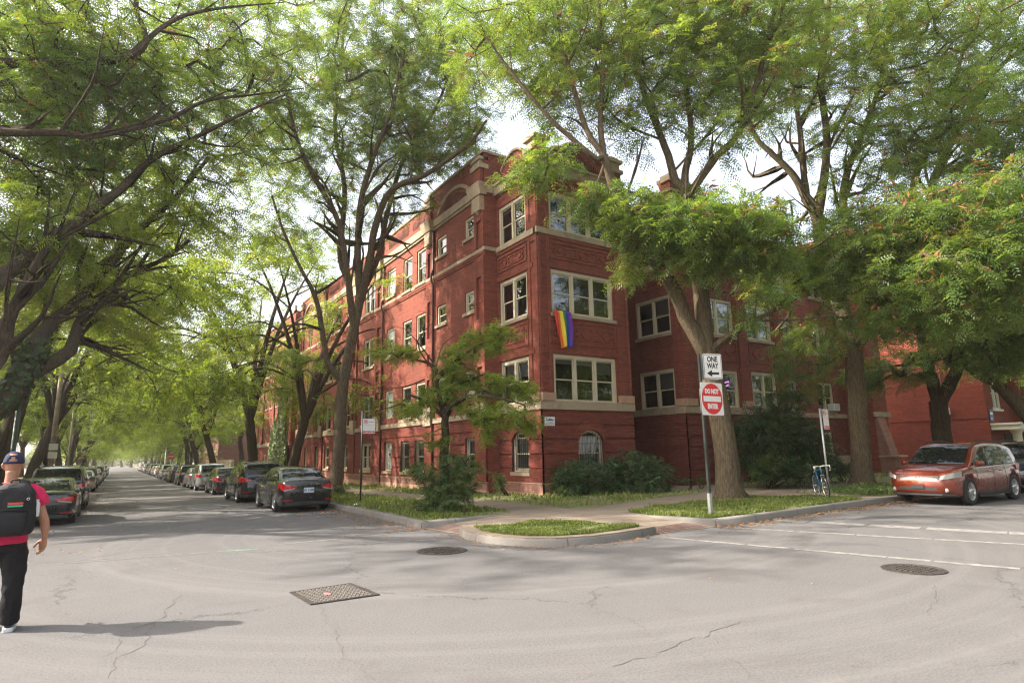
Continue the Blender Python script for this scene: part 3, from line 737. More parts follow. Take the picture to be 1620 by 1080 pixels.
for a, b in ((21.75,22.6),(26.95,27.7),(33.95,34.95),(38.5,39.3),(46,46.7),(52.9,53.7)):   # piers with slots
    p = .11
    fbox(brick, FM, a, a+.2, 0, p, 3.36, 10.2); fbox(brick, FM, b-.2, b, 0, p, 3.36, 10.2)
    for z0, z1 in ((3.36,3.9),(5.3,6.0),(6.6,7.4),(9.3,10.2)): fbox(brick, FM, a+.2, b-.2, 0, p-.003, z0, z1)
    fbox(brick, FM, a, a+.2, 0, p, 10.6, 12.3); fbox(brick, FM, b-.2, b, 0, p, 10.6, 12.3); fbox(brick, FM, a+.2, b-.2, 0, p-.003, 11.9, 12.3)
    fbox(brick, FM, a, b, 0, p, .5, 3.12, 1)
    fbox(stone, FM, a-.04, b+.04, 0, p+.1, 3.02, 3.9 if a > 21.8 else 3.75)
    fbox(stone, FM, a+.06, b-.06, 0, p+.14, 12.3, 13.0); stone.lathe([(.0,0),(.1,.05),(.14,.2)], FM((a+b)/2, p+.02, 12.13), (0,0,1), 8)
    stone.hexa([FM(a-.1,-.02,13.0),FM(b+.1,-.02,13.0),FM(b+.1,.3,13.0),FM(a-.1,.3,13.0),FM(a-.16,-.02,13.55),FM(b+.16,-.02,13.55),FM(b+.16,.42,13.55),FM(a-.16,.42,13.55)])
    fbox(brick, FM, a+.05, b-.05, -.2, .2, 13.55, 14.3)
    fbox(stone, FM, a-.02, b+.02, -.2, .28, 14.3, 14.52); fbox(stone, FM, a+.08, b-.08, -.2, .2, 14.52, 14.72); fbox(stone, FM, a, b, -.2, .26, 14.72, 14.87)
for z0, z1, d, mm in ((10.42,10.58,.1,0),(10.2,10.3,.05,1),(10.3,10.42,.08,1)):
    fbox(stone if mm == 0 else brick, FM, 21.72, 53.72, 0.0, d, z0, z1, 0)
for k in ('t2','t1','db','t3','t4','t5','t6','t7'):      # stone sills that project from the string course
    a, b = CM[k]; fbox(stone, FM, a-.06, b+.06, -.15, .14, 10.46, 10.598)
    fbox(stone, FM, a-.08, b+.08, -.155, .15, 3.36, 3.498)
fbox(stone, FM, 21.7, 53.75, 0.0, .16, 13.12, 13.5); fbox(stone, FM, 21.7, 53.75, 0.0, .09, 13.0, 13.12)
def gable(a, b):
    """raised parapet with an arched lattice panel"""
    z0, z1 = 13.5, 15.05
    fbox(brick, FM, a, b, -.3, .05, z0, z1); fbox(stone, FM, a-.06, b+.06, -.36, .12, z1, z1+.12)
    c = (a+b)/2; hw = (b-a)/2-1.0; rise = .82; n = 14
    def arc(hw, rise, zb):
        R = (hw*hw+rise*rise)/(2*rise); return [(c-hw+2*hw*i/n, zb+rise-R+math.sqrt(max(0, R*R-(-hw+2*hw*i/n)**2))) for i in range(n+1)]
    o, i_ = arc(hw, rise, 13.62), arc(hw-.22, rise-.16, 13.62)
    for k in range(n):
        stone.hexa([FM(i_[k][0],.05,i_[k][1]),FM(i_[k+1][0],.05,i_[k+1][1]),FM(i_[k+1][0],.16,i_[k+1][1]),FM(i_[k][0],.16,i_[k][1]),FM(o[k][0],.05,o[k][1]),FM(o[k+1][0],.05,o[k+1][1]),FM(o[k+1][0],.16,o[k+1][1]),FM(o[k][0],.16,o[k][1])])
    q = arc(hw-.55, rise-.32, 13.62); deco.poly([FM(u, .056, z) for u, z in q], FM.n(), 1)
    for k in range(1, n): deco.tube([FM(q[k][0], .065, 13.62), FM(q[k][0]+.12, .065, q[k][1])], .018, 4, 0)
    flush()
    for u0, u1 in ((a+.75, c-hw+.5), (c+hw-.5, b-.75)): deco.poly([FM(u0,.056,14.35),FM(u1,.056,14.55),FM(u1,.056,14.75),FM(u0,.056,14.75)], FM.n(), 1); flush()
gable(21.75, 27.4); gable(47.9, 53.7)
fbox(brick, FM, 27.4, 47.9, -.3, .04, 13.5, 14.62); fbox(stone, FM, 27.46, 47.84, -.36, .1, 14.62, 14.74)
for a, b in ((28,29.6),(30.2,33.2),(35.2,38),(39.6,42.4),(43,45.6)):
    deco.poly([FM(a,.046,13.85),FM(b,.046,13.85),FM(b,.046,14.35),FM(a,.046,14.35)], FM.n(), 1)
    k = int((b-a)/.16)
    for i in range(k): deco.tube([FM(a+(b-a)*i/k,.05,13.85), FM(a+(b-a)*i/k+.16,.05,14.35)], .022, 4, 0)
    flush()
# return of the wing and its other walls
FR = Fr('S', 21.75); wall(brick, FR, XM, 14.2, -.6, 13.3); fbox(brick, Fr('S', 21.752), XM-.05, XM+1.9, -.3, 0, 13.5, 15.05); fbox(stone, Fr('S', 21.7), XM-.1, XM+1.9, -.36, .0, 15.05, 15.17)
for z0, z1 in ((3.12,3.36),(10.42,10.58),(13.12,13.5)): fbox(stone, FR, XM-.12, XP+.02, -.05, .1, z0, z1)
wall(brick, Fr('N', 53.7), XM, 26, -1.2, 13.6); wall(brick, Fr('E', 26), 27, 53.7, -1, 13.6)

# --- corner pavilion
YL = 21.75
hpl = [(19.46,21.6,Z1,5.45),(19.46,21.6,Z2,8.97),(19.46,21.6,Z3,12.4)]; hbl = [(19.55,20.75,.9,2.5)]
hps = [(14.05,17.35,Z1,5.47),(14.05,17.35,Z2,8.95),(14.05,17.35,Z3,12.3)]; hbs = [(15.12,16.42,.87,2.5)]
for fr, u0, u1, hb_, hp_ in ((FP, YF, YL, hbl, hpl), (FS, XP, 18.15, hbs, hps)):
    rustic(brick, fr, u0, u1, .52, ZB, hb_, m=1, e0=.05); wall(brick, fr, u0-.06, u1, -.3, .48, off=.06, m=3); fbox(stone, fr, u0-.02, u1+.02, 0.0, .09, -.3, .14, 1); fbox(stone, fr, u0, u1, -.01, .08, .48, .52, 1)
    wall(brick, fr, u0, u1, ZB, 13.3, hp_)
    for a, b, z0, z1 in hb_:
        pt = arch_fill(brick, fr, a, b, z1, .42, .051, 1)
        c = (a+b)/2; n = 12
        for i in range(n):      # radiating brick arch, proud of the wall
            (x0, y0), (x1, y1) = pt[i], pt[i+1]; cz = 1.55
            f = lambda x, y, s: (c+(x-c)*s, cz+(y-cz)*s)
            (X0, Y0), (X1, Y1) = f(x0, y0, 1.38), f(x1, y1, 1.38)
            brick.hexa([fr(x0,.051,y0),fr(x1,.051,y1),fr(x1,.075,y1),fr(x0,.075,y0),fr(X0,.051,Y0),fr(X1,.051,Y1),fr(X1,.075,Y1),fr(X0,.075,Y0)], 0)
        W.append((fr, a, b, z0, z1, dict(arch=.42, bars=True, blinds=[.95], cas=.1)))
    for i, (a, b, z0, z1) in enumerate(hp_):
        nn = 2 if fr is FP else 3
        W.append((fr, a, b, z0, z1, dict(n=nn, cas=.13, sill=i == 1, blinds=([.35,.3] if nn == 2 else [.12,.12,.3]) if i == 0 else [0,0,0] if i == 1 else [.1,.1,.1])))
        if i < 2:   # lintel course and ornamental brick panel above
            fbox(brick, fr, a-.45, b+.45, 0, .035, z1+.03, z1+.24)
            p0, p1, q0, q1 = a-.05, b+.05, z1+.42, (Z2, Z3-.25)[i]-.25
            for (x0, x1, y0, y1) in ((p0,p1,q1-.09,q1),(p0,p1,q0,q0+.09),(p0,p0+.09,q0+.09,q1-.09),(p1-.09,p1,q0+.09,q1-.09)): fbox(brick, fr, x0, x1, 0, .04, y0, y1)
            m_ = (q0+q1)/2; h = (q1-q0)*.2
            for (x0, x1, y0, y1) in ((p0+.3,p1-.3,m_+h,m_+h+.07),(p0+.3,p1-.3,m_-h-.07,m_-h),(p0+.3,p0+.37,m_-h,m_+h),(p1-.37,p1-.3,m_-h,m_+h)): fbox(brick, fr, x0, x1, 0, .035, y0, y1)
            for k in range(2 if nn == 2 else 3):
                u = p0+(p1-p0)*(k+.5)/(2 if nn == 2 else 3); s = h*1.25
                brick.hexa([fr(u-s,.0,m_),fr(u,.0,m_-s),fr(u+s,.0,m_),fr(u,.0,m_+s),fr(u-s,.045,m_),fr(u,.045,m_-s),fr(u+s,.045,m_),fr(u,.045,m_+s)])
                for dx, dz in ((-1,-1),(1,-1),(-1,1),(1,1)): fbox(brick, fr, u+dx*s*1.6-.05, u+dx*s*1.6+.05, 0, .04, m_+dz*s*.55-.05, m_+dz*s*.55+.05)
    # piers
    piers = ((YF, 19.3),) if fr is FP else ((XP, 13.98), (17.43, 18.15))
    for a, b in piers:
        for z0, z1 in ((ZB+.33,10.35),(10.6,12.25)):
            fbox(brick, fr, a, a+.14, 0, .045, z0, z1); fbox(brick, fr, b-.14, b, 0, .045, z0, z1); 
            fbox(brick, fr, a+.14, b-.14, 0, .042, z0, z0+.35); fbox(brick, fr, a+.14, b-.14, 0, .042, z1-.3, z1)
        fbox(stone, fr, a-.05, b+.02, 0.0, .15, ZB+.33, ZB+.64, 1)
        fbox(stone, fr, a-.02, b+.03, 0.0, .09, 12.25, 13.0); fbox(stone, fr, a+.1, b-.1, .09, .13, 12.35, 12.9)
    d = .1
    fbox(stone, fr, u0-(.12 if fr is FS else 0), u1+.05, 0.0, .12, ZB, ZB+.32)
    fbox(stone, fr, u0-(.1 if fr is FS else 0), u1+.04, -.15, .1, 10.34, 10.58); fbox(brick, fr, u0, u1, -.01, .05, 10.2, 10.34)
    fbox(stone, fr, u0-(.16 if fr is FS else 0), u1+.04, 0.0, .16, 13.02, 13.42); fbox(stone, fr, u0-(.24 if fr is FS else 0), u1+.06, 0.0, .24, 13.42, 13.52)
    # parapet with a shallow arch
    n = 16; zb = 13.5
    pts = [(u0+.55+(u1-u0-1.1)*i/n, 13.98+.55*math.sin(math.pi*i/n)**.8) for i in range(n+1)]
    for i in range(n):
        (a, za), (b, zb2) = pts[i], pts[i+1]
        brick.hexa([fr(a,-.3,zb),fr(b,-.3,zb),fr(b,.02,zb),fr(a,.02,zb),fr(a,-.3,za),fr(b,-.3,zb2),fr(b,.02,zb2),fr(a,.02,za)])
        stone.hexa([fr(a,-.36,za),fr(b,-.36,zb2),fr(b,.1,zb2),fr(a,.1,za),fr(a,-.36,za+.1),fr(b,-.36,zb2+.1),fr(b,.1,zb2+.1),fr(a,.1,za+.1)])
    c = (u0+u1)/2; hw = (u1-u0)/2-.95
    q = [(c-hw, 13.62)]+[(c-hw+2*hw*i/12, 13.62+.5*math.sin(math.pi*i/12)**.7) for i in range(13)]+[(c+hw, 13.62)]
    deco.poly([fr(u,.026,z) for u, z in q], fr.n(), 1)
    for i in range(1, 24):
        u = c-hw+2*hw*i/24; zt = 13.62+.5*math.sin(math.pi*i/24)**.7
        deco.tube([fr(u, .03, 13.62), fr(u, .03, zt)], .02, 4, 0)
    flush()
def cap(x, y):
    """stone-capped pier head on the parapet"""
    brick.box(x-.32, x+.32, y-.32, y+.32, 13.52, 14.0); stone.box(x-.42, x+.42, y-.42, y+.42, 14.0, 14.16); stone.box(x-.3, x+.3, y-.3, y+.3, 14.16, 14.5); stone.box(x-.42, x+.42, y-.42, y+.42, 14.5, 14.64); stone.box(x-.28, x+.28, y-.28, y+.28, 14.64, 14.78)
cap(XP+.3, YF+.3); cap(17.85, YF+.3)
stone.lathe([(.4,13.0),(.52,13.08),(.56,13.3),(.6,13.5),(.6,13.64),(.5,13.68)], (XP+.34, YF+.34, 0), (0,0,1), 20)
FE = Fr('E', 18.15); wall(brick, FE, YF, 27, -.3, 13.3); fbox(stone, FE, YF, 27, 0.0, .1, ZB, ZB+.3)
fbox(brick, FE, YF, 27, -.3, .0, 13.3, 13.9)

# --- court and second pavilion
wall(brick, Fr('S', 27), 14, 30, -.3, 13.6)
X2 = 21.45; F2 = Fr('W', X2)
h2l = [(19.2,21.45,Z1,5.4),(19.2,21.45,Z2,8.97),(19.2,21.45,Z3,12.3),(22.2,23.2,Z1,5.45),(22.2,23.2,Z2,8.9),(22.2,23.2,Z3,12.2)]
h2s = [(23.0,25.4,Z1,5.4),(23.0,25.4,Z2,8.95),(23.0,25.4,Z3,12.3),(26.45,28.5,Z1,5.45),(26.45,28.5,Z2,8.97),(26.45,28.5,Z3,12.3)]
for fr, u0, u1, hh in ((F2, YF, 27, h2l), (FS, X2, 29.4, h2s)):
    rustic(brick, fr, u0, u1, -.2, ZB, [(22.3,23.2,.2,2.4)] if fr is F2 else [], m=1, e0=.05); wall(brick, fr, u0, u1, ZB, 13.3, hh)
    for i, (a, b, z0, z1) in enumerate(hh):
        W.append((fr, a, b, z0, z1, dict(n=1 if b-a < 1.2 else 2, cas=.12, sill=i % 3 == 1, blinds=[wr.choice([0,.45,.5]), wr.choice([0,.5,.5])])))
        if b-a > 1.2 and i % 3 < 2:
            p0, p1, q0, q1 = a-.05, b+.05, z1+.42, (Z2, Z3-.25)[i % 3]-.25
            for (x0, x1, y0, y1) in ((p0,p1,q1-.09,q1),(p0,p1,q0,q0+.09),(p0,p0+.09,q0+.09,q1-.09),(p1-.09,p1,q0+.09,q1-.09)): fbox(brick, fr, x0, x1, 0, .04, y0, y1)
            m_ = (q0+q1)/2; h = (q1-q0)*.2
            for k in range(2):
                u = p0+(p1-p0)*(k+.5)/2; s = h*1.3
                brick.hexa([fr(u-s,0,m_),fr(u,0,m_-s),fr(u+s,0,m_),fr(u,0,m_+s),fr(u-s,.045,m_),fr(u,.045,m_-s),fr(u+s,.045,m_),fr(u,.045,m_+s)])
                fbox(brick, fr, u-.5, u-s*1.3, 0, .035, m_-.04, m_+.04); fbox(brick, fr, u+s*1.3, u+.5, 0, .035, m_-.04, m_+.04)
    fbox(stone, fr, u0-(.12 if fr is FS else 0), u1, 0.0, .12, ZB, ZB+.32); fbox(stone, fr, u0-(.1 if fr is FS else 0), u1, -.15, .1, 10.34, 10.58)
    fbox(stone, fr, u0-(.16 if fr is FS else 0), u1, 0.0, .16, 13.02, 13.42); fbox(brick, fr, u0, u1, -.3, .02, 13.42, 14.0); fbox(stone, fr, u0-.03, u1, -.35, .08, 14.0, 14.12)
    for a, b in (((YF,19.1),) if fr is F2 else ((X2,22.1),(25.6,26.25),(28.7,29.4))):
        for z0, z1 in ((ZB+.33,10.3),(10.6,12.9)): fbox(brick, fr, a, b, 0, .07, z0, z1)
        fbox(stone, fr, a-.05, b+.03, 0.0, .17, ZB+.33, ZB+.66, 1)
dm = MB(); fbox(dm, F2, 22.33, 23.17, -.4, -.3, .2, 2.35); dm.build('door', MAT['dark'], bld)
fbox(stone, F2, 22.0, 22.9, .051, .1, 2.45, 3.1)
brick.box(X2+.1, X2+.75, YF+.1, YF+.75, 13.5, 14.6); stone.box(X2, X2+.85, YF, YF+.85, 14.6, 14.8); stone.box(X2+.12, X2+.72, YF+.12, YF+.72, 14.8, 15.0)
wall(brick, Fr('E', 29.4), YF, 27, -.3, 13.6)
# --- recessed bay further along and end pier with a sloping buttress
Y3 = 20.4; F3 = Fr('S', Y3)
h3 = []
for a, b in ((32.1,33.1),(35.2,36.9)):
    for z0, z1 in ((3.75,5.5),(7.3,9.0),(10.8,12.4)):
        h3.append((a,b,z0,z1)); W.append((F3,a,b,z0,z1,dict(n=1 if b-a < 1.2 else 2, blinds=[.5,.4], trim='trim', sill=True)))
hb3 = [(33.4,34.3,1.2,2.5),(35.3,36.3,1.2,2.5)]
for a, b, z0, z1 in hb3: W.append((F3,a,b,z0,z1,dict(blinds=[.5])))
wall(brick, F3, 29.4, 38, -.3, 3.3, hb3, m=1); wall(brick, F3, 29.4, 38, 3.3, 13.6, h3); fbox(stone, F3, 29.4, 38, 0.0, .12, 3.35, 3.6); fbox(stone, F3, 29.4, 38, 0, .25, -.3, 1.1)
F4 = Fr('W', 38); wall(brick, F4, YF, Y3, -.3, 15.2); wall(brick, FS, 38, 39.6, -.3, 15.2); fbox(stone, FS, 37.9, 39.7, 0.0, .12, 3.35, 3.65); wall(brick, Fr('E', 39.6), YF, 30, -.3, 15.2); wall(brick, Fr('W', 38.02), Y3, 30, 13.3, 15.2); wall(brick, Fr('N', 30), 38, 39.6, 13, 15.2)  # end pier heightened to cast shade on the next house's side wall
brick.hexa([(38.0,YF-1.0,-.3),(38.9,YF-1.0,-.3),(38.9,YF,-.3),(38.0,YF,-.3),(38.0,YF-.12,3.3),(38.9,YF-.12,3.3),(38.9,YF,3.3),(38.0,YF,3.3)], 3); stone.box(37.9, 39.0, YF-1.1, YF, .98, 1.08)
# roofs
rf = MB(); rf.prism([(XM+.3,22.05),(25.9,22.05),(25.9,53.5),(XM+.3,53.5)], 13.2, 13.35); rf.prism([(XP+.3,YF+.3),(17.9,YF+.3),(17.9,22.04),(XP+.3,22.04)], 13.2, 13.35); rf.prism([(X2+.3,YF+.3),(29.3,YF+.3),(29.3,26.9),(X2+.3,26.9)], 13.2, 13.35); rf.prism([(38.1,YF+.1),(39.5,YF+.1),(39.5,29.9),(38.1,29.9)], 15.0, 15.1); rf.prism([(29.5,Y3+.1),(39.5,Y3+.1),(39.5,30),(29.5,30)], 13.2, 13.35)
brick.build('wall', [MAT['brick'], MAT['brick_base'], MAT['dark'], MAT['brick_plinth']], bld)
stone.build('stone_trim', [MAT['stone'], MAT['stone_pink']], bld)
rf.build('roof', MAT['roof'], bld)
for fr, a, b, z0, z1, kw in W: window(bld, fr, a, b, z0, z1, **kw)
for u, zt in ((26.86,13.0),(33.82,13.0),(45.85,13.0)):
    mb = MB(); mb.tube([FM(u,.1,.1), FM(u,.1,10.1), FM(u,.2,10.3), FM(u,.2,10.7), FM(u,.1,10.9), FM(u,.1,zt)], .055, 8); mb.build('downspout', MAT['downspout'], bld)
# lamp seen through a lit window
MAT['lamp_glow'] = None
m, nt, b, _ = nodes('violet_lamp'); b.inputs['Emission Color'].default_value = (.55,.15,1,1); b.inputs['Emission Strength'].default_value = 2.2; MAT['lamp_glow'] = m
m, nt, b, _ = nodes('warm_shelf_glow'); b.inputs['Emission Color'].default_value = (1,.3,.05,1); b.inputs['Emission Strength'].default_value = .5; MAT['shelf_glow'] = m
t = empty('string_lamp', (24.9, YF+.35, 4.8), 'small violet lamp glowing behind the window beside the one way sign', 'lamp')
mb = MB(); mb.tube([FS(24.62,-.35,4.72),FS(24.85,-.35,4.86),FS(25.1,-.35,4.9)], .025, 6); mb.tube([FS(24.75,-.35,4.62),FS(25.05,-.35,4.74)], .022, 6)
mb.build('tube', MAT['lamp_glow'], t)
mb = MB(); fbox(mb, FS, 24.5, 25.15, -.5, -.45, 4.05, 4.1); fbox(mb, FS, 24.5, 25.1, -.5, -.45, 4.3, 4.33); mb.build('glowing_shelf', MAT['shelf_glow'], t)  # shelf boards are no lamp; emission gives them a lit look

# plaque on the corner
MAT['white_sheet'] = basic('white_sign_sheet', (.72,.71,.69), .45, .04)
MAT['blue_ink'] = basic('blue_ink', (.05,.12,.3), .5, .1)
MAT['grey_ink'] = basic('grey_ink', (.25,.26,.28), .5, .1)
pl = empty('wall_plaque', (13.75, YF-.05, 2.8), 'small white sign with a blue emblem on the brick corner below the stone band', 'sign')
mb = MB(); fbox(mb, FS, 13.5, 13.98, .052, .07, 2.64, 2.98); mb.build('board', MAT['white_sheet'], pl, bevel=.006)
mb = MB()
for k, (u, z, a, b) in enumerate(((13.66,2.86,.1,.02),(13.78,2.87,.08,.03),(13.86,2.86,.06,.018),(13.73,2.91,.02,.02))): fbox(mb, FS, u-a, u+a, .071, .073, z-b, z+b)
for z, a in ((2.79,.13),(2.75,.17),(2.70,.2)): fbox(mb, FS, 13.74-a, 13.74+a, .071, .073, z-.007, z+.007, 1)
mb.build('emblem', [MAT['blue_ink'], MAT['grey_ink']], pl)

# rainbow flag out of the second-floor window
fl = empty('rainbow_flag', (14.3, YF-.1, 7.1), 'rainbow striped flag hanging from the first-floor window of the corner bay', 'flag')
cols = [(.62,.03,.02),(.75,.17,.02),(.72,.55,.04),(.03,.2,.05),(.02,.06,.42),(.12,.02,.28)]
fm = [basic('flag_stripe', c, .75, .06) for c in cols]
mb = MB(); nu, nv = 36, 24
def fp(i, j):
    u, v = i/nu, j/nv
    sag = .08*(1-v)*0; x = 14.03+.82*u+.22*v**1.4*(1-u)+.07*math.sin(math.pi*v)*u; z = 7.28-v*(1.62-.12*u)-.04*math.sin(u*9)*v
    d = .16+.06*math.sin(u*13+v*2.2)*(.3+v)+.06*v
    if v < .06: d -= (.06-v)*3.2; z -= (.06-v)*1.0
    return FS(x, d, z)
for i in range(nu):
    for j in range(nv): mb.poly([fp(i,j),fp(i,j+1),fp(i+1,j+1),fp(i+1,j)], None, min(5, int(i/nu*6)), True)
o = mb.build('cloth', fm, fl, recalc=True); sm = o.modifiers.new('cloth_thickness', 'SOLIDIFY'); sm.thickness = .004

# window air conditioner
ac = empty('air_conditioner', (36.4, Y3-.2, 3.9), 'white window air conditioner in a shaded ground-floor window', 'air conditioner')
mb = MB(); mb.box(36.15, 36.8, Y3-.38, Y3+.02, 3.78, 4.2); mb.build('case', MAT['white_sheet'], ac, bevel=.02)
mb = MB()
for i in range(8): mb.box(36.2, 36.75, Y3-.386, Y3-.381, 3.83+i*.045, 3.85+i*.045)
mb.build('grille', MAT['grey_ink'], ac)

# --- second brick house along the side street, with ivy
b2 = empty('apartment_building', (XM, 68, -.4), 'far red brick block along the side street with ivy on its near end', 'apartment building')
mb = MB(); F5 = Fr('W', XM+.3); st5 = MB(); W5 = []
cols5 = [(58.6,59.7),(61,62),(63.4,64.4),(66,67.2),(68.4,69.5),(72,73.1),(74.4,75.4),(76.6,77.6)]
hh = []
for a, b in cols5:
    for z0, z1 in ((.5,1.9),(3.1,4.9),(6.7,8.5),(10.3,12.1)): hh.append((a,b,z0,z1)); W5.append((a,b,z0,z1))
wall(mb, F5, 57.3, 79.5, -1.2, 15.2, hh); wall(mb, Fr('S', 57.3), XM+.3, 26, -1.2, 15.2); wall(mb, Fr('N', 79.5), XM+.3, 26, -1.2, 15.2); wall(mb, Fr('E', 26), 57.3, 79.5, -1.2, 15.2)
wall(mb, Fr('W', 15.2), 53.72, 57.28, -1, 13.6)
for a, b in ((57.3,58.1),(65,65.6),(70.3,71.2),(78.8,79.5)): fbox(mb, F5, a, b, 0, .12, 2.9, 14.9); fbox(st5, F5, a-.1, b+.1, 0, .3, 12.9, 13.5); fbox(st5, F5, a, b, 0, .22, 15.2, 15.7)
fbox(st5, F5, 57.3, 79.5, 0, .1, 2.7, 3.0); fbox(st5, F5, 57.3, 79.5, 0, .1, 10.0, 10.25); fbox(st5, F5, 57.3, 79.5, 0, .18, 12.9, 13.25); fbox(st5, F5, 57.3, 79.5, 0, .1, 15.2, 15.32)
mb.build('wall', [MAT['brick'], MAT['brick_base'], MAT['dark']], b2); st5.build('stone_trim', MAT['stone'], b2)
rf = MB(); rf.prism([(XM+.35,57.4),(25.9,57.4),(25.9,79.4),(XM+.35,79.4)], 14.2, 14.4); rf.build('roof', MAT['roof'], b2)
for a, b, z0, z1 in W5: window(b2, F5, a, b, z0, z1, blinds=[wr.choice([0,.5])])

# --- red brick house on the right
b3 = empty('apartment_building', (49.6, 17, .1), 'orange red brick house with a blank side wall and white trimmed front on the right', 'apartment building')
XR, YR = 49.6, 17.0
mb, st = MB(), MB(); FW3, FS3 = Fr('W', XR), Fr('S', YR)
wall(mb, FW3, YR, 34, -.3, 15.0); fbox(mb, FW3, YR, 34, 0, .05, 3.35, 3.55)
hf, W3 = [], []
for a, b, n in ((50.7,52.2,2),(56.2,58.2,2),(60,62,2)):
    for z0, z1 in ((4.0,6.3),(7.9,10.1),(11.6,13.6)): hf.append((a,b,z0,z1)); W3.append((a,b,z0,z1,n))
wall(mb, FS3, XR, 64, -.3, 15.0, hf); wall(mb, Fr('E', 64), YR, 34, -.3, 15); wall(mb, Fr('N', 34), XR, 64, -.3, 15)
for a in (54.2, 55.5): fbox(mb, FS3, a, a+.5, 0, .5, -.3, 14)
for a, b, z0, z1 in [h for h in hf]: fbox(st, FS3, a-.15, b+.15, 0, .14, z1+.02, z1+.28)
for z in (7.0, 10.9, 14.4): fbox(st, FS3, XR-.05, 64, 0, .12, z, z+.22)
# portico
st.box(49.9, 55.3, YR-1.6, YR, 2.55, 2.85); st.box(49.8, 55.4, YR-1.7, YR, 2.86, 3.0)
for x in (50.3, 54.2):
    st.box(x, x+.75, YR-1.5, YR-.75, -.2, .5); st.lathe([(.3,.5),(.34,.6),(.28,.7),(.25,2.2),(.3,2.35),(.38,2.45),(.38,2.55)], (x+.37, YR-1.12, 0), (0,0,1), 16)
mb.build('wall', [MAT['brick_orange'], MAT['brick_base'], MAT['dark']], b3); st.build('white_stone_trim', MAT['white_trim'], b3)
dm = MB(); fbox(dm, FS3, 51.9, 53.1, .0, .05, -.2, 2.3); dm.build('door', MAT['dark'], b3)
for a, b, z0, z1, n in W3: window(b3, FS3, a, b, z0, z1, n=n, trim='white_trim', blinds=[wr.choice([0,.4]) for _ in range(n)])
rf = MB(); rf.prism([(XR+.2,YR+.2),(63.8,YR+.2),(63.8,33.8),(XR+.2,33.8)], 14.4, 14.6); rf.build('roof', MAT['roof'], b3)
s = empty('notice_sign', (50.1, YR-.05, 3.4), 'blue and white notice on the red brick wall above the white portico', 'sign')
mb = MB(); fbox(mb, FS3, 49.85, 50.4, .03, .06, 3.15, 3.95); mb.build('board', MAT['blue_ink'], s); mb = MB(); fbox(mb, FS3, 49.93, 50.32, .061, .064, 3.6, 3.75); fbox(mb, FS3, 49.93, 50.2, .061, .064, 3.3, 3.36); mb.build('lettering', MAT['white_sheet'], s)
u = empty('utility_box', (XR-.1, 22.5, 4.2), 'small pale box fixed to the blank red brick side wall', 'utility box'); mb = MB(); q = on_x(1496, 650, XR); fbox(mb, FW3, q.y-.3, q.y+.3, .0, .22, q.z-.25, q.z+.25); mb.build('case', MAT['white_sheet'], u, bevel=.03); mb = MB(); mb.tube([FW3(q.y, .06, q.z+.25), FW3(q.y, .06, q.z+3)], .03, 6); mb.build('conduit', MAT['downspout'], u)
# --- houses on the west side and beyond, seen between the trunks
def plain_house(name, label, kind, x, y0, y1, h, mats, cols, floors, side='E', trim='trim', depth=14):
    fr = Fr(side, x); o = empty(name, (x, (y0+y1)/2, gz((y0+y1)/2)), label, 'apartment building')
    base = gz((y0+y1)/2); mb, st = MB(), MB(); hs = []
    for a, b in cols:
        for z0, z1 in floors: hs.append((a, b, base+z0, base+z1))
    wall(mb, fr, y0, y1, base-.6, base+h, hs); s = -1 if side == 'E' else 1
    wall(mb, Fr('S', y0), min(x, x+s*depth), max(x, x+s*depth), base-.6, base+h); wall(mb, Fr('N', y1), min(x, x+s*depth), max(x, x+s*depth), base-.6, base+h); wall(mb, Fr('W' if side == 'E' else 'E', x+s*depth), y0, y1, base-.6, base+h)
    for z in [f[0]-.25 for f in floors]+[h-.5]: fbox(st, fr, y0, y1, 0, .1, base+z, base+z+.18)
    mb.build('wall', [mats, MAT['brick_base'], MAT['dark']], o); st.build('stone_trim', MAT['stone'], o)
    rf = MB(); rf.prism([(min(x-.1*-s, x+s*depth), y0+.1),(max(x-.1*-s, x+s*depth), y0+.1),(max(x-.1*-s, x+s*depth), y1-.1),(min(x-.1*-s, x+s*depth), y1-.1)], base+h-.4, base+h-.2); rf.build('roof', MAT['roof'], o)
    for a, b, z0, z1 in hs: window(o, fr, a, b, z0, z1, n=2 if b-a > 1.5 else 1, trim=trim, blinds=[wr.choice([0,.5]) for _ in range(2)])
    return o, fr, base
fl3 = [(.9,2.4),(3.7,5.4),(6.6,8.3)]
h1, fr1, bs1 = plain_house('apartment_building', 'pale brick apartment house with balconies on the left of the street', 0, -12.5, 30, 52, 10, MAT['brick_tan'], [(31.5,33.2),(36.5,38.2),(42.5,44),(48,49.7)], fl3)
for z in (3.2, 6.1):
    for a in (33.6, 44.6):
        mb = MB(); fbox(mb, fr1, a, a+2.6, 0, 1.4, bs1+z, bs1+z+.16); mb.build('balcony_floor', MAT['stone'], h1)
        mb = MB(); 
        for zz in (.95, .2): fbox(mb, fr1, a, a+2.6, 1.33, 1.37, bs1+z+zz, bs1+z+zz+.05)
        for k in range(18): fbox(mb, fr1, a+2.56*k/17, a+2.56*k/17+.03, 1.335, 1.365, bs1+z+.16, bs1+z+.95)
        mb.build('railing', MAT['steel'], h1)
plain_house('apartment_building', 'brown brick apartment house further along the left pavement', 0, -13, 56, 80, 9.6, MAT['brick_brown'], [(58,59.5),(62,64),(67,68.6),(72,74),(76.5,78)], fl3)
plain_house('apartment_building', 'brown brick house nearest on the left behind the dark leaning trunk', 0, -14, 14, 26, 9, MAT['brick_brown'], [(15,16.6),(18.5,20),(22,23.6)], fl3)
plain_house('apartment_building', 'distant red brick house on the left beyond the brown house', 0, -13, 84, 112, 9.5, MAT['brick'], [(86,88),(92,94),(98,100),(105,107)], fl3)
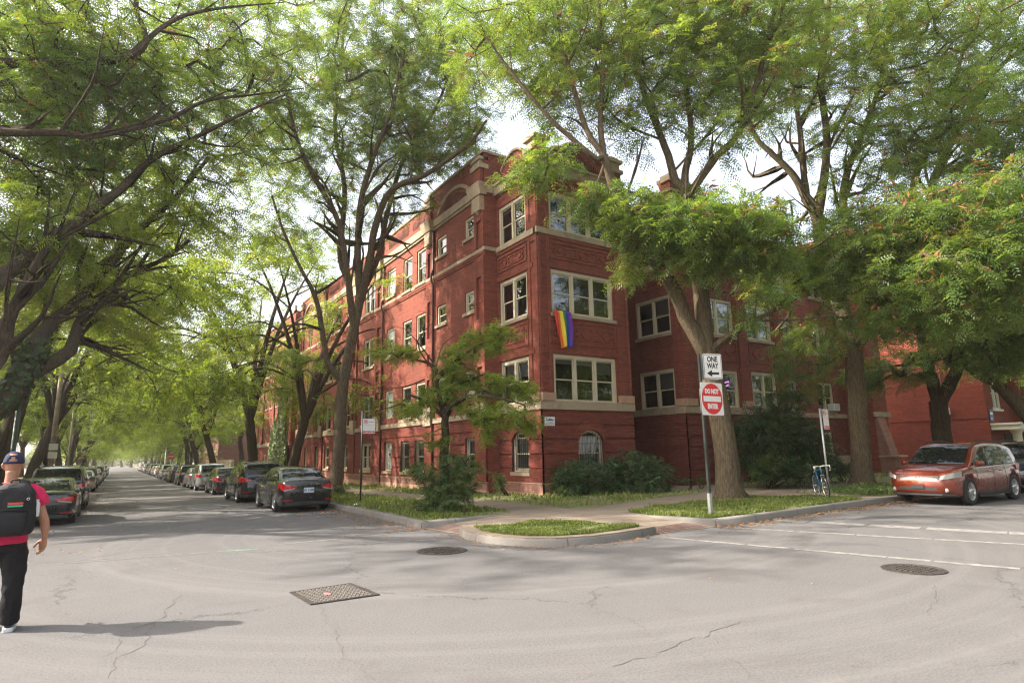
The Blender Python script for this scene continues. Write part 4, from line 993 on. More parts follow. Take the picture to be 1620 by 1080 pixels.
plain_house('apartment_building', 'distant brown brick house on the right beyond the wooden fence', 0, 14.0, 112, 140, 10, MAT['brick_brown'], [(115,117),(121,123),(128,130),(134,136)], fl3, 'W')
# wooden fence with a hedge top past the second block
fe = empty('wooden_fence', (12.2, 90, gz(90)), 'tall weathered board fence beyond the far brick block', 'fence')
mb = MB()
for i in range(100): mb.box(12.1, 12.14, 82+i*.2, 82.185+i*.2, gz(82+i*.2)+.15, gz(82+i*.2)+2.1+.03*math.sin(i*2.1))
MAT['board'] = basic('weathered_board', (.24,.19,.14), .9, .25, 5); mb.build('boards', MAT['board'], fe)
mb = MB()
for i in range(9): mb.box(12.14, 12.26, 82+i*2.4, 82.12+i*2.4, gz(82+i*2.4), gz(82+i*2.4)+2.0)
mb.build('post', MAT['board'], fe)
# ---------------------------------------------------------------- trees
def bark_mat(name, c, dk, moss=(.12,.11,.05)):
    m, nt, b, _ = nodes(name); v = objc(nt)
    mp = nt.nodes.new('ShaderNodeMapping'); mp.inputs['Scale'].default_value = (1, 1, .16); nt.links.new(v, mp.inputs[0])
    f = noise(nt, mp.outputs[0], 26, 5, .65); g = noise(nt, v, 1.1, 5, .6)
    col = ramp(nt, f, [(.35, dk), (.6, c)]); col = mixc(nt, math_(nt, 'MULTIPLY', ramp_f(nt, g, .45, .7), .45), col, moss)
    nt.links.new(col, b.inputs['Base Color']); b.inputs['Roughness'].default_value = .95; b.inputs['Specular IOR Level'].default_value = .15
    bump(nt, b, f, .04, .8); return m
MAT['bark'] = bark_mat('grey_bark', (.155,.118,.078), (.055,.041,.028), (.11,.098,.045))
MAT['bark_dark'] = bark_mat('dark_bark', (.085,.063,.043), (.03,.022,.017), (.07,.065,.03))
LEAF = [(.075,.14,.044),(.118,.195,.056),(.16,.235,.067),(.21,.265,.08),(.285,.27,.105)]
MAT['leaf'] = leaf_mat('locust_leaves', LEAF, .54, .42, (1.6,1.5,.5), .5)
MAT['leaf_dark'] = leaf_mat('dark_leaves', [(.018,.042,.017),(.03,.065,.023),(.042,.085,.028),(.065,.11,.035)], .3, .45, (1.6,1.5,.6))
MAT['leaf_sunlit'] = leaf_mat('sunlit_leaf_tone', [(.1,.165,.034),(.15,.22,.044),(.2,.255,.054),(.255,.27,.07)], .56, .5, (1.7,1.6,.6))  # sunlit yellow-green of backlit crowns put into the leaf colour
MAT['leaf_shrub'] = leaf_mat('shrub_leaves', [(.055,.1,.035),(.085,.145,.045),(.13,.19,.065),(.22,.24,.12)], .4, .4, (1.5,1.4,.6))
MAT['leaf_dark2'] = leaf_mat('evergreen_sprays', [(.035,.075,.03),(.06,.115,.045),(.09,.155,.065),(.14,.2,.085)], .3, .5, (1.3,1.3,.7))
MAT['ivy_pale'] = leaf_mat('pale_ivy', [(.05,.1,.03),(.1,.16,.05),(.22,.27,.12),(.4,.42,.25)], .25, .4, (1.2,1.2,.7))
MAT['pods'] = leaf_mat('rust_coloured_pods', [(.24,.1,.04),(.32,.15,.065),(.38,.21,.1)], .3, .7, (1.2,1,.8))

def catmull(pts, step):
    p = np.array(pts, float); p = np.vstack([2*p[0]-p[1], p, 2*p[-1]-p[-2]]); out = []
    for i in range(1, len(p)-2):
        n = max(1, int(np.linalg.norm(p[i+1, :3]-p[i, :3])/step))
        for k in range(n):
            t = k/n; out.append(.5*((2*p[i])+(-p[i-1]+p[i+1])*t+(2*p[i-1]-5*p[i]+4*p[i+1]-p[i+2])*t*t+(-p[i-1]+3*p[i]-3*p[i+1]+p[i+2])*t**3))
    out.append(p[-2]); return np.array(out)
def tubes(segs_a, segs_b, ra, rb, n):
    """many separate tapered tubes as arrays"""
    d = segs_b-segs_a; L = np.linalg.norm(d, axis=1)[:,None]+1e-9; t = d/L
    ref = np.where(np.abs(t[:,2:3]) < .9, np.array([[0,0,1.]]), np.array([[1.,0,0]]))
    a = np.cross(ref, t); a /= np.linalg.norm(a, axis=1)[:,None]; b = np.cross(t, a)
    an = np.arange(n)*2*np.pi/n; c, s = np.cos(an), np.sin(an)
    ring = a[:,None,:]*c[None,:,None]+b[:,None,:]*s[None,:,None]
    va = segs_a[:,None,:]+ring*ra[:,None,None]; vb = segs_b[:,None,:]+ring*rb[:,None,None]
    v = np.concatenate([va, vb], 1).reshape(-1, 3); m = len(segs_a); base = (np.arange(m)*2*n)[:,None]; k = np.arange(n); k2 = (k+1) % n
    f = np.stack([base+k, base+k2, base+n+k2, base+n+k], -1).reshape(-1, 4)
    return v, f
class Tree:
    def __init__(s, base, seed):
        s.r = np.random.default_rng(seed); s.base = np.array(base, float); s.pos = []; s.par = []; s.fix = []; s.big = []; s.sp = []; s.spd = []; s.spt = []
        s.spn = []; s.pods = []; s.mass = []
    def limb(s, pts, flare=False):
        """pts: (x,y,z,r) world; the first point joins the nearest existing wood"""
        q = catmull(pts, .3); j = s.r.normal(0, .02, (len(q), 3))*np.minimum(q[:,3:4]*3, .6); q[1:-1,:3] += j[1:-1]
        if flare:
            h = q[:,2]-q[0,2]; q[:,3] *= 1+.55*np.exp(-h/.35)
        s.big.append(q); par = -1
        if s.pos:
            P_ = np.array(s.pos); par = int(np.argmin(((P_-q[0,:3])**2).sum(1)))
        for k, row in enumerate(q):
            s.pos.append(row[:3]); s.par.append(par); s.fix.append(row[3]); par = len(s.pos)-1
    def spray_cloud(s, c, r3, n, shell=.35, axes=None, tint=.0, pods=.0, mat=0):
        u = s.r.normal(0, 1, (n, 3)); u /= np.linalg.norm(u, axis=1)[:,None]
        u *= (s.r.random(n)**(1/(2+shell*3)))[:,None]; lump = s.r.normal(0, .12, (n,3))
        q = (u+lump)*np.array(r3)
        if axes is not None: q = q@axes
        s.add_sprays(np.array(c)+q, tint, pods)
    def twigs(s, n, rmax=.2, L=(1.4,3.6)):
        """side branches that fork off the main limbs"""
        cand = [(i, k) for i, q in enumerate(s.big[1:], 1) for k in range(3, len(q)-2) if .02 < q[k,3] < rmax]
        if not cand: return
        for j in s.r.choice(len(cand), min(n, len(cand)), replace=False):
            i, k = cand[j]; q = s.big[i]; p = q[k,:3]; t = q[min(k+2,len(q)-1),:3]-q[k-2,:3]; t = t/np.linalg.norm(t); d = t*.7+s.r.normal(0,.55,3); d[2] += .15; d /= np.linalg.norm(d); ln = s.r.uniform(*L)*(.6+q[k,3]*3)
            b = d+s.r.normal(0,.4,3); b[2] += .2; b /= np.linalg.norm(b); r0 = min(.38*q[k,3], .045); m = p+d*ln*.5; e = m+b*ln*.5
            c_ = m+b*ln*.3; s.limb([tuple(p)+(r0,), tuple(m)+(r0*.62,), tuple(c_)+(r0*.4,), tuple(e)+(.005,)])
            f_ = d+s.r.normal(0,.7,3); f_ /= np.linalg.norm(f_); s.limb([tuple(m)+(r0*.5,), tuple(m+f_*ln*.22)+(r0*.32,), tuple(m+f_*ln*.4+np.array([0,0,.1]))+(.005,)])
    def add_sprays(s, pts, tint=0.0, pods=0.0):
        P_ = np.array(s.pos); 
        d0 = np.array([((P_-p)**2).sum(1).min() for p in pts]); order = np.argsort(d0)
        cap = len(s.pos)+len(pts)*8; buf = np.zeros((cap, 3)); n = len(s.pos); buf[:n] = P_
        bc = np.zeros(cap); bc[:n] = 0
        for i in order:
            p = pts[i]; dd = ((buf[:n]-p)**2); dist = np.sqrt(dd[:,0]+dd[:,1]+dd[:,2])
            # prefer wood that lies inward and below
            k = int(np.argmin(dist+.35*np.maximum(0, buf[:n,2]-p[2])))
            L = dist[k]; m = max(1, int(L/.45)); par = k
            if m > 6: m = 6
            mid = (buf[k]+p)/2+s.r.normal(0, .09, 3)*L+np.array([0,0,.10*L])
            for t in range(1, m+1):
                tt = t/m; q = (1-tt)**2*buf[k]+2*tt*(1-tt)*mid+tt*tt*p
                if n >= cap: break
                buf[n] = q; s.pos.append(q); s.par.append(par); s.fix.append(0); par = n; n += 1
            dv = p-buf[k]; out = p-s.base; out[2] = 0
            dv = dv/(np.linalg.norm(dv)+1e-6)+.5*out/(np.linalg.norm(out)+1e-6)+s.r.normal(0, .35, 3); dv[2] = dv[2]*.6-.1
            s.sp.append(p); s.spd.append(dv/np.linalg.norm(dv)); s.spt.append(tint); s.spn.append(par); s.pods.append(s.r.random() < pods*3.2)
    def wood(s, mat, parent, sides=5, twigmin=.006, name='trunk'):
        pos = np.array(s.pos); par = np.array(s.par); fix = np.array(s.fix); w = np.zeros(len(pos)); 
        for i in s.spn: w[i] += 1
        for i in range(len(pos)-1, -1, -1):
            if par[i] >= 0: w[par[i]] += w[i]
        rr = np.maximum(twigmin, .0085*np.power(np.maximum(w, .3), .47)); 
        r = np.where(fix > 0, fix, rr); idx = np.where((fix == 0) & (par >= 0))[0]
        pa = par[idx]; ra = np.minimum(r[pa], rr[idx]*1.25); rb = rr[idx]
        V, Fc = [], []; off = 0
        thick = rb > .02
        for msk, n in ((thick, sides), (~thick, 3)):
            if msk.any():
                v, f = tubes(pos[pa[msk]], pos[idx[msk]], ra[msk], rb[msk], n); V.append(v); Fc.append(f+off); off += len(v)
        for q in s.big:
            n = 12; P3 = q[:,:3]; t = np.gradient(P3, axis=0); t /= np.linalg.norm(t, axis=1)[:,None]; ref = np.array([1., 0, 0]); an = np.arange(n)*2*np.pi/n; ph = s.r.random(4)*6
            rings = []
            for k in range(len(q)):
                a = ref-t[k]*(ref@t[k]); a /= np.linalg.norm(a); ref = a; b = np.cross(t[k], a)
                lob = 1+.07*np.sin(an*3+ph[0]+k*.05)+.045*np.sin(an*5+ph[1]-k*.04)
                flare = max(0, q[k,3]/max(q[min(k+6, len(q)-1),3], 1e-3)-1); lob += flare*.35*np.sin(an*4+ph[2])
                rings.append(P3[k]+(np.cos(an)*lob)[:,None]*a*q[k,3]+(np.sin(an)*lob)[:,None]*b*q[k,3])
            v = np.concatenate(rings); k = np.arange(n); k2 = (k+1) % n; base = (np.arange(len(q)-1)*n)[:,None]
            f = np.stack([base+k, base+k2, base+n+k2, base+n+k], -1).reshape(-1, 4); V.append(v); Fc.append(f+off); off += len(v)
        me = np_mesh(name, np.concatenate(V)-s.base, np.concatenate(Fc), smooth=True); return link(name, me, mat, parent)
    def leaves(s, mats, parent, K=11, L=(.28,.44), pairs=5, wid=.115, twig=.75, droop=.35, name='crown', up=.6):
        r = s.r; S = len(s.sp); P0 = np.repeat(np.array(s.sp), K, 0); D = np.repeat(np.array(s.spd), K, 0); n = S*K
        ks = np.tile(np.arange(K), S); tt = (ks+r.uniform(-.3, .3, n))/(K-1)-.55
        side = np.where(ks % 2 == 0, 1., -1.); upv = np.array([[0,0,1.]])+r.normal(0, .28, (n,3))*np.array([[1,1,.3]])
        sd_ = np.cross(D, upv); sd_ /= np.linalg.norm(sd_, axis=1)[:,None]
        base = P0+D*(tt*twig)[:,None]-np.array([[0,0,1.]])*(np.maximum(tt, 0)**2*twig*.5)[:,None]
        fan = r.uniform(.5, 1.25, n); ax = D*np.cos(fan)[:,None]+sd_*(side*np.sin(fan))[:,None]; ax[:,2] += r.normal(-.18, .36, n); ax += r.normal(0,.22,(n,3)); ax /= np.linalg.norm(ax, axis=1)[:,None]
        Ln = r.uniform(L[0], L[1], n); nn = np.array([[0,0,1.]])+r.normal(0, .55, (n,3)); s2 = np.cross(ax, nn); s2 /= np.linalg.norm(s2, axis=1)[:,None]
        tint = np.clip(np.repeat(np.array(s.spt)+r.normal(.38, .13, S), K)+r.normal(0, .07, n), 0, 1)
        V, T = [], []
        for j in range(pairs):
            t0 = (j+.35)/pairs; p = base+ax*(Ln*t0)[:,None]; p[:,2] -= droop*Ln*t0*t0
            w = wid*(1-.45*abs(2*t0-1))*r.uniform(.8, 1.2, n); lw = Ln/pairs*.62
            for sg in (1, -1):
                o = s2*(sg*w)[:,None]+ax*(w*.45)[:,None]; o[:,2] -= w*r.uniform(.05, .5, n)
                m_ = p+o*.5
                V.append(np.stack([p, m_+ax*(lw*.5)[:,None], p+o, m_-ax*(lw*.5)[:,None]], 1)); T.append(np.repeat(tint, 4).reshape(n, 4))
        v = np.stack(V, 1).reshape(-1, 3)-s.base; tint_v = np.stack(T, 1).reshape(-1); i = np.arange(len(v)//4)*4
        me = np_mesh(name, v, np.c_[i,i+1,i+2,i+3], attr=tint_v); o = link(name, me, mats[0], parent)
        pod = np.array(s.pods)
        if pod.any():
            m = pod.sum(); c = np.repeat(np.array(s.sp)[pod], 8, 0)+r.normal(0, .13, (m*8,3))*np.array([[1,1,.6]])+np.array([[0,0,.03]]); k = m*8
            a = r.normal(0, 1, (k,3))*np.array([[1,1,.6]]); a /= np.linalg.norm(a, axis=1)[:,None]; b = np.cross(a, r.normal(0, 1, (k,3))); b /= np.linalg.norm(b, axis=1)[:,None]
            l_, w_ = r.uniform(.07, .18, k)[:,None], r.uniform(.02, .045, k)[:,None]
            v = np.stack([c-a*l_, c+b*w_, c+a*l_, c-b*w_], 1).reshape(-1,3)-s.base; i = np.arange(k)*4
            me = np_mesh('seed_pods', v, np.c_[i,i+1,i+2,i+3], attr=np.repeat(r.random(k), 4)); tag(link('seed_pods', me, MAT['pods'], parent), kind='stuff')
        return o
def px_limb(pts, d, r0, r1, dd=0.0):
    """limb through survey pixels; dd moves its far end away from (+) or towards the survey position"""
    n = len(pts); out = []
    for i, q in enumerate(pts):
        t = i/(n-1); p = P(q[0], q[1], q[2] if len(q) > 2 else d+dd*t); out.append((p.x, p.y, p.z, r0+(r1-r0)*t))
    return out
VIEW = None
def px_cloud(t, px, py, d, rx, ry, rd, n, tint=0.0, pods=0.0):
    c = P(px, py, d); k = math.dist(c, (0,0,EYE))/FPX; az = math.atan2(c.x, c.y)
    ax = np.array([[math.cos(az), -math.sin(az), 0], [math.sin(az), math.cos(az), 0], [0, 0, 1.]])
    t.spray_cloud(c, (rx*k, rd, ry*k*.92), n, axes=ax, tint=tint, pods=pods)
def tree_root(base, label, group='street trees', cat='tree', name='street_tree'): return empty(name, base, label, cat, group)
DENS = 1.45
# --- locust at the corner, in front of the second bay
bs = G(1155,790,.15); bs.z -= .1; dT = math.hypot(bs.x, bs.y)
t1 = Tree(bs, 1); root = tree_root(bs, 'locust with a pale forked trunk right behind the one way sign')
t1.limb([(bs.x,bs.y,bs.z,.34)]+px_limb([(1148,720),(1138,650),(1126,600),(1119,565)], dT, .33, .31), flare=True)
t1.limb(px_limb([(1117,562),(1104,536),(1084,501),(1066,458),(1049,428),(1028,405),(1000,355),(972,300),(955,246)], dT, .25, .13, -1.5))
t1.limb(px_limb([(955,248),(944,252),(900,215),(866,183),(810,115),(770,60)], dT-1.5, .1, .03, -1.0)); t1.limb(px_limb([(955,246),(928,205),(905,130),(885,50),(880,-30)], dT-1.5, .1, .04, -.5)); t1.limb(px_limb([(955,246),(950,190),(955,110),(948,20),(940,-50)], dT-1.5, .1, .04, .6))
t1.limb(px_limb([(1119,565),(1112,500),(1106,440),(1099,380),(1090,320),(1086,295)], dT, .29, .2, .3))
t1.limb(px_limb([(1088,300),(1071,292),(1052,232),(1020,150),(1000,70),(985,-20)], dT+.3, .16, .05, .5)); t1.limb(px_limb([(1086,298),(1084,275),(1094,220),(1085,130),(1075,40),(1070,-60)], dT+.3, .14, .05, 1.5)); t1.limb(px_limb([(1090,310),(1102,291),(1134,247),(1170,208),(1200,120),(1225,20),(1240,-60)], dT+.3, .16, .05, 1.0))
t1.limb(px_limb([(1124,556),(1140,541),(1165,524),(1190,508),(1225,492),(1262,470)], dT, .11, .04, -.6))
t1.limb(px_limb([(1049,428),(1020,440),(1000,425)], dT-.8, .04, .015, -.4)); t1.limb(px_limb([(955,262),(935,330),(965,345),(985,352)], dT-1.6, .05, .02, -.8))
t1.twigs(46)
for a in ((835,272,17.5,40,30,.8,34,.06,.02),(880,255,17.6,40,25,.8,22,.04,.0),(940,315,17.6,50,28,.9,34,.08,.02),(1005,345,17.8,60,40,1.2,90,.02,.04),(1075,365,18,75,48,1.5,190,0,.05),(1150,370,18.3,80,52,1.6,230,.0,.06),(1205,390,18.6,50,36,1.2,65,.0,.06),(1120,418,18.4,70,22,1.2,50,.05,.05),(1000,425,18.4,30,24,.6,26,.3,0),
          (1075,330,20,60,40,1.5,70,.0,.03),(1215,470,18.4,36,18,.6,16,.05,.03),(1180,505,18.6,22,14,.4,9,.05,0),
          (820,70,19,110,85,2.5,260,.1,.04),(900,150,19,95,60,2,120,.12,.03),(930,60,20,110,90,2.5,280,.12,.03),(1040,110,20,110,80,2.5,250,.12,.02),(1050,20,21,120,80,3,290,.1,.04),(1160,110,21,95,90,2.5,240,.1,.04),(1190,20,21,110,80,3,280,.08,.05),(1000,200,19.5,70,45,1.5,40,.15,.0),(1140,215,20,50,40,1.5,36,.1,.02),
          (950,-120,20,260,110,4,330,.05,.02),(1200,-120,21,200,110,4,260,.05,.02)):
    px_cloud(t1, *a[:6], int(a[6]*0.85), *a[7:])
t1.wood(MAT['bark'], root); t1.leaves([MAT['leaf']], root, K=11)

# --- second locust by the bicycle
bs = G(1365,766,.2); bs.z -= .1; dT = math.hypot(bs.x, bs.y)
t2 = Tree(bs, 2); root = tree_root(bs, 'tall locust with a thick straight trunk between the bicycle and the orange car')
t2.limb([(bs.x,bs.y,bs.z,.37)]+px_limb([(1361,700),(1356,630),(1352,580),(1350,540)], dT, .35, .33), flare=True)
t2.limb(px_limb([(1350,540),(1338,512),(1328,474),(1315,430),(1298,380),(1292,340),(1274,312)], dT, .36, .22, -.4)); t2.limb(px_limb([(1274,314),(1256,279),(1225,247),(1193,212),(1170,130),(1150,50)], dT-.4, .17, .05, -1.5)); t2.limb(px_limb([(1278,318),(1270,260),(1262,180),(1245,90),(1235,0)], dT-.4, .15, .05, 0)); t2.limb(px_limb([(1292,345),(1300,307),(1308,224),(1300,130),(1310,30),(1315,-60)], dT-.3, .2, .06, .8))
t2.limb(px_limb([(1328,474),(1340,425),(1335,375),(1334,310),(1342,265),(1359,224),(1390,140),(1405,50),(1410,-40)], dT-.2, .22, .06, 1.2))
t2.limb(px_limb([(1352,545),(1372,522),(1395,490),(1420,465),(1450,440),(1490,420)], dT, .26, .08, -4)); t2.limb(px_limb([(1327,470),(1350,430),(1375,413),(1420,390),(1460,370)], dT-.4, .16, .05, -3.5)); t2.limb(px_limb([(1330,480),(1300,455),(1260,440),(1225,430)], dT-.2, .12, .04, -2))
t2.twigs(60)
for a in ((1235,440,24.5,60,44,1.6,95,.22,.03),(1290,420,24.5,60,46,1.8,120,.12,.03),(1290,520,25,60,32,1.5,45,.1,.02),(1345,385,23.5,75,50,2.2,160,.03,.06),(1420,370,22.5,85,55,2.4,300,.0,.13),(1500,370,22,85,60,2.4,300,.0,.16),(1390,430,22.5,80,42,2.2,180,.0,.05),(1470,450,21.5,90,52,2.2,230,.0,.06),(1540,440,21.5,80,60,2.2,260,-.02,.08),(1480,510,21.8,90,28,1.8,90,.02,.03),(1590,350,22.5,60,80,2,200,-.05,.06),(1395,500,23.5,50,26,1.4,40,.1,0),
          (1270,560,27.5,50,34,1.5,50,-.1,0),(1265,600,28.5,36,40,1.5,50,-.2,0),(1210,350,26,45,35,1.5,60,.02,.03),
          (1200,150,27,75,70,2.5,190,.1,.03),(1270,80,28,100,90,3,330,.08,.04),(1390,100,28,110,100,3.2,400,.05,.05),(1340,210,27,70,50,2,70,.08,.02),(1430,220,26.5,80,55,2.4,110,.05,.05),(1510,200,27,90,70,2.6,230,.02,.05),(1400,290,26,80,40,2,90,.05,.05),(1330,0,29,150,70,3,380,.05,.03),(1500,40,28,110,80,3,330,.03,.05)):
    px_cloud(t2, *a[:6], int(a[6]*0.80), *a[7:])
t2.wood(MAT['bark'], root); t2.leaves([MAT['leaf']], root, K=11)

# --- Y-shaped tree behind the parked cars on the right, and a leaning one at the edge
bs = P(1492,712,33); bs.z = .1
t4 = Tree(bs, 4); root = tree_root(bs, 'tree with a Y-shaped trunk in front of the blank orange brick wall')
t4.limb([(bs.x,bs.y,bs.z,.38)]+px_limb([(1490,690),(1487,655),(1484,635)], 33, .36, .33), flare=True)
t4.limb(px_limb([(1484,637),(1475,605),(1466,575),(1458,540),(1450,440),(1445,300),(1474,224),(1500,160),(1530,60)], 33, .27, .07, -1)); t4.limb(px_limb([(1486,637),(1500,612),(1513,580),(1515,550),(1510,480),(1480,350),(1475,291),(1506,224),(1570,120),(1640,60)], 33, .27, .07, 0)); t4.limb(px_limb([(1512,575),(1490,560),(1440,575),(1400,580)], 33, .12, .04, -1))
t4.twigs(30)
for a in ((1420,580,32,55,28,1.6,80,-.15,0),(1370,600,32.5,30,20,1,30,-.1,0),(1540,540,31,70,40,2,130,-.2,.02),(1600,500,31,60,60,2,150,-.25,0),(1575,250,32,90,70,3,210,-.1,.03),(1600,120,33,90,90,3,230,-.08,.04),(1540,60,34,110,90,3,200,0,.03),(1700,300,32,120,160,3,300,-.1,0),(1590,560,30,50,25,1,50,-.1,0)):
    px_cloud(t4, *a[:6], int(a[6]*1.00), *a[7:])
t4.wood(MAT['bark_dark'], root); t4.leaves([MAT['leaf']], root, K=12, L=(.3,.46), pairs=5, wid=.115)
bs = Vector((30.5, 10.9, .1)); dT = math.hypot(bs.x, bs.y)
t5 = Tree(bs, 5); root = tree_root(bs, 'leaning trunk slanting in from the right edge above the dark parked car')
t5.limb([(bs.x,bs.y,bs.z,.36)]+px_limb([(1660,710),(1635,670),(1610,638),(1580,610),(1545,588),(1515,565),(1480,530),(1450,500)], dT, .32, .14, -1), flare=True)
t5.limb(px_limb([(1640,675),(1665,600),(1670,500),(1690,350),(1700,200)], dT, .26, .06, 0))
t5.twigs(15)
for a in ((1600,420,28,60,60,2,120,-.1,.02),(1450,490,28.5,50,25,1.2,50,.0,.03),(1700,250,30,110,150,3,260,-.05,.02),(1590,480,28,50,40,1.5,80,-.15,.02)):
    px_cloud(t5, *a[:6], int(a[6]*1.00), *a[7:])
t5.wood(MAT['bark'], root); t5.leaves([MAT['leaf']], root, K=12)

# --- big locust on the strip beside the tow-zone sign
bs = G(529,782,.15); bs.z -= .1; dT = math.hypot(bs.x, bs.y)
t3 = Tree(bs, 3); root = tree_root(bs, 'tall many-stemmed locust beside the black saloon and the tow zone sign')
t3.limb([(bs.x,bs.y,bs.z,.30)]+px_limb([(535,720),(539,660),(541,620),(543,600)], dT, .275, .255), flare=True)
t3.limb(px_limb([(542,605),(520,575),(511,533),(504,489),(493,456),(478,429),(450,370),(430,310)], dT, .15, .04, -1.5)); t3.limb(px_limb([(543,602),(549,573),(557,533),(566,490),(570,470)], dT, .255, .21, 0))
t3.limb(px_limb([(569,475),(582,422),(595,352),(620,300),(675,275),(740,228),(770,190)], dT, .2, .05, -4)); t3.limb(px_limb([(570,472),(566,411),(570,325),(590,250),(620,170),(640,80)], dT, .19, .05, -3)); t3.limb(px_limb([(560,520),(550,440),(535,350),(497,280),(470,220),(450,130)], dT, .17, .05, -3)); t3.limb(px_limb([(572,465),(600,400),(612,340),(640,250),(690,170),(720,90)], dT, .16, .05, -1)); t3.limb(px_limb([(550,445),(538,400),(545,300),(530,200),(540,90),(550,0)], dT, .15, .05, 0))
t3.twigs(60)
for a in ((690,225,27,75,55,2.4,260,.08,.06),(740,190,26.5,45,55,2,90,.08,.05),(620,230,28,80,65,2.8,260,.06,.04),(660,140,27.5,90,70,3,360,.05,.05),(560,150,28,90,75,3,240,.05,.04),(500,230,28.5,80,70,3,190,.08,.03),(440,260,28,70,60,2.6,150,.08,.02),(460,130,27,90,80,3,230,.05,.05),(600,60,28,110,70,3,330,.03,.04),(720,70,28,90,75,3,330,.03,.04),(500,30,28,110,70,3,220,.02,.03),(590,330,29,70,45,2.5,75,.12,.01),(510,340,29,65,50,2.5,80,.14,.01),(430,370,29,60,50,2.2,90,.12,0),(480,575,29.5,30,16,1,26,.1,0),(520,640,30,20,12,.8,10,.1,0),(455,560,29,26,16,1,18,.1,0),(650,310,29,40,30,1.5,22,.1,0)):
    px_cloud(t3, *a[:6], int(a[6]*0.72), *a[7:])
t3.wood(MAT['bark'], root); t3.leaves([MAT['leaf']], root, K=12, L=(.3,.46), pairs=5, wid=.115)

# --- near tree on the left whose limbs hang over the street
bs = Vector((-9.6, 27.0, .0)); k6 = 1.45
def limb6(pts, d, r0, r1, dd=0.0): return px_limb(pts, d*k6, r0*1.3, r1*1.3, dd*k6)
def cloud6(t, px, py, d, rx, ry, rd, n, *o): px_cloud(t, px, py, d*k6, rx, ry, rd*k6, int(n*1.5), *o)
t6 = Tree(bs, 6); root = tree_root(bs, 'large locust on the left whose long limb crosses the upper left sky')
t6.limb([(bs.x,bs.y,bs.z,.45),(-9.5,26.8,2,.38),(-9.0,25.9,4.5,.35),(-8.3,24.6,6.4,.32)], flare=True)
t6.limb([(-8.3,24.6,6.2,.3)]+limb6([(-60,478),(0,440),(60,396),(130,345),(190,300),(240,252),(300,222),(380,182),(450,150)], 13.6, .17, .02, 2.5))
t6.limb([(-8.3,24.6,6.4,.28),(-6,21.5,10,.17)]+limb6([(60,210),(150,215),(260,190),(325,160),(400,150),(480,140)], 13, .075, .012, 2)); t6.limb([(-8.3,24.6,6.4,.28),(-6,22,12,.17)]+limb6([(205,90),(215,10),(225,-60)], 14, .075, .02, .5)); t6.limb(limb6([(207,85),(270,35),(320,18),(380,10),(450,4)], 14, .06, .012, 1)); t6.limb([(-8.3,24.6,6.4,.26),(-9.5,21.5,11,.16),(-11,19,14.5,.07)]); t6.limb([(-8.3,24.6,6.4,.26),(-10.5,26,12,.15),(-12.5,28,15.5,.06)]); t6.limb([(-8.3,24.6,6.4,.26),(-7.5,23.5,13,.2),(-6.5,22.5,19,.08)])
t6.twigs(60)
for a in ((40,110,15.3,75,70,1.8,240,-.05,.05),(120,60,15.8,80,60,2,210,-.05,.04),(60,250,15.8,70,60,1.8,190,-.08,.05),(150,170,15.8,75,65,2,230,-.05,.04),(130,290,16.3,60,40,1.6,90,-.05,.02),(230,130,16.3,70,60,2,190,0,.03),(230,250,16.8,55,35,1.6,70,0,.02),(310,90,16.8,70,55,2,150,.02,.05),(330,200,17.3,70,45,1.8,130,.0,.06),(400,150,17.8,60,50,1.8,120,.0,.05),(300,10,16.8,80,50,2,110,0,.03),(420,60,17.8,70,55,2,120,.0,.03),(20,380,15.8,50,45,1.5,80,-.1,.02),(100,400,16.8,50,30,1.4,40,0,0),(390,250,17.8,50,30,1.4,50,.05,.02)):
    cloud6(t6, *a[:6], int(a[6]*0.62), *a[7:])
for c, r3, n in (((-11,19,15),(3.5,3,2),110),((-12,28,16),(3.8,3.4,2.4),130),((-6.5,22,20),(4,4,2.2),130)):
    t6.spray_cloud(c, r3, n)
t6.wood(MAT['bark_dark'], root); t6.leaves([MAT['leaf']], root, K=11)

# --- leaning trunk with ivy at the left edge
bs = Vector((-5.2, 20.3, .0))
t7 = Tree(bs, 8); root = tree_root(bs, 'dark ivy-covered trunk leaning over the street at the left edge')
t7.limb([(bs.x,bs.y,bs.z,.4),(-4.6,20.3,.9,.37)]+px_limb([(-22,655),(8,632),(30,605),(45,575)], 20.5, .34, .27), flare=True)
t7.limb(px_limb([(44,578),(53,557),(66,530),(80,512),(122,478),(165,430),(215,370),(280,310),(330,250)], 20.5, .22, .06, 3)); t7.limb(px_limb([(47,590),(70,580),(110,553),(120,530),(128,505),(155,480),(200,437),(260,410),(300,380)], 20.5, .2, .05, 2.5)); t7.limb([(-5.1,20.4,.6,.24)]+px_limb([(-30,600),(0,555),(10,510),(28,475),(50,430),(90,360)], 20, .2, .07, 0)); t7.limb(px_limb([(120,530),(150,545),(190,552),(205,556)], 22, .05, .02, 1))
t7.twigs(40)
for a in ((60,440,22,60,40,2,110,.2,0),(140,470,22.5,60,35,2,100,.28,0),(200,400,22.5,60,40,2,110,.22,0),(260,340,23,60,45,2,120,.15,0),(300,270,23,60,45,2,100,.1,.02),(30,350,21,50,50,2,90,.05,0),(120,360,22,60,40,2,90,.1,0),(340,330,24,50,45,2,80,.15,0),(200,510,23,50,25,1.5,50,.3,0)):
    px_cloud(t7, *a[:6], int(a[6]*0.46), *a[7:])
for c, r3, n in (((-4,21,15),(4.5,4,2.5),130),((-8,22,13),(3.5,3.5,2.5),90)): t7.spray_cloud(c, r3, n)
t7.wood(MAT['bark_dark'], root); t7.leaves([MAT['leaf_sunlit']], root, K=12, L=(.3,.46), pairs=5, wid=.115)
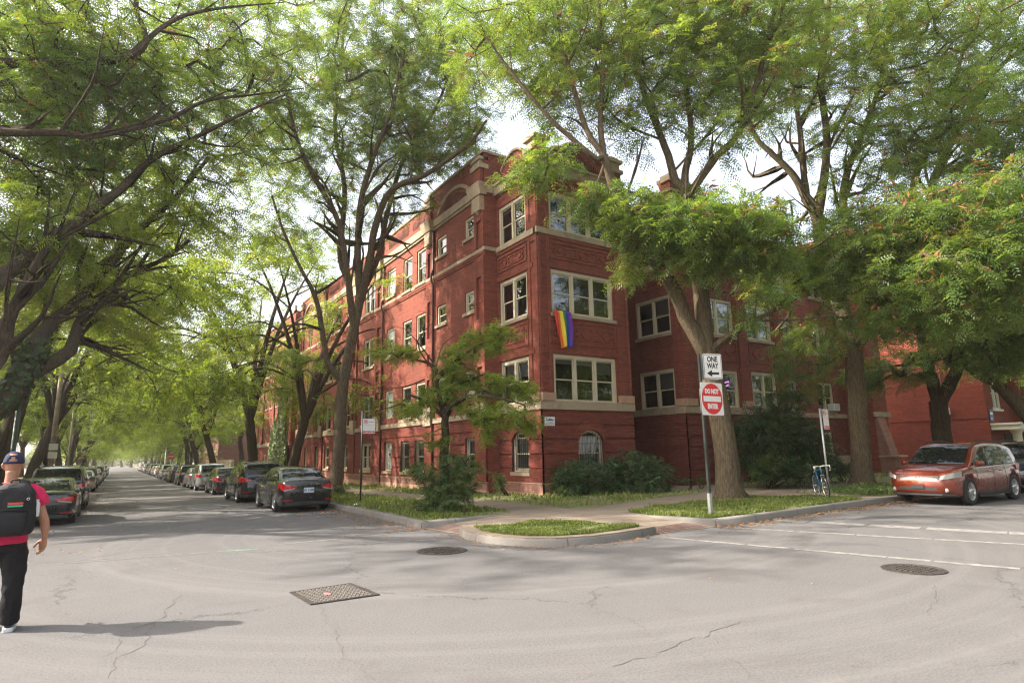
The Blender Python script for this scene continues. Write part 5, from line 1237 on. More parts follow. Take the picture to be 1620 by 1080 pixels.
def ivy(parent_pts, n, name, parent, seed, spread=1.15, size=.07, mat='leaf_dark'):
    r = np.random.default_rng(seed); q = catmull(parent_pts, .1); i = r.integers(0, len(q), n); c = q[i,:3]; R = q[i,3]*spread
    d = r.normal(0, 1, (n,3)); d[:,2] *= .3; d /= np.linalg.norm(d, axis=1)[:,None]; c = c+d*R[:,None]
    a = np.cross(d, r.normal(0,1,(n,3))); a /= np.linalg.norm(a, axis=1)[:,None]; b = np.cross(d, a); s_ = size*r.uniform(.6,1.5,(n,1))
    v = np.stack([c-a*s_, c+b*s_*.8+d*.03, c+a*s_, c-b*s_*.8+d*.03], 1).reshape(-1,3)-np.array(parent.location); i = np.arange(n)*4
    me = np_mesh(name, v, np.c_[i,i+1,i+2,i+3], attr=np.repeat(r.random(n), 4)); return link(name, me, MAT[mat], parent)
ivy([(bs.x,bs.y,bs.z,.42),(-4.6,20.3,.9,.37)]+px_limb([(-22,655),(8,632),(30,605),(45,575),(60,545)], 20.5, .34, .27), 2200, 'ivy', root, 3)

# --- the avenue: generic vase-shaped locusts in five forms, copied along both kerbs
def generic(seed, H, spread, n, trunk_r, lean=(0,0), K=11, leafmat='leaf_sunlit', bark='bark_dark', fork=.24, name='street_tree', lab='', pos_=(0,0,0), group='street trees', tint=.05, low=.38):
    t = Tree((0,0,0), seed); r = t.r; hf = H*fork
    t.limb([(0,0,-.15,trunk_r),(lean[0]*.15,lean[1]*.15,hf*.5,trunk_r*.88),(lean[0]*.35,lean[1]*.35,hf,trunk_r*.8)], flare=True)
    ends = []; nl = 5
    for k in range(nl):
        an = 2*math.pi*k/nl+r.uniform(-.4, .4); s_ = spread*r.uniform(.55, .95); hh = H*r.uniform(.72, .95); x0, y0 = lean[0]*.35, lean[1]*.35
        e = np.array([lean[0]+math.cos(an)*s_, lean[1]+math.sin(an)*s_, hh]); ml = .45
        pts = [(x0,y0,hf*.98,trunk_r*.55),(x0+(e[0]-x0)*.25, y0+(e[1]-y0)*.25, hf+(hh-hf)*.38, trunk_r*.42),(x0+(e[0]-x0)*.6, y0+(e[1]-y0)*.6, hf+(hh-hf)*.72, trunk_r*.24),(e[0],e[1],hh,.04)]
        t.limb(pts); ends.append(e)
        for f in (.45, .7):     # side limbs arching outward and down a little
            a2 = an+r.uniform(-.9, .9); b0 = catmull(pts, .5); p = b0[int(len(b0)*f)]; L = spread*r.uniform(.5, .85)
            q = p[:3]+np.array([math.cos(a2)*L, math.sin(a2)*L, L*r.uniform(.0, .3)]); t.limb([tuple(p[:3])+(p[3]*.6,), tuple((p[:3]+q)/2+np.array([0,0,L*.16]))+(p[3]*.4,), tuple(q)+(.02,)]); ends.append(q)
    for k in range(5):
        an = r.uniform(0, 6.28); q0 = catmull(t.big[1+int(r.integers(0, nl))*3][:, :4], .5); p = q0[int(len(q0)*r.uniform(.15, .35))]; L = spread*r.uniform(.55, .8)
        q = p[:3]+np.array([math.cos(an)*L, math.sin(an)*L, -L*r.uniform(-.15, .22)]); t.limb([tuple(p[:3])+(.07,), tuple((p[:3]+q)/2+np.array([0,0,L*.2]))+(.045,), tuple(q)+(.015,)]); ends.append(q)
    m = int(n/len(ends))
    for e in ends:
        R = spread*.36*r.uniform(.8, 1.2); t.spray_cloud(e+np.array([0,0,-.1*R]), (R,R,R*.55), m, tint=tint+r.normal(0,.06))
    root = tree_root(pos_, lab, group, name=name)
    t.wood(MAT[bark], root, 4); t.leaves([MAT[leafmat]], root, K=K, L=(.34,.55), pairs=3, wid=.16, twig=.9); return root
protos = []
def zt(y): return gz(y)+.1
def t_at(px): 
    d = ray(px, 728); return d[0]/d[1]
spots_R = [(458,8.9,'slim trunk rising to the right of the ivy-covered wall'),(404,8.9,'thick trunk forking low beside the second brick block'),(343,8.7,'trunk arching over the street past the dark parked cars'),(317,8.8,None),(297,8.6,None),(281,8.8,None),(268,8.7,None),(258,8.8,None),(250,8.6,None),(243,8.7,None),(237,8.7,None),(231,8.7,None)]
forms = [(101,17,6.5,880,.32,(2.2,-.6)),(102,20,7.5,1040,.42,(-1.5,.3)),(103,18,8,1040,.36,(-3.2,0)),(104,17,7,920,.36,(1.5,1)),(105,19,7.5,920,.4,(3,0))]
done = []
for i, (px, X, lab) in enumerate(spots_R):
    Y = X/t_at(px); f = i if i < 3 else [2,1,3,2,0][i % 5]
    lab = lab or 'avenue tree among those lining the right kerb far down the street'
    if f < len(protos) and i >= 3:
        o = copy_tree(protos[f]); o.location = (X, Y, zt(Y)); o.rotation_euler.z = (i*2.1) % 6.28; s = .92+.16*((i*7) % 5)/4; o.scale = (s, s, s); tag(o, lab)
    elif i < 3:
        o = generic(*forms[i], lab=lab, pos_=(X, Y, zt(Y))); protos.append(o)
    else:
        protos.append(generic(*forms[3], lab=lab, pos_=(X, Y, zt(Y)))); o = protos[-1]
spots_L = [(35,-1,'pair of dark trunks behind the man, the nearer one'),(55,-1,'dark trunk just beyond the first pair on the left'),(100,-1,'broad trunk beside the utility pole on the left'),(112,0,None),(125,0,None),(134,0,None),(141,0,None),(147,0,None),(152,0,None),(156,0,None)]
for i, (px, k, lab) in enumerate(spots_L):
    X = -4.6-.2*(i % 3); Y = (30, 38, 52, 64, 78, 92, 108, 126, 146, 170)[i]; f = [3,1,2,0,3,1,2,0,3,1][i]
    lab = lab or 'avenue tree among those lining the left kerb far down the street'
    if f >= len(protos): protos.append(generic(*forms[3], lab=lab, pos_=(X, Y, zt(Y)))); continue
    o = copy_tree(protos[f]); o.location = (X, Y, zt(Y)); o.rotation_euler.z = math.pi+(i*1.7) % 2.2-1; s = .95+.12*((i*3) % 4)/3; o.scale = (s, s, s); tag(o, lab)
# trees off the street: gardens and back lots
back = [(16,100,1.0,1),(21,88,.95,3),(18,130,1,2),(-13,54,.9,1),(-14,82,.95,0),(15,150,1,1),(-12,118,1,2),(44,30,.7,3),(34,26,.55,1),(57,11.5,.95,0),(47,10.9,.8,2),(5,300,1.3,1),(-6,260,1.2,3),(14,220,1.2,2),(2,330,1.4,2),(-2,360,1.3,0)]
blab = {0:'tree standing behind the far brick block beyond the wooden fence',1:'second tree behind the wooden fence past the ivy wall',2:'tree in the lot beyond the fence, farther back',3:'tree between the pale house and the brown house on the left',4:'tree behind the brown brick house on the left',5:'tree beside the distant brown brick house on the right',6:'tree behind the distant red house on the left',7:'tree rising above the roof between the two right-hand brick buildings',8:'small tree in the shaded recess beside the end buttress',9:'tree farther along the right-hand kerb past the dark car',10:'tree by the right-hand kerb behind the dark parked car'}
for i, (x, y, s, f) in enumerate(back):
    o = copy_tree(protos[f % len(protos)]); o.location = (x, y, zt(y)); o.rotation_euler.z = i*1.3; o.scale = (s, s, s); tag(o, blab.get(i, 'distant tree closing the end of the long street'), group='background trees'); o.name = 'garden_tree'
# trees across the cross street: they are what the windows and car sides mirror
for i, (x, y, f, s) in enumerate(((12,-9.5,1,.9),(22,-9,3,.95),(32,-9.3,2,.9),(42,-9,0,1),(52,-9.2,1,.95),(63,-9.1,3,1),(14,-19,2,1.1),(26,-20,1,1.1),(38,-19,3,1.1),(50,-20,2,1.1))):
    o = copy_tree(protos[f]); o.location = (x, y, .1); o.rotation_euler.z = i*1.9; o.scale = (s, s, s); tag(o, 'tree on the near side of the cross street, mirrored in the window glass', group='trees mirrored in the windows')
for i, (x, y, f, s) in enumerate(((-5.5,100,3,.5),(9.5,108,1,.5),(-5.2,128,2,.55),(9.2,136,3,.55),(-5.4,158,1,.6),(9.4,166,2,.6),(-4.6,190,3,.7),(8.6,200,1,.7),(-3.8,235,2,.8),(7.6,245,3,.8))):
    o = copy_tree(protos[f]); o.location = (x, y, gz(y)-.8*s); o.rotation_euler.z = i*2.7; o.scale = (s*1.25, s*1.25, s); tag(o, 'low young tree under the avenue crowns far down the street', group='low trees far down the street')
# the far end of the street: a wood that reads as one mass
r = np.random.default_rng(44); n = 26000; x = r.uniform(-70, 90, n); top = 10+4*np.sin(x*.21)+3*np.sin(x*.53+1); c = np.c_[x, 380+r.uniform(-6, 6, n), gz(380)+top*r.random(n)**.7]
a = r.normal(0,1,(n,3)); a /= np.linalg.norm(a,axis=1)[:,None]; b = np.cross(a, r.normal(0,1,(n,3))); b /= np.linalg.norm(b,axis=1)[:,None]; sz = r.uniform(.35,.8,(n,1))
v = np.stack([c-a*sz, c+b*sz*.6, c+a*sz, c-b*sz*.6],1).reshape(-1,3); i = np.arange(n)*4
tag(link('far_wood', np_mesh('far_wood', v, np.c_[i,i+1,i+2,i+3], attr=np.repeat(r.random(n),4)), MAT['leaf_sunlit']), kind='stuff')
# ---------------------------------------------------------------- shrubs and small plants
def shrub(name, label, base, blobs, seed, mat='leaf_shrub', K=9, L=(.1,.18), wid=.06, pairs=3, twig=.35, droop=.2, stems=5, group=None, cat='shrub', stem_r=.02, pods=0):
    t = Tree(base, seed); r = t.r; root = empty(name, base, label, cat, group)
    c0 = np.mean([np.array(b[0]) for b in blobs], 0)
    for k in range(stems):
        e = np.array(blobs[k % len(blobs)][0])+r.normal(0, .12, 3); b = np.array(base)+np.r_[r.normal(0, .06, 2), -.05]
        t.limb([tuple(b)+(stem_r,), tuple((b+e)/2+r.normal(0,.08,3))+(stem_r*.8,), tuple(e)+(stem_r*.4,)])
    for c, r3, n in blobs: t.spray_cloud(c, r3, n, pods=pods)
    t.wood(MAT['bark_dark'], root, 4, name='stem'); t.leaves([MAT[mat]], root, K=K, L=L, pairs=pairs, wid=wid, twig=twig, droop=droop, name='foliage'); return root
def pb(px, py, d, rx, ry, rd, n):
    c = P(px, py, d); k = d/FPX; return (tuple(c), (rx*k, rd, ry*k), n)
def gb(px, py, dz=.15):
    p = G(px, py, dz); return p
b = Vector((14.75, 17.75, .1)); d = 23.1
shrub('bush', 'lower of the two spreading evergreen bushes under the barred arched window', b, [pb(905,752,22.9,26,22,.7,120), pb(925,748,22.9,26,20,.6,90), pb(892,765,22.7,18,14,.5,50), pb(915,770,22.6,28,10,.5,60)], 21, 'leaf_dark2', 10, (.12,.2), .05, 4, .45)
b = Vector((16.9, 17.3, .1)); d = 24.1
shrub('bush', 'larger rounded evergreen bush right of the barred arched window', b, [pb(1000,738,24,36,26,.9,190), pb(1032,745,24,28,20,.8,120), pb(975,748,23.8,30,22,.8,130), pb(1012,762,23.6,45,14,.7,130), pb(962,768,23.4,30,12,.5,60)], 22, 'leaf_dark2', 10, (.12,.2), .05, 4, .45)
b = Vector((22.8, 15.6, .1))
shrub('bush', 'big dark broad-leaved bush in front of the second brick bay', b, [pb(1225,690,27,60,45,1.5,300), pb(1200,720,26.6,40,30,1.2,140), pb(1262,700,27.2,45,38,1.3,170), pb(1235,640,27.4,32,22,1,80), pb(1180,680,26.8,22,22,.8,60), pb(1270,735,26.5,40,22,1.2,120), pb(1225,738,26,45,20,1,110)], 23, 'leaf_dark', 9, (.16,.26), .09, 3, .5, stems=8)
b = Vector((21.3, 14.7, .1))
shrub('young_shrub', 'bright green young shrub at the foot of the big dark bush', b, [pb(1208,738,25.3,18,14,.4,34), pb(1222,728,25.4,14,12,.4,22)], 24, 'leaf_shrub', 8, (.16,.24), .08, 3, .4, stems=3)
b = Vector((27.5, 15.2, .1))
shrub('bush', 'low rounded dark bush behind the leaning sign pole', b, [pb(1315,735,30.5,22,16,.7,90), pb(1330,742,30.5,16,10,.6,40)], 25, 'leaf_dark', 9, (.14,.22), .07, 3, .4)
b = Vector((12.95, 19.2, .1)); b = Vector((12.6, 19.9, .1))
shrub('weed', 'leafy weed growing against the brick base in the corner of the wall', b, [pb(790,762,23.4,7,15,.25,22)], 26, 'leaf_shrub', 8, (.12,.2), .09, 2, .3, stems=3, cat='plant')
b = Vector((14.2, 17.2, .1))
shrub('weed', 'upright weed at the left foot of the lower evergreen bush', b, [pb(889,776,22.2,5,8,.15,8), pb(900,780,22,8,6,.15,8)], 27, 'leaf_shrub', 7, (.09,.15), .06, 2, .25, stems=2, cat='plant')
b = G(535,778,.15)
shrub('weed', 'clump of leaves at the foot of the many-stemmed locust', b, [pb(538,774,27.5,9,6,.25,14)], 28, 'leaf_shrub', 7, (.12,.2), .1, 2, .3, stems=2, cat='plant')
b = G(1088,768,.15)
for i, (px, py, dd) in enumerate(((1087,760,25.3),(1110,757,25.8),(1055,768,24.3))):
    q = P(px, py+6, dd); shrub('weed', ['small weed by the entrance path between bush and sign','small weed at the foot of the second bay left of the sign pole','low weed at the right end of the larger evergreen bush'][i], Vector((q.x,q.y,.12)), [pb(px,py,dd,7,5,.2,9)], 30+i, 'leaf_shrub', 7, (.1,.16), .08, 2, .25, stems=2, cat='plant')
# verge ground cover round the second locust
r = np.random.default_rng(9)
t = Tree((22,10.6,.15), 77); t.limb([(22,10.6,.1,.01),(22.2,10.7,.2,.01)])
xy = np.c_[r.uniform(19.6,25,260), r.uniform(9.9,12.3,260)]; t.sp = [np.array([x, y, .2+.12*r.random()]) for x, y in xy]; t.spd = [np.array([math.cos(a), math.sin(a), .1]) for a in r.uniform(0,6.28,260)]; t.spt = [.1]*260; t.spn = []; t.pods = [False]*260
o = t.leaves([MAT['leaf_shrub']], None, K=8, L=(.12,.2), pairs=2, wid=.08, twig=.35, name='ground_cover'); o.location = t.base; tag(o, kind='stuff')
# shrub and small tree on the corner lawn
b = G(697,812,.15); d = math.hypot(b.x, b.y)
shrub('shrub', 'light leafy shrub on the corner lawn at the foot of the small tree', b, [pb(700,765,d,40,30,.7,170), pb(665,745,d,22,16,.5,50), pb(735,742,d+.2,25,20,.5,70), pb(695,795,d-.2,40,16,.6,100), pb(740,775,d,18,22,.4,50), pb(715,728,d+.1,20,14,.4,36)], 33, 'leaf_shrub', 10, (.08,.14), .055, 3, .35, stems=9, stem_r=.014)
b = Vector((b.x+.25, b.y+.55, b.z)); d = math.hypot(b.x, b.y)
t8 = Tree(b, 41); root = empty('small_tree', b, 'small crooked tree with spreading leafy arms rising from the corner lawn shrub', 'tree', None)
t8.limb([(b.x,b.y,b.z,.13)]+px_limb([(703,750),(701,720),(704,690),(703,668),(705,655)], d, .125, .095), flare=True)
for pts, r0, r1, dd in (([(704,665),(698,640),(692,610),(690,585),(676,573),(660,570),(640,560),(620,552)], .06, .015, .3),([(705,655),(715,640),(735,628),(760,625),(800,632),(830,640)], .06, .015, -.8),([(690,600),(705,585),(735,560),(770,540),(790,535)], .045, .012, .4),([(704,660),(680,640),(650,625),(630,640),(600,650)], .04, .01, -.5),([(700,640),(720,610),(745,600),(770,590),(800,595)], .045, .012, .6),([(715,640),(745,650),(765,668),(775,690)], .035, .01, -.6),([(700,645),(712,620),(722,575),(728,545)], .04, .012, 0)):
    t8.limb(px_limb(pts, d, r0, r1, dd))
for pts in ([(690,580),(700,545),(720,530),(700,505)],[(690,580),(660,540),(640,520),(620,515)],[(700,560),(740,545),(760,520)],[(676,573),(660,540),(690,500),(660,490)],[(705,640),(725,648),(735,668),(730,690)],[(672,600),(640,612),(610,615),(595,600)]):   # bare twigs
    t8.limb(px_limb(pts, d, .014, .004, 0))
nb = len(t8.pos)
for a in ((765,540,d+.2,42,24,.6,62,.1),(790,525,d+.3,30,14,.5,28,.1),(720,570,d,34,28,.6,50,-.1),(615,555,d+.3,34,15,.5,34,.35),(650,560,d+.2,20,14,.4,18,.3),(780,610,d,50,20,.7,62,.12),(830,620,d-.3,26,20,.5,36,.12),(800,655,d-.7,45,20,.6,60,.15),(840,670,d-.7,16,16,.4,18,.15),(760,650,d-.3,34,24,.6,44,.05),(700,620,d,34,24,.6,46,-.05),(655,645,d-.3,34,14,.5,38,.15),(770,685,d-.6,14,14,.3,14,.15),(725,600,d+.2,40,22,.6,46,.0),(690,690,d-.2,20,20,.4,14,.05)):
    px_cloud(t8, *a)
t8.wood(MAT['bark_dark'], root, 5, .004); t8.leaves([MAT['leaf_sunlit']], root, K=11, L=(.14,.24), pairs=5, wid=.07, twig=.4)
# ivy climbing the near corner of the far brick block
iv = empty('ivy', (12.6, 60, -.3), 'pale-leaved ivy climbing the near end of the far brick block', 'ivy', None)
r = np.random.default_rng(5); n = 9000
yy = 57.4+r.random(n)*7.5; hmax = 3.2+7.5*np.exp(-((yy-60.5)/1.6)**2)+2*np.exp(-((yy-63.6)/.9)**2)+.8*np.sin(yy*3); zz = -.5+r.random(n)**.8*hmax
c = np.c_[12.98-.12-.3*r.random(n)*np.exp(-zz/6), yy, zz]; aa = np.c_[r.normal(0,.4,n), r.normal(0,1,n), r.normal(0,1,n)]; aa /= np.linalg.norm(aa,axis=1)[:,None]; bb = np.cross(aa, np.c_[np.ones(n), r.normal(0,.4,(n,2))]); bb /= np.linalg.norm(bb,axis=1)[:,None]; s_ = r.uniform(.07,.15,(n,1))
v = np.stack([c-aa*s_, c+bb*s_*.7, c+aa*s_, c-bb*s_*.7],1).reshape(-1,3)-np.array(iv.location); i = np.arange(n)*4
link('foliage', np_mesh('foliage', v, np.c_[i,i+1,i+2,i+3], attr=np.repeat(r.random(n),4)), MAT['ivy_pale'], iv)
mb = MB()
for k in range(9):
    y = 58.2+k*.72; mb.tube([(12.98,y,-.5),(12.95,y+.2,2),(12.95,y-.1,3.5+1.5*(k%3))], [.05,.035,.012], 5)
mb.build('stem', MAT['bark_dark'], iv)

# ---------------------------------------------------------------- signs and poles
MAT['red_sheet'] = basic('red_sign_sheet', (.62,.02,.025), .35, .04)
MAT['black_paint'] = basic('black_paint', (.012,.012,.013), .4, .1)
MAT['sign_back'] = basic('sign_aluminium', (.42,.43,.44), .4, .08, metal=.6)
MAT['green_post'] = basic('dark_post_paint', (.02,.026,.024), .45, .2)
def text(s, size, mat, parent, loc, rot, name='lettering', bold=.0, sx=1.0, ext=.0015, align='CENTER'):
    c = bpy.data.curves.new(name, 'FONT'); c.body = s; c.size = size; c.align_x = align; c.align_y = 'CENTER'; c.extrude = ext; c.offset = bold; c.resolution_u = 3
    tmp = bpy.data.objects.new('tmp', c); COL.objects.link(tmp); dg = bpy.context.evaluated_depsgraph_get(); me = bpy.data.meshes.new_from_object(tmp.evaluated_get(dg)); bpy.data.objects.remove(tmp); bpy.data.curves.remove(c)
    o = link(name, me, mat, parent); o.location = loc; o.rotation_euler = rot; o.scale = (sx, 1, 1); return o
def plate(name, w_, h, rad_, mat, parent, loc, rz, t=.003, back='sign_back', n=5):
    """rounded sheet standing upright, facing local -Y"""
    pts = []
    for cx, cz, a0 in ((w_/2-rad_,h/2-rad_,0),(-w_/2+rad_,h/2-rad_,90),(-w_/2+rad_,-h/2+rad_,180),(w_/2-rad_,-h/2+rad_,270)):
        for k in range(n+1): a = rad(a0+90*k/n); pts.append((cx+rad_*math.cos(a), cz+rad_*math.sin(a)))
    mb = MB(); f = [(x,-t,z) for x, z in pts]; b_ = [(x,t,z) for x, z in pts]
    mb.poly(f, (0,-1,0), 0); mb.poly(b_, (0,1,0), 1)
    for i in range(len(pts)):
        j = (i+1) % len(pts); mb.poly([f[i],f[j],b_[j],b_[i]], (pts[i][0]+pts[j][0],0,pts[i][1]+pts[j][1]), 1)
    o = mb.build(name, [MAT[mat], MAT[back]], parent, origin=(0,0,0)); o.location = loc; o.rotation_euler = (0,0,rz); return o
def disc(mb, rx, rz, y, n=48, m=0, r0=0):
    if r0: 
        for k in range(n):
            a, b_ = 2*math.pi*k/n, 2*math.pi*(k+1)/n
            mb.poly([(rx*math.cos(a),y,rz*math.sin(a)),(rx*math.cos(b_),y,rz*math.sin(b_)),(r0*rx*math.cos(b_),y,r0*rz*math.sin(b_)),(r0*rx*math.cos(a),y,r0*rz*math.sin(a))], (0,-1,0), m)
    else: mb.poly([(rx*math.cos(2*math.pi*k/n),y,rz*math.sin(2*math.pi*k/n)) for k in range(n)], (0,-1,0), m)
b = G(1125,815,.16); yS = b.y
sg = empty('traffic_sign', b, 'one way and do not enter signs on a dark post at the kerb corner', 'traffic sign')
top = on_y(1124,561,yS).z; R90 = rad(90)
mb = MB()
mb.hexa([(b.x-.032,b.y-.02,b.z+.5),(b.x+.032,b.y-.02,b.z+.5),(b.x+.032,b.y+.03,b.z+.5),(b.x-.032,b.y+.03,b.z+.5),(b.x-.028,b.y-.02,top),(b.x+.028,b.y-.02,top),(b.x+.028,b.y+.03,top),(b.x-.028,b.y+.03,top)])
mb.build('post', MAT['green_post'], sg); mb = MB(); mb.box(b.x-.04,b.x+.04,b.y-.03,b.y+.04,b.z-.25,b.z+.5); mb.build('post_base', MAT['steel'], sg)
dne = on_y(1124,631,yS); hD = on_y(1124,605.5,yS).z-on_y(1124,656.5,yS).z; wD = on_y(1141,631,yS).x-on_y(1107,631,yS).x
pD = plate('do_not_enter_sign', wD, hD, .045, 'white_sheet', sg, (dne.x-b.x, -.05, dne.z-b.z), 0)
mb = MB(); disc(mb, wD*.475, hD*.475, -.0045); mb.build('red_disc', MAT['red_sheet'], pD, origin=(0,0,0))
mb = MB(); mb.box(-wD*.4,wD*.4,-.0065,-.005,-hD*.085,hD*.085); mb.build('white_bar', MAT['white_sheet'], pD, origin=(0,0,0))
k = wD/.86
text('DO NOT', hD*.2, MAT['white_sheet'], pD, (0,-.006,hD*.225), (R90,0,0), bold=.009, sx=.86*k); text('ENTER', hD*.2, MAT['white_sheet'], pD, (0,-.006,-hD*.235), (R90,0,0), bold=.009, sx=.86*k)
ow = on_y(1125,580,yS); hO = on_y(1125,561,yS).z-on_y(1125,600,yS).z
pO = plate('one_way_sign', .50, hO, .035, 'white_sheet', sg, (ow.x-b.x-.02, -.06, ow.z-b.z), rad(-20))
mb = MB()
for x0, x1, z0, z1 in ((-.225,.225,hO/2-.03,hO/2-.02),(-.225,.225,-hO/2+.02,-hO/2+.03),(-.235,-.225,-hO/2+.03,hO/2-.03),(.225,.235,-hO/2+.03,hO/2-.03)): mb.box(x0,x1,-.0045,-.0035,z0,z1)
mb.build('border', MAT['black_paint'], pO, origin=(0,0,0))
text('ONE', hO*.3, MAT['black_paint'], pO, (0,-.005,hO*.28), (R90,0,0), bold=.006, sx=.72); text('WAY', hO*.3, MAT['black_paint'], pO, (0,-.005,hO*.01), (R90,0,0), bold=.006, sx=.7)
mb = MB(); mb.poly([(x,-.005,z-hO*.28) for x, z in ((.16,-.028),(-.03,-.028),(-.03,-.085),(-.17,0),(-.03,.085),(-.03,.028),(.16,.028))], (0,-1,0)); mb.build('arrow', MAT['black_paint'], pO, origin=(0,0,0))
plate('sign_plate', .50, hO, .035, 'white_sheet', sg, (ow.x-b.x+.05, .09, ow.z-b.z), rad(165)); plate('sign_plate', .7, hD*.75, .04, 'white_sheet', sg, (dne.x-b.x+.1, .1, dne.z-b.z-.03), rad(180))

def no_parking(b, label, top, sx, sz, cx, cz, pole_r, pole_mat, lean=(0,0), rz=0.0, arrow=1):
    o = empty('parking_sign', b, label, 'parking sign', 'no-parking signs on poles')
    mb = MB(); mb.tube([(0,0,-.2),(lean[0],lean[1],top)], pole_r, 8); mb.build('pole', MAT[pole_mat], o, origin=(0,0,0))
    p = plate('sign_plate', sx, sz, .03, 'white_sheet', o, (cx, -.05, cz), rz)
    mb = MB(); mb.box(-sx/2+.012,sx/2-.012,-.0045,-.0035,-sz/2+.02,-sz/2+sz*.17); mb.box(-sx*.02,sx*.3,-.0045,-.0035,sz*.27,sz*.3); mb.poly([(sx*.3,-.0045,sz*.24),(sx*.42,-.0045,sz*.285),(sx*.3,-.0045,sz*.33)],(0,-1,0)); mb.box(-sx*.42,sx*.42,-.0045,-.0035,sz*.06,sz*.07); mb.build('red_band', MAT['red_sheet'], p, origin=(0,0,0))
    text('TOW ZONE', sz*.11, MAT['white_sheet'], p, (0,-.0055,-sz/2+sz*.1), (R90,0,0), sx=min(1, sx/(sz*.11*5.6)))
    text('P', sz*.2, MAT['black_paint'], p, (-sx*.25,-.0042,sz*.3), (R90,0,0), bold=.002)
    mb = MB(); q = MB()
    for k in range(28):
        a, a2 = 2*math.pi*k/28, 2*math.pi*(k+1)/28; R, r_ = sz*.15, sz*.12
        mb.poly([(R*math.cos(a)-sx*.25,-.0065,R*math.sin(a)+sz*.3),(R*math.cos(a2)-sx*.25,-.0065,R*math.sin(a2)+sz*.3),(r_*math.cos(a2)-sx*.25,-.0065,r_*math.sin(a2)+sz*.3),(r_*math.cos(a)-sx*.25,-.0065,r_*math.sin(a)+sz*.3)], (0,-1,0))
    c = sz*.09; w_ = sz*.012; mb.poly([(-sx*.25-c-w_,-.0065,sz*.3+c-w_),(-sx*.25-c+w_,-.0065,sz*.3+c+w_),(-sx*.25+c+w_,-.0065,sz*.3-c+w_),(-sx*.25+c-w_,-.0065,sz*.3-c-w_)], (0,-1,0)); mb.build('prohibition_ring', MAT['red_sheet'], p, origin=(0,0,0)); return o
b = G(570,794,.15); tp = on_y(572,650,b.y); s0, s1 = on_y(573.5,662,b.y), on_y(592,685.5,b.y)
no_parking(b, 'tow zone sign on a thin dark pole on the left lawn strip', tp.z-b.z, s1.x-s0.x, s0.z-s1.z, (s0.x+s1.x)/2-b.x, (s0.z+s1.z)/2-b.z, .035, 'green_post')
b = G(1313,786,.15); tp = on_y(1296.5,646,b.y)
rp = no_parking(b, 'tow zone sign seen nearly edge-on atop the leaning grey pole by the bicycle', tp.z-b.z, .3, .62, tp.x-b.x+.2, tp.z-b.z-.33, .032, 'steel', (tp.x-b.x, 0))

# litter: a scrap of white paper by the sign pole
lp = empty('paper_scrap', G(563,800,.16), 'scrap of white paper on the lawn at the foot of the tow zone pole', 'litter')
mb = MB(); mb.poly([(-.09,-.03,.02),(.0,-.06,.05),(.09,.0,.03),(.05,.06,.09),(-.05,.05,.06)]); mb.build('sheet', MAT['white_sheet'], lp, origin=(0,0,0))

# ---------------------------------------------------------------- bicycle
MAT['rubber'] = basic('tyre_rubber', (.018,.018,.018), .85, .2); MAT['alloy'] = basic('alloy', (.55,.55,.56), .3, .08, metal=.9); MAT['bike_blue'] = basic('blue_frame_paint', (.01,.13,.32), .3, .06, coat=.5); MAT['grip_white'] = basic('white_bar_tape', (.6,.58,.53), .7, .1); MAT['saddle'] = basic('black_vinyl', (.02,.02,.02), .5, .1)
pb_ = G(1302,787,.15); bk = empty('bicycle', pb_, 'blue road bicycle with drop handlebars leaning on the grey sign pole', 'bicycle', None, math.atan2(-.50, -.866)+rad(15))
def wheel(x, name='wheel'):
    R = .335; mb = MB(); n = 40
    pts = [(x+R*math.cos(2*math.pi*k/n), 0, R+R*math.sin(2*math.pi*k/n)) for k in range(n+1)]
    mb.tube(pts, .014, 6, caps=False); o = mb.build(name, MAT['rubber'], bk, origin=(0,0,0))
    mb = MB(); Rr = R-.02; mb.tube([(x+Rr*math.cos(2*math.pi*k/n), 0, R+Rr*math.sin(2*math.pi*k/n)) for k in range(n+1)], .011, 5, caps=False)
    for k in range(18):
        a = 2*math.pi*k/18; mb.tube([(x,.02*(-1)**k,R),(x+Rr*math.cos(a),0,R+Rr*math.sin(a))], .0022, 3)
    mb.tube([(x,-.05,R),(x,.05,R)], .02, 8); mb.build('rim', MAT['alloy'], o, origin=(0,0,0))
wheel(.5); wheel(-.5)
mb = MB(); BB = (-.07,0,.27); HT = (.37,0,.86); HB = (.41,0,.72); ST = (-.22,0,.82)
for a, b2, r_ in ((BB,HB,.018),(ST,HT,.016),(BB,ST,.016)): mb.tube([a,b2], r_, 8)
mb.tube([HB,HT], .02, 8)
for s in (-1,1): mb.tube([BB,(-.5,.06*s,.335)], .009, 6); mb.tube([ST,(-.5,.06*s,.335)], .008, 6)
mb.build('frame', MAT['bike_blue'], bk, origin=(0,0,0))
mb = MB()
for s in (-1,1): mb.tube([(.42,.045*s,.68),(.45,.055*s,.5),(.5,.055*s,.335)], .01, 6)
mb.tube([(.405,.0,.7),(.42,.05,.685)], .012, 6); mb.tube([(.405,.0,.7),(.42,-.05,.685)], .012, 6); mb.build('fork', MAT['alloy'], bk, origin=(0,0,0))
mb = MB(); mb.tube([HT,(.36,0,.93),(.44,0,.955)], .014, 8)
for s in (-1,1): mb.tube([(.44,0,.955),(.44,.16*s,.955),(.45,.205*s,.955),(.53,.215*s,.95),(.565,.215*s,.89),(.53,.22*s,.82),(.45,.22*s,.81)], .013, 8)
mb.build('handlebar', MAT['grip_white'], bk, origin=(0,0,0))
mb = MB()
for s in (-1,1): mb.tube([(.54,.215*s,.96),(.57,.215*s,.98),(.575,.215*s,.9),(.56,.215*s,.84)], .01, 6)
mb.build('brake_lever', MAT['alloy'], bk, origin=(0,0,0))
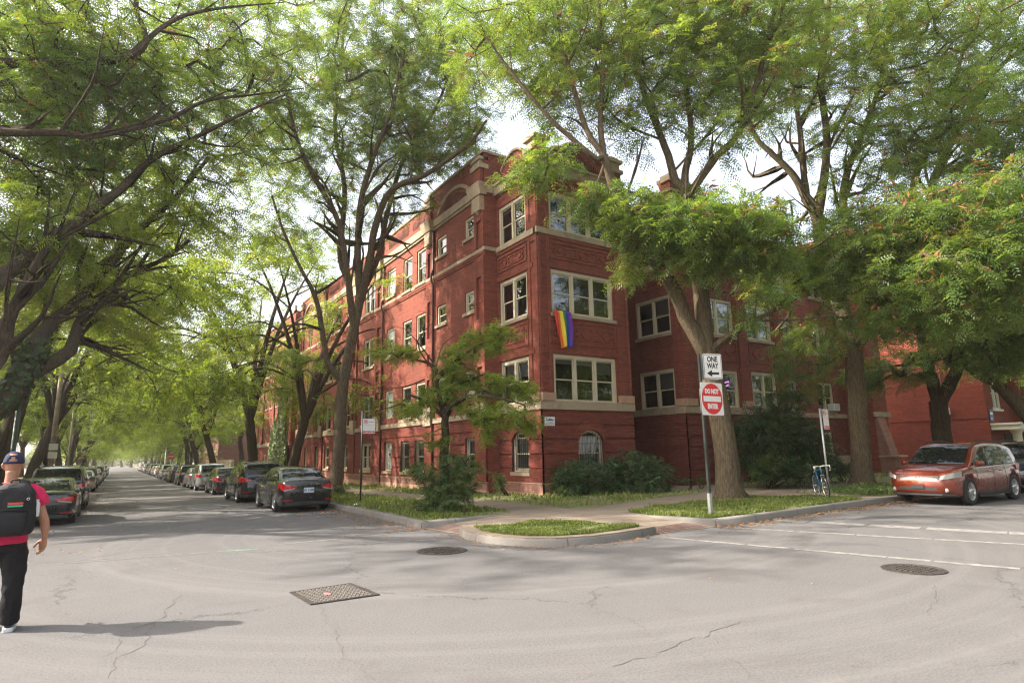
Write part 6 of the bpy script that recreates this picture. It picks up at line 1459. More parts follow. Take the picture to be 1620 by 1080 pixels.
mb = MB(); mb.tube([ST,(-.25,0,.93)], .013, 8); mb.build('seat_post', MAT['alloy'], bk, origin=(0,0,0))
mb = MB(); mb.loft([[(x, w_*math.cos(a), .955+h*math.sin(a)) for a in [k*math.pi/4 for k in range(8)]] for x, w_, h in ((-.40,.05,.015),(-.37,.075,.03),(-.28,.06,.028),(-.18,.022,.02),(-.1,.015,.012))]); mb.build('saddle', MAT['saddle'], bk, origin=(0,0,0))
mb = MB(); mb.lathe([(.09,-.004),(.09,.004),(.07,.004),(.07,-.004)], (BB[0],-.05,BB[2]), (0,1,0), 24); mb.tube([(BB[0],-.06,BB[2]),(BB[0]+.1,-.07,BB[2]-.13)], .01, 6); mb.tube([(BB[0],.06,BB[2]),(BB[0]-.1,.07,BB[2]+.13)], .01, 6); mb.box(BB[0]+.06,BB[0]+.14,-.16,-.07,BB[2]-.145,BB[2]-.12); mb.box(BB[0]-.14,BB[0]-.06,.07,.16,BB[2]+.12,BB[2]+.145); mb.build('crankset', MAT['alloy'], bk, origin=(0,0,0))
bk.rotation_euler.x = rad(5)

# ---------------------------------------------------------------- street lights, poles and wires down the street
MAT['pole_green'] = basic('green_lamp_post', (.03,.07,.05), .5, .2); MAT['wood_pole'] = basic('timber_pole', (.3,.24,.18), .9, .25); MAT['lamp_grey'] = basic('lamp_head_grey', (.4,.41,.42), .4, .1)
def street_lamp(x, y, h, arm, label, mat='pole_green', sgn=1):
    b = Vector((x, y, gz(y)+.15)); o = empty('street_lamp', b, label, 'street lamp', 'street lamps')
    mb = MB(); mb.tube([(0,0,-.2),(0,0,.5),(0,0,.55),(0,0,h)], [.16,.15,.1,.065], 10); mb.build('pole', MAT[mat], o, origin=(0,0,0))
    mb = MB(); mb.tube([(0,0,h-.25),(sgn*arm*.3,0,h+.25),(sgn*arm*.7,0,h+.45),(sgn*arm,0,h+.5)], .03, 6); mb.tube([(0,0,h-.7),(sgn*arm*.35,0,h+.05),(sgn*arm*.6,0,h+.37)], .02, 6); mb.build('arm', MAT['lamp_grey'], o, origin=(0,0,0))
    mb = MB(); mb.loft([[(sgn*(arm+u), w_*math.cos(a), h+.5+hh*math.sin(a)) for a in [k*math.pi/4 for k in range(8)]] for u, w_, hh in ((-.05,.04,.04),(.1,.12,.07),(.45,.15,.08),(.65,.06,.04))]); mb.build('lamp_head', MAT['lamp_grey'], o, origin=(0,0,0)); return o
street_lamp(-3.55, 31.5, 8.0, 3.4, 'dark green street lamp whose long arm crosses below the leaning trunk'); street_lamp(-3.6, 66, 8.0, 3.2, 'street lamp with a raised grey arm beyond the utility pole', 'wood_pole'); street_lamp(6.8, 118, 7.5, 2.6, 'far street lamp near the red stop sign', 'lamp_grey', -1)
up = empty('utility_pole', (-3.7, 51, gz(51)+.15), 'pale utility pole with crossarm and white plates on the left kerb', 'utility pole')
mb = MB(); mb.tube([(0,0,-.3),(0,0,8.8)], [.17,.12], 10); mb.build('pole', MAT['wood_pole'], up, origin=(0,0,0)); mb = MB(); mb.box(-1.1,1.1,-.06,.06,8.2,8.34); mb.tube([(-.8,0,8.2),(0,0,7.6)], .025, 5); mb.tube([(.8,0,8.2),(0,0,7.6)], .025, 5); mb.build('crossarm', MAT['wood_pole'], up, origin=(0,0,0))
for z in (2.35, 2.9): plate('sign_plate', .5, .42, .03, 'white_sheet', up, (.05, -.2, z), 0)
wires = []
for k, (a, b_) in enumerate((((-4.6,51,8.4-.5),(13,53,9)),((-2.8,51,8.4-.5),(14,80,8)),((-4.6,51,7.9),(-4.6,120,7)),((-2.8,51,7.9),(-3,120,7)))):
    o = empty('overhead_wire', a, ['wire crossing the street to the long brick building','wire running from the crossarm to the far brick block','left-hand wire along the kerb from the utility pole','wire over the parked cars along the kerb from the utility pole'][k], 'wire', 'overhead wires')
    mb = MB(); A, B_ = Vector(a), Vector(b_); n = 20; mb.tube([A.lerp(B_, i/n)-Vector((0,0,.6*4*(i/n)*(1-i/n))) for i in range(n+1)], .016, 4); mb.build('cable', MAT['black_paint'], o)
y = 104; b = Vector((6.7, y, gz(y)+.15)); st_ = empty('stop_sign', b, 'distant red stop sign on the right kerb of the side street', 'traffic sign')
mb = MB(); mb.tube([(0,0,-.2),(0,0,2.9)], .04, 8); mb.build('post', MAT['steel'], st_, origin=(0,0,0))
mb = MB(); pts = [(.42*math.cos(rad(22.5+45*k)), .42*math.sin(rad(22.5+45*k))) for k in range(8)]; mb.poly([(x,-.055,2.6+z) for x, z in pts], (0,-1,0)); mb.poly([(x,-.045,2.6+z) for x, z in pts], (0,1,0)); mb.build('octagon', MAT['red_sheet'], st_, origin=(0,0,0)); text('STOP', .26, MAT['white_sheet'], st_, (0,-.058,2.6), (R90,0,0), bold=.006)
# ---------------------------------------------------------------- cars
def paint_mat(name, c, metal=.3, rough=.28):
    m, nt, b, _ = nodes(name); v = objc(nt)
    f = noise(nt, v, 2.2, 4); nt.links.new(ramp(nt, f, [(.3, tuple(x*.92 for x in c)), (.7, tuple(min(1, x*1.06) for x in c))]), b.inputs['Base Color'])
    d = noise(nt, v, 6, 5, .6); nt.links.new(math_(nt, 'ADD', math_(nt, 'MULTIPLY', d, .18), rough-.08), b.inputs['Roughness'])
    b.inputs['Metallic'].default_value = metal; b.inputs['Coat Weight'].default_value = 1; b.inputs['Coat Roughness'].default_value = .06; return m
PAINT = {k: paint_mat('car_paint_'+k, c, mt) for k, c, mt in (('black',(.012,.012,.014),.2),('graphite',(.028,.026,.026),.4),('orange',(.175,.027,.009),.3),('silver',(.42,.43,.44),.6),('white',(.62,.62,.6),.0),('navy',(.015,.02,.04),.3),('grey',(.12,.125,.13),.5),('teal',(.05,.09,.11),.4),('red',(.3,.02,.02),.2))}
MAT['car_glass'] = glass_mat('car_glass', (.12,.14,.14), .06)
MAT['cabin'] = basic('car_interior', (.018,.017,.016), .8, .2)
MAT['trim_black'] = basic('black_plastic_trim', (.02,.02,.021), .55, .2); MAT['chrome'] = basic('chrome', (.22,.22,.22), .7, .05, metal=.5)
m, nt, b_, _ = nodes('red_lens'); b_.inputs['Base Color'].default_value = (.5,.012,.015,1); b_.inputs['Roughness'].default_value = .12; b_.inputs['Coat Weight'].default_value = 1; MAT['red_lens'] = m
m, nt, b_, _ = nodes('clear_lens'); b_.inputs['Base Color'].default_value = (.3,.3,.28,1); b_.inputs['Roughness'].default_value = .45; MAT['clear_lens'] = m
MAT['plate'] = basic('number_plate', (.6,.61,.62), .4, .06)
def ip(tab, x):
    """smooth interpolation in a table of (x, value...)"""
    xs = [t[0] for t in tab]
    if x <= xs[0]: return tab[0][1:]
    if x >= xs[-1]: return tab[-1][1:]
    i = max(k for k in range(len(xs)) if xs[k] <= x); i = min(i, len(xs)-2)
    t = (x-xs[i])/(xs[i+1]-xs[i]); p0, p1, p2, p3 = tab[max(i-1,0)][1:], tab[i][1:], tab[i+1][1:], tab[min(i+2, len(tab)-1)][1:]
    return tuple((1-t)*b+t*c if t in (0,1) else .5*((2*b)+(-a+c)*t*.6+(2*a-5*b+4*c-d)*t*t*.6+(-a+3*b-3*c+d)*t**3*.6)+(.5*.4)*2*((1-t)*b+t*c) if False else (1-(t*t*(3-2*t)))*b+(t*t*(3-2*t))*c for a, b, c, d in zip(p0, p1, p2, p3))
def lin(tab, x):
    xs = [t[0] for t in tab]
    if x <= xs[0]: return tab[0][1]
    for a, b in zip(tab[:-1], tab[1:]):
        if x <= b[0]: t = (x-a[0])/(b[0]-a[0]); return a[1]*(1-t)+b[1]*t
    return tab[-1][1]
SPEC = {
 # x from rear (-) to front (+); deck: top of the lower body; hw: half width; roofline: (x, z)
 'sedan': dict(L=4.55, W=1.78, zb=.2, wb=(-1.28,1.42), R=.325, belt=.93,
   deck=[(-2.27,.86),(-2.2,1.0),(-2.0,1.05),(-1.6,1.06),(-1.2,1.0),(.9,.96),(1.3,.93),(1.8,.86),(2.1,.77),(2.27,.6)], hw=[(-2.28,.62),(-2.2,.78),(-1.9,.86),(-1.2,.885),(.9,.885),(1.6,.87),(2.05,.78),(2.28,.55)],
   roof=[(-1.78,1.02),(-1.2,1.27),(-.75,1.40),(-.2,1.45),(.25,1.43),(.6,1.33),(1.32,.95)], side=[(-1.5,1.0),(-1.05,1.24),(-.6,1.355),(.2,1.36),(.55,1.22),(1.02,.98)], pil=(-.22,), bev=.35),
 'suv': dict(L=4.65, W=1.86, zb=.24, wb=(-1.35,1.42), R=.36, belt=1.08,
   deck=[(-2.32,.85),(-2.28,1.06),(-2.0,1.1),(.8,1.08),(1.2,1.08),(1.75,1.03),(2.12,.93),(2.32,.7)], hw=[(-2.33,.74),(-2.24,.86),(-1.8,.92),(.9,.93),(1.7,.9),(2.1,.82),(2.33,.6)],
   roof=[(-2.26,1.08),(-2.18,1.3),(-2.02,1.56),(-1.6,1.66),(-.6,1.70),(.2,1.67),(.55,1.57),(1.32,1.1)], side=[(-2.0,1.14),(-1.75,1.45),(-1.4,1.57),(-.5,1.6),(.2,1.56),(.5,1.42),(1.02,1.12)], pil=(-1.15,-.2), bev=.3),
 'crossover': dict(L=4.72, W=1.9, zb=.22, wb=(-1.42,1.42), R=.375, belt=1.06,
   deck=[(-2.33,.8),(-2.26,1.05),(-1.9,1.12),(.7,1.06),(1.1,1.06),(1.6,1.03),(2.0,.97),(2.24,.88),(2.36,.66)], hw=[(-2.34,.66),(-2.2,.84),(-1.7,.93),(.9,.935),(1.7,.92),(2.1,.84),(2.36,.6)],
   roof=[(-2.3,1.06),(-2.12,1.36),(-1.85,1.58),(-1.3,1.67),(-.3,1.70),(.2,1.67),(.42,1.6),(1.32,1.05)], side=[(-1.75,1.18),(-1.58,1.42),(-1.2,1.57),(-.3,1.6),(.12,1.57),(.42,1.42),(1.0,1.1)], pil=(-.95,-.12), bev=.3),
}
def car(name, label, kind, paint, loc, heading, group='parked cars', plate_txt=None, rack=False, grille='mesh', glass='car_glass', cat='car', tailw=1.0, extras=None):
    S = SPEC[kind]; L2 = S['L']/2; zb = S['zb']; root = empty(name, loc, label, cat, group, heading)   # local +X is forward
    R = S['R']; O = (0,0,0)
    # lower body
    def sect(x, n=0):
        w_ = lin_s(S['hw'], x); zt = lin_s(S['deck'], x); end = max(0, (abs(x)-L2+.35)/.35); zbb = zb+.16*end*end
        belt = zt-.05; h = zt-zbb
        half = [(0,zbb),(w_*.8,zbb),(w_*.955,zbb+h*.06),(w_*.99,zbb+h*.22),(w_*1.0,zbb+h*.45),(w_*1.0,zbb+h*.62),(w_*.975,zbb+h*.8),(w_*.945,zbb+h*.92),(w_*.89,zbb+h*.985),(w_*.72,zt+.012),(w_*.4,zt+.03),(0,zt+.036)]
        return [(x,-y,z) for y, z in half]+[(x,y,z) for y, z in reversed(half[1:-1])]
    def lin_s(t, x):
        xs = [t0[0] for t0 in t]
        if x <= xs[0]: return t[0][1]
        if x >= xs[-1]: return t[-1][1]
        i = max(k for k in range(len(xs)) if xs[k] <= x); i = min(i, len(xs)-2); u = (x-xs[i])/(xs[i+1]-xs[i])
        p = [t[max(i-1,0)][1], t[i][1], t[i+1][1], t[min(i+2,len(t)-1)][1]]
        m1 = (p[2]-p[0])/2*.7; m2 = (p[3]-p[1])/2*.7
        return (2*u**3-3*u*u+1)*p[1]+(u**3-2*u*u+u)*m1+(-2*u**3+3*u*u)*p[2]+(u**3-u*u)*m2
    mb = MB(); xs = [-L2-.01+ (2*L2+.02)*i/64 for i in range(65)]
    mb.loft([sect(x) for x in xs]); body = mb.build('body', [PAINT[paint], MAT['trim_black']], root, origin=O, recalc=True)
    # wheel arches cut through the body
    cut = MB(); Wm = S['W']
    for wx in S['wb']:
        for s in (-1, 1): cut.lathe([(0,0),(R+.055,0),(R+.055,.42),(0,.42)], (wx, s*(Wm/2-.28)-(.21 if s < 0 else -.0)-(.0 if s > 0 else 0), R), (0,1,0), 28)
    co = cut.build('cutter', [MAT['trim_black']], None, origin=O, recalc=True); co.location = loc; co.rotation_euler = (0,0,heading)
    bpy.context.view_layer.update()
    bo = body.modifiers.new('arch', 'BOOLEAN'); bo.operation = 'DIFFERENCE'; bo.object = co; bo.solver = 'EXACT'
    dg = bpy.context.evaluated_depsgraph_get(); me = bpy.data.meshes.new_from_object(body.evaluated_get(dg)); body.modifiers.clear(); old = body.data; body.data = me
    bpy.data.objects.remove(co)
    for p in me.polygons:
        c = p.center
        inarch = any(math.hypot(c.x-wx, c.z-R) < R+.052 for wx in S['wb']) and abs(p.normal.y) < .99 and abs(c.y) < Wm/2-.005
        p.material_index = 1 if (inarch or c.z < zb+.03) else 0
        p.use_smooth = not inarch
    if extras == 'cladding':
        for p in me.polygons:
            if p.center.z < zb+.09: p.material_index = 1
    # cabin
    roof = S['roof']; belt = S['belt']; wr = Wm*.5*.70 if kind == 'sedan' else Wm*.5*.745
    def hw(x, z):
        w0 = lin_s(S['hw'], x)*.93; zt = max(1.3, max(r_[1] for r_ in roof)); t = max(0, min(1, (z-belt+.06)/(zt-belt+.06))); return w0+(wr-w0)*(t**1.15)
    def csec(x, z):
        z0 = min(belt-.08, z-.02); half = [(hw(x,z0),z0)]
        for t in (.25,.5,.75): zz = z0+(z-.055-z0)*t; half.append((hw(x,zz),zz))
        wz = hw(x,max(z-.055,z0)); half += [(wz,max(z-.055,z0)),(wz*.965,z-.022),(wz*.88,z-.004),(wz*.55,z+.012),(0,z+.018)]
        return [(x,-y,zz) for y, zz in half]+[(x,y,zz) for y, zz in reversed(half[:-1])]
    cab = MB(); n = 44; rings = []
    for i in range(n+1):
        x = roof[0][0]+(roof[-1][0]-roof[0][0])*i/n; rings.append(csec(x, lin_s(roof, x)))
    cab.loft(rings, close=True, caps=True); cab.build('roof', PAINT[paint], root, origin=O, recalc=True)
    # glazing: sheets lying 6 mm proud of the pillars, dark cabin behind
    sd_ = S['side']; cuts = [sd_[0][0]+.02]+[p for p in S['pil']]+[sd_[-1][0]-.02]
    for s in (-1, 1):
        for a, b in zip(cuts[:-1], cuts[1:]):
            g = MB(); a2, b2 = a+(.035 if a != cuts[0] else 0), b-(.035 if b != cuts[-1] else 0); m = 12; k = 5; z0f = lambda x: belt+.012
            for i in range(m):
                for j in range(k):
                    q = []
                    for ii, jj in ((i,j),(i+1,j),(i+1,j+1),(i,j+1)):
                        x = a2+(b2-a2)*ii/m; z1 = max(lin(sd_, x), z0f(x)+.004); z = z0f(x)+(z1-z0f(x))*jj/k; q.append((x, s*(hw(x,z)+.006), z))
                    g.poly(q, (0,s,.2), 0, True)
            g.build('side_window', MAT[glass+'_solid'], root, origin=O)
        tr = MB(); pts = [(x, s*(hw(x, belt-.0)+.012), belt+.0) for x in [cuts[0]+(cuts[-1]-cuts[0])*i/10 for i in range(11)]]; tr.tube(pts, .009, 5); tr.build('window_trim', MAT['chrome' if paint in ('silver','white','graphite') else 'trim_black'], root, origin=O)
    zmax = max(r_[1] for r_ in roof)
    def screen(nm, xa, xb):
        g = MB(); m = 14
        for i in range(m):
            for j in range(10):
                q = []
                for ii, jj in ((i,j),(i+1,j),(i+1,j+1),(i,j+1)):
                    x = xa+(xb-xa)*ii/m; z = lin_s(roof, x); w_ = hw(x, max(z-.055, belt-.05))*.86; y = -w_+2*w_*jj/10; q.append((x, y, z+.026+.012*(1-(y/w_)**2)))
                g.poly(q, (1 if xa > 0 else -1,0,1), 0, True)
        return g.build(nm, MAT[glass+'_solid'], root, origin=O)
    fx = [x for x, z in roof]
    if kind == 'sedan': screen('windscreen', .52, 1.24); screen('rear_window', -1.68, -.95)
    elif kind == 'suv': screen('windscreen', .5, 1.24); screen('rear_window', -2.235, -2.0)
    else: screen('windscreen', .44, 1.22); screen('rear_window', -2.24, -1.8)
    # wheels
    for wx in S['wb']:
        for s in (-1, 1):
            y1 = s*(Wm/2-.02); ty = MB(); ty.lathe([(R*.63,-.2),(R*.9,-.205),(R*.985,-.18),(R,-.13),(R,-.07),(R*.985,-.02),(R*.9,0),(R*.66,-.005),(R*.63,-.03)], (wx,y1,R), (0,s,0), 32)
            wl = ty.build('wheel', MAT['rubber'], root, origin=O); rm = MB()
            rm.lathe([(R*.66,-.012),(R*.62,-.01),(R*.6,-.05),(R*.56,-.08)], (wx,y1,R), (0,s,0), 28); rm.lathe([(R*.62,-.1),(0,-.1)], (wx,y1,R), (0,s,0), 20, 1)
            for k in range(5):
                a = 2*math.pi*k/5+.3; c, sn = math.cos(a), math.sin(a); u = Vector((c,0,sn)); v = Vector((-sn,0,c)); o_ = Vector((wx,y1,R)); yy = Vector((0,s,0))
                for off in (-.055, .055): rm.hexa([o_+u*R*.12+v*(off-.02)*R*2-yy*.06, o_+u*R*.12+v*(off+.02)*R*2-yy*.06, o_+u*R*.62+v*(off*1.5+.022)*R*2-yy*.06, o_+u*R*.62+v*(off*1.5-.022)*R*2-yy*.06, o_+u*R*.12+v*(off-.02)*R*2-yy*.02, o_+u*R*.12+v*(off+.02)*R*2-yy*.02, o_+u*R*.62+v*(off*1.5+.022)*R*2-yy*.012, o_+u*R*.62+v*(off*1.5-.022)*R*2-yy*.012])
            rm.lathe([(R*.2,-.06),(R*.2,-.02),(R*.16,-.012),(0,-.012)], (wx,y1,R), (0,s,0), 16)
            rm.build('rim', [MAT['alloy'], MAT['trim_black']], wl, origin=O)
    def front_x(y, z): # outline of the nose / tail at a given half width
        lo, hi = 0.0, L2
        for _ in range(30):
            m_ = (lo+hi)/2
            if lin_s(S['hw'], m_) >= abs(y) and lin_s(S['deck'], m_) >= z: lo = m_
            else: hi = m_
        return lo
    def tail_x(y, z):
        lo, hi = 0.0, L2
        for _ in range(30):
            m_ = (lo+hi)/2
            if lin_s(S['hw'], -m_) >= abs(y)*1.01 and lin_s(S['deck'], -m_) >= z: lo = m_
            else: hi = m_
        return -lo
    def patch(nm, mat, ys, zs, fx_, off=.012, n=8, par=None, sgn=1, m2=None):
        """a lens or panel that follows the body end between ys and zs (zs may taper per y)"""
        g = MB()
        for i in range(n):
            for j in range(4):
                q = []
                for ii, jj in ((i,j),(i+1,j),(i+1,j+1),(i,j+1)):
                    t = ii/n; y = ys[0]+(ys[1]-ys[0])*t; z0 = zs[0]+(zs[2]-zs[0])*t; z1 = zs[1]+(zs[3]-zs[1])*t; z = z0+(z1-z0)*jj/4; q.append((fx_(y,z)+sgn*off, y*(1+.012), z))
                g.poly(q, (sgn,0,0), 0, True)
        return g.build(nm, mat, par or root, origin=O)
    W2 = Wm/2
    zt = S['deck'][2][1]
    for s in (-1, 1):
        if kind == 'sedan':
            patch('taillight', MAT['red_lens'], (s*W2*.44, s*W2*.965), (.80,.86,.72,.93), tail_x, .014, sgn=-1); patch('reflector', MAT['red_lens'], (s*W2*.6, s*W2*.88), (.40,.43,.40,.43), tail_x, .012, sgn=-1)
            g = patch('reverse_light', MAT['clear_lens'], (s*W2*.5, s*W2*.86), (.765,.80,.70,.745), tail_x, .018, sgn=-1)
        else:
            patch('taillight', MAT['red_lens'], (s*W2*.55, s*W2*.97), (.90,1.0,.86,1.06), tail_x, .016, sgn=-1); patch('reflector', MAT['red_lens'], (s*W2*.55, s*W2*.85), (.45,.48,.45,.48), tail_x, .012, sgn=-1)
        if kind == 'crossover': patch('headlight', MAT['clear_lens'], (s*W2*.6, s*W2*.95), (.70,.80,.77,.93), front_x, .012, 10)
        else: patch('headlight', MAT['clear_lens'], (s*W2*.5, s*W2*.93), (.63,.73,.68,.80), front_x, .012, 10)
        h = MB(); y = s*W2*.7; h.lathe([(.055,0),(.06,.03),(.0,.035)], (front_x(y,.42)-.02, y, .42), (1,0,0), 16); h.build('fog_light', MAT['clear_lens'], root, origin=O)
        mr = MB(); mx = S['roof'][-1][0]-.42; my = s*(hw(mx, belt)+.13); mr.loft([[(mx+u, my+w_*math.cos(a)*s, belt+.06+hh*math.sin(a)) for a in [k*math.pi/5 for k in range(10)]] for u, w_, hh in ((-.09,.085,.06),(-.05,.115,.08),(.03,.11,.075),(.09,.05,.035))]); mr.hexa([(mx-.02,s*(hw(mx,belt)-.03),belt-.01),(mx+.04,s*(hw(mx,belt)-.03),belt-.01),(mx+.03,my,belt+.02),(mx-.02,my,belt+.02),(mx-.02,s*(hw(mx,belt)-.03),belt+.03),(mx+.04,s*(hw(mx,belt)-.03),belt+.03),(mx+.03,my,belt+.06),(mx-.02,my,belt+.06)])
        mr.build('mirror', PAINT[paint], root, origin=O)
        for x in (S['pil'][-1], S['wb'][1]-.48, S['wb'][0]+.5):
            sm = MB(); pts = [(x+.03*math.sin(z*3), s*(lin_s(S['hw'], x)*(.955+.048*math.sin(math.pi*min(1,(z-zb)/(belt-zb))))+.002), z) for z in [zb+.12+(belt-zb-.17)*k/8 for k in range(9)]]
            sm.tube(pts, .0045, 4); sm.build('door_seam', MAT['trim_black'], root, origin=O)
        for x in (S['pil'][-1]+.12, S['wb'][0]+.62):
            hd = MB(); hd.tube([(x,s*(W2*.985),belt-.17),(x+.03,s*(W2*1.01),belt-.165),(x+.17,s*(W2*1.01),belt-.16),(x+.2,s*(W2*.985),belt-.16)], .014, 6); hd.build('door_handle', PAINT[paint] if paint != 'orange' else MAT['alloy'], root, origin=O)
        sk = MB(); sk.hexa([(S['wb'][0]+R+.05,s*W2*.9,zb-.02),(S['wb'][1]-R-.05,s*W2*.9,zb-.02),(S['wb'][1]-R-.05,s*W2*.985,zb+.0),(S['wb'][0]+R+.05,s*W2*.985,zb),(S['wb'][0]+R+.05,s*W2*.9,zb+.1),(S['wb'][1]-R-.05,s*W2*.9,zb+.1),(S['wb'][1]-R-.05,s*W2*1.0,zb+.09),(S['wb'][0]+R+.05,s*W2*1.0,zb+.09)]); sk.build('sill_trim', MAT['trim_black'], root, origin=O)
        if rack:
            rk = MB(); z = lambda x: lin_s(roof, x)+.06; rk.tube([(-1.75,s*wr*.9,z(-1.75)-.07),(-1.6,s*wr*.9,z(-1.6)),(-.7,s*wr*.9,z(-.7)+.01),(.1,s*wr*.9,z(.1)),(.25,s*wr*.9,z(.25)-.06)], .02, 6); rk.build('roof_rail', MAT['trim_black'], root, origin=O)
    # number plates, grille, bumpers
    zpl = .72 if kind == 'sedan' else .78
    px_ = tail_x(.2, zpl)
    pp = MB(); pp.box(px_-.022,px_-.008,-.16,.16,zpl-.08,zpl+.08); po = pp.build('number_plate', MAT['plate'], root, origin=O)
    if plate_txt: text(plate_txt, .1, MAT['blue_ink'], po, (px_-.0235,0,zpl-.005), (R90,0,-R90), bold=.003, ext=.0008)
    bd = MB(); bd.lathe([(.035,0),(.035,.008),(0,.009)], (tail_x(0,zpl+.17)-.006,0,zpl+.17), (-1,0,0), 14); bd.build('badge', MAT['chrome'], root, origin=O)
    patch('rear_bumper_trim', MAT['trim_black'], (-W2*.8, W2*.8), (zb+.06,zb+.17,zb+.06,zb+.17), tail_x, .012, 12, sgn=-1)
    patch('front_intake', MAT['trim_black'], (-W2*.5, W2*.5), (.42,.5,.42,.5), front_x, .012, 12)
    if grille == 'chrome':
        gp = patch('grille', MAT['trim_black'], (-W2*.56, W2*.56), (.67,.81,.67,.81), front_x, .013, 14)
        g = MB()
        for i in range(9):
            y = -W2*.54+W2*1.08*i/8; g.tube([(front_x(y,.7)+.022,y,.685),(front_x(y,.79)+.022,y,.795)], .006, 5)
        for z in (.685,.74,.795): g.tube([(front_x(-W2*.55+W2*1.1*k/14,z)+.022,-W2*.55+W2*1.1*k/14,z) for k in range(15)], .006, 5)
        g.lathe([(.06,0),(.06,.012),(.045,.014),(.045,.004)], (front_x(0,.74)+.022,0,.745), (1,0,0), 20); g.build('grille_bars', MAT['chrome'], gp, origin=O)
        fp = MB(); xx = front_x(0,.52)+.02; fp.box(xx,xx+.02,-.16,.16,.46,.56); fp.build('plate_holder', MAT['trim_black'], root, origin=O)
        patch('lower_bumper', MAT['trim_black'], (-W2*.86, W2*.86), (zb+.06,zb+.11,zb+.06,zb+.11), front_x, .014, 14)
    else: patch('grille', MAT['trim_black'], (-W2*.42, W2*.42), (.62,.74,.62,.74), front_x, .012, 10)
    return root
m, nt, b_, _ = nodes('tinted_glazing'); b_.inputs['Base Color'].default_value = (.012,.014,.014,1); b_.inputs['Roughness'].default_value = .03; b_.inputs['Specular IOR Level'].default_value = .55; MAT['car_glass_solid'] = m
H90 = rad(90)
def park(px_left, px_right, py, wid, side, length):
    """rear of a parked car from its two edges in the survey photo -> (x centre, y centre)"""
    a, b = t_at(px_left), t_at(px_right); Y = wid/(b-a); return (a+b)/2*Y, Y+length/2
xk = 5.35
def at_rear(px_c, Y, L): return t_at(px_c)*Y
# right kerb, nearest first
carsR = [('black_saloon','sedan','black','glossy black saloon nearest on the right kerb with bright red tail lamps',20.5,481,'BX 4 880'),
         ('black_crossover','crossover','black','black hatch-backed car parked in front of the nearest black saloon',27.3,None,None),
         ('dark_saloon','sedan','graphite','dark brown-black saloon with a pale plate third along the right kerb',36.0,None,'K 21 943'),
         ('white_crossover','crossover','silver','pale silver sport utility car just beyond the dark saloon on the right kerb',43.5,None,None),
         ('silver_saloon','sedan','silver','silver saloon half hidden beyond the pale sport utility car',50,None,None),
         ('dark_sport_utility','suv','black','tall black sport utility car midway along the right kerb',57.5,None,'Z 90 118'),
         ('blue_hatchback','crossover','teal','small teal car beyond the tall black sport utility car',66.5,None,None),
         ('grey_saloon','sedan','grey','mid grey saloon between the teal car and the white van-like car',74,None,None),
         ('white_sport_utility','suv','white','white boxy sport utility car with a dark rear window far down the right kerb',82,None,None),
         ('dark_sport_utility','suv','navy','dark sport utility car just beyond the white boxy one',89,None,None),
         ('white_saloon','sedan','white','bright white saloon far along the right kerb',98,None,None),
         ('pink_saloon','sedan','silver','pale saloon next to the bright white one far along the right kerb',106,None,None)]
for nm, kd, pt, lab, Y, pc, pl_ in carsR:
    L = SPEC[kd]['L']; X = KX-SPEC[kd]['W']/2-.15; car('parked_car', lab, kd, pt, Vector((X, Y+L/2, gz(Y+L/2))), H90+rad(.4), plate_txt=pl_, rack=kd != 'sedan' and pt == 'black')
protoR = [o for o in scene.objects if o.get('category') == 'car']
for k, (Y, src, lab) in enumerate(((115,9,None),(124,2,None),(133,5,None),(142,3,None),(152,0,None),(163,8,None),(175,4,None))):
    o = copy_tree(protoR[src]); o.location = (KX-1.05, Y, gz(Y)); tag(o, 'distant parked car in the shrinking row along the far right kerb')
# left kerb
carsL = [('sedan','black','low glossy black coupe-like saloon parked just beyond the man',21.6),('suv','black','black sport utility car parked beyond the low black saloon on the left',28.2),('sedan','white','white saloon far along the left kerb past the black sport utility car',50),('suv','navy','dark sport utility car beyond the white saloon on the left kerb',58),('sedan','silver','silver saloon farther down the left kerb',67)]
for kd, pt, lab, Y in carsL:
    L = SPEC[kd]['L']; car('parked_car', lab, kd, pt, Vector((-.87-SPEC[kd]['W']/2-(.25 if Y > 40 else 0), Y+L/2, gz(Y+L/2))), H90, rack=kd == 'suv').scale = (1, 1, .9 if Y < 25 else 1)
for k, (Y, src) in enumerate(((76,10),(85,5),(96,3),(108,2),(121,8),(136,0))):
    o = copy_tree(protoR[src]); o.location = (-2.0, Y, gz(Y)); tag(o, 'distant parked car in the row along the far left kerb')
# the cross street, on the right
c = Vector((20.1+2.0, 8.42, 0))
car('parked_car', 'copper orange sport utility car with a chrome grille facing left at the right kerb', 'crossover', 'orange', Vector((21.45, 8.38, .0)), math.pi-rad(1.5), rack=True, grille='chrome', extras='cladding')
car('parked_car', 'dark navy sport utility car parked behind the orange one at the right edge', 'suv', 'navy', Vector((27.2, 8.45, .0)), math.pi, rack=True)
car('parked_car', 'grey car beyond the navy one along the right kerb', 'crossover', 'grey', Vector((33.2, 8.4, .0)), math.pi)
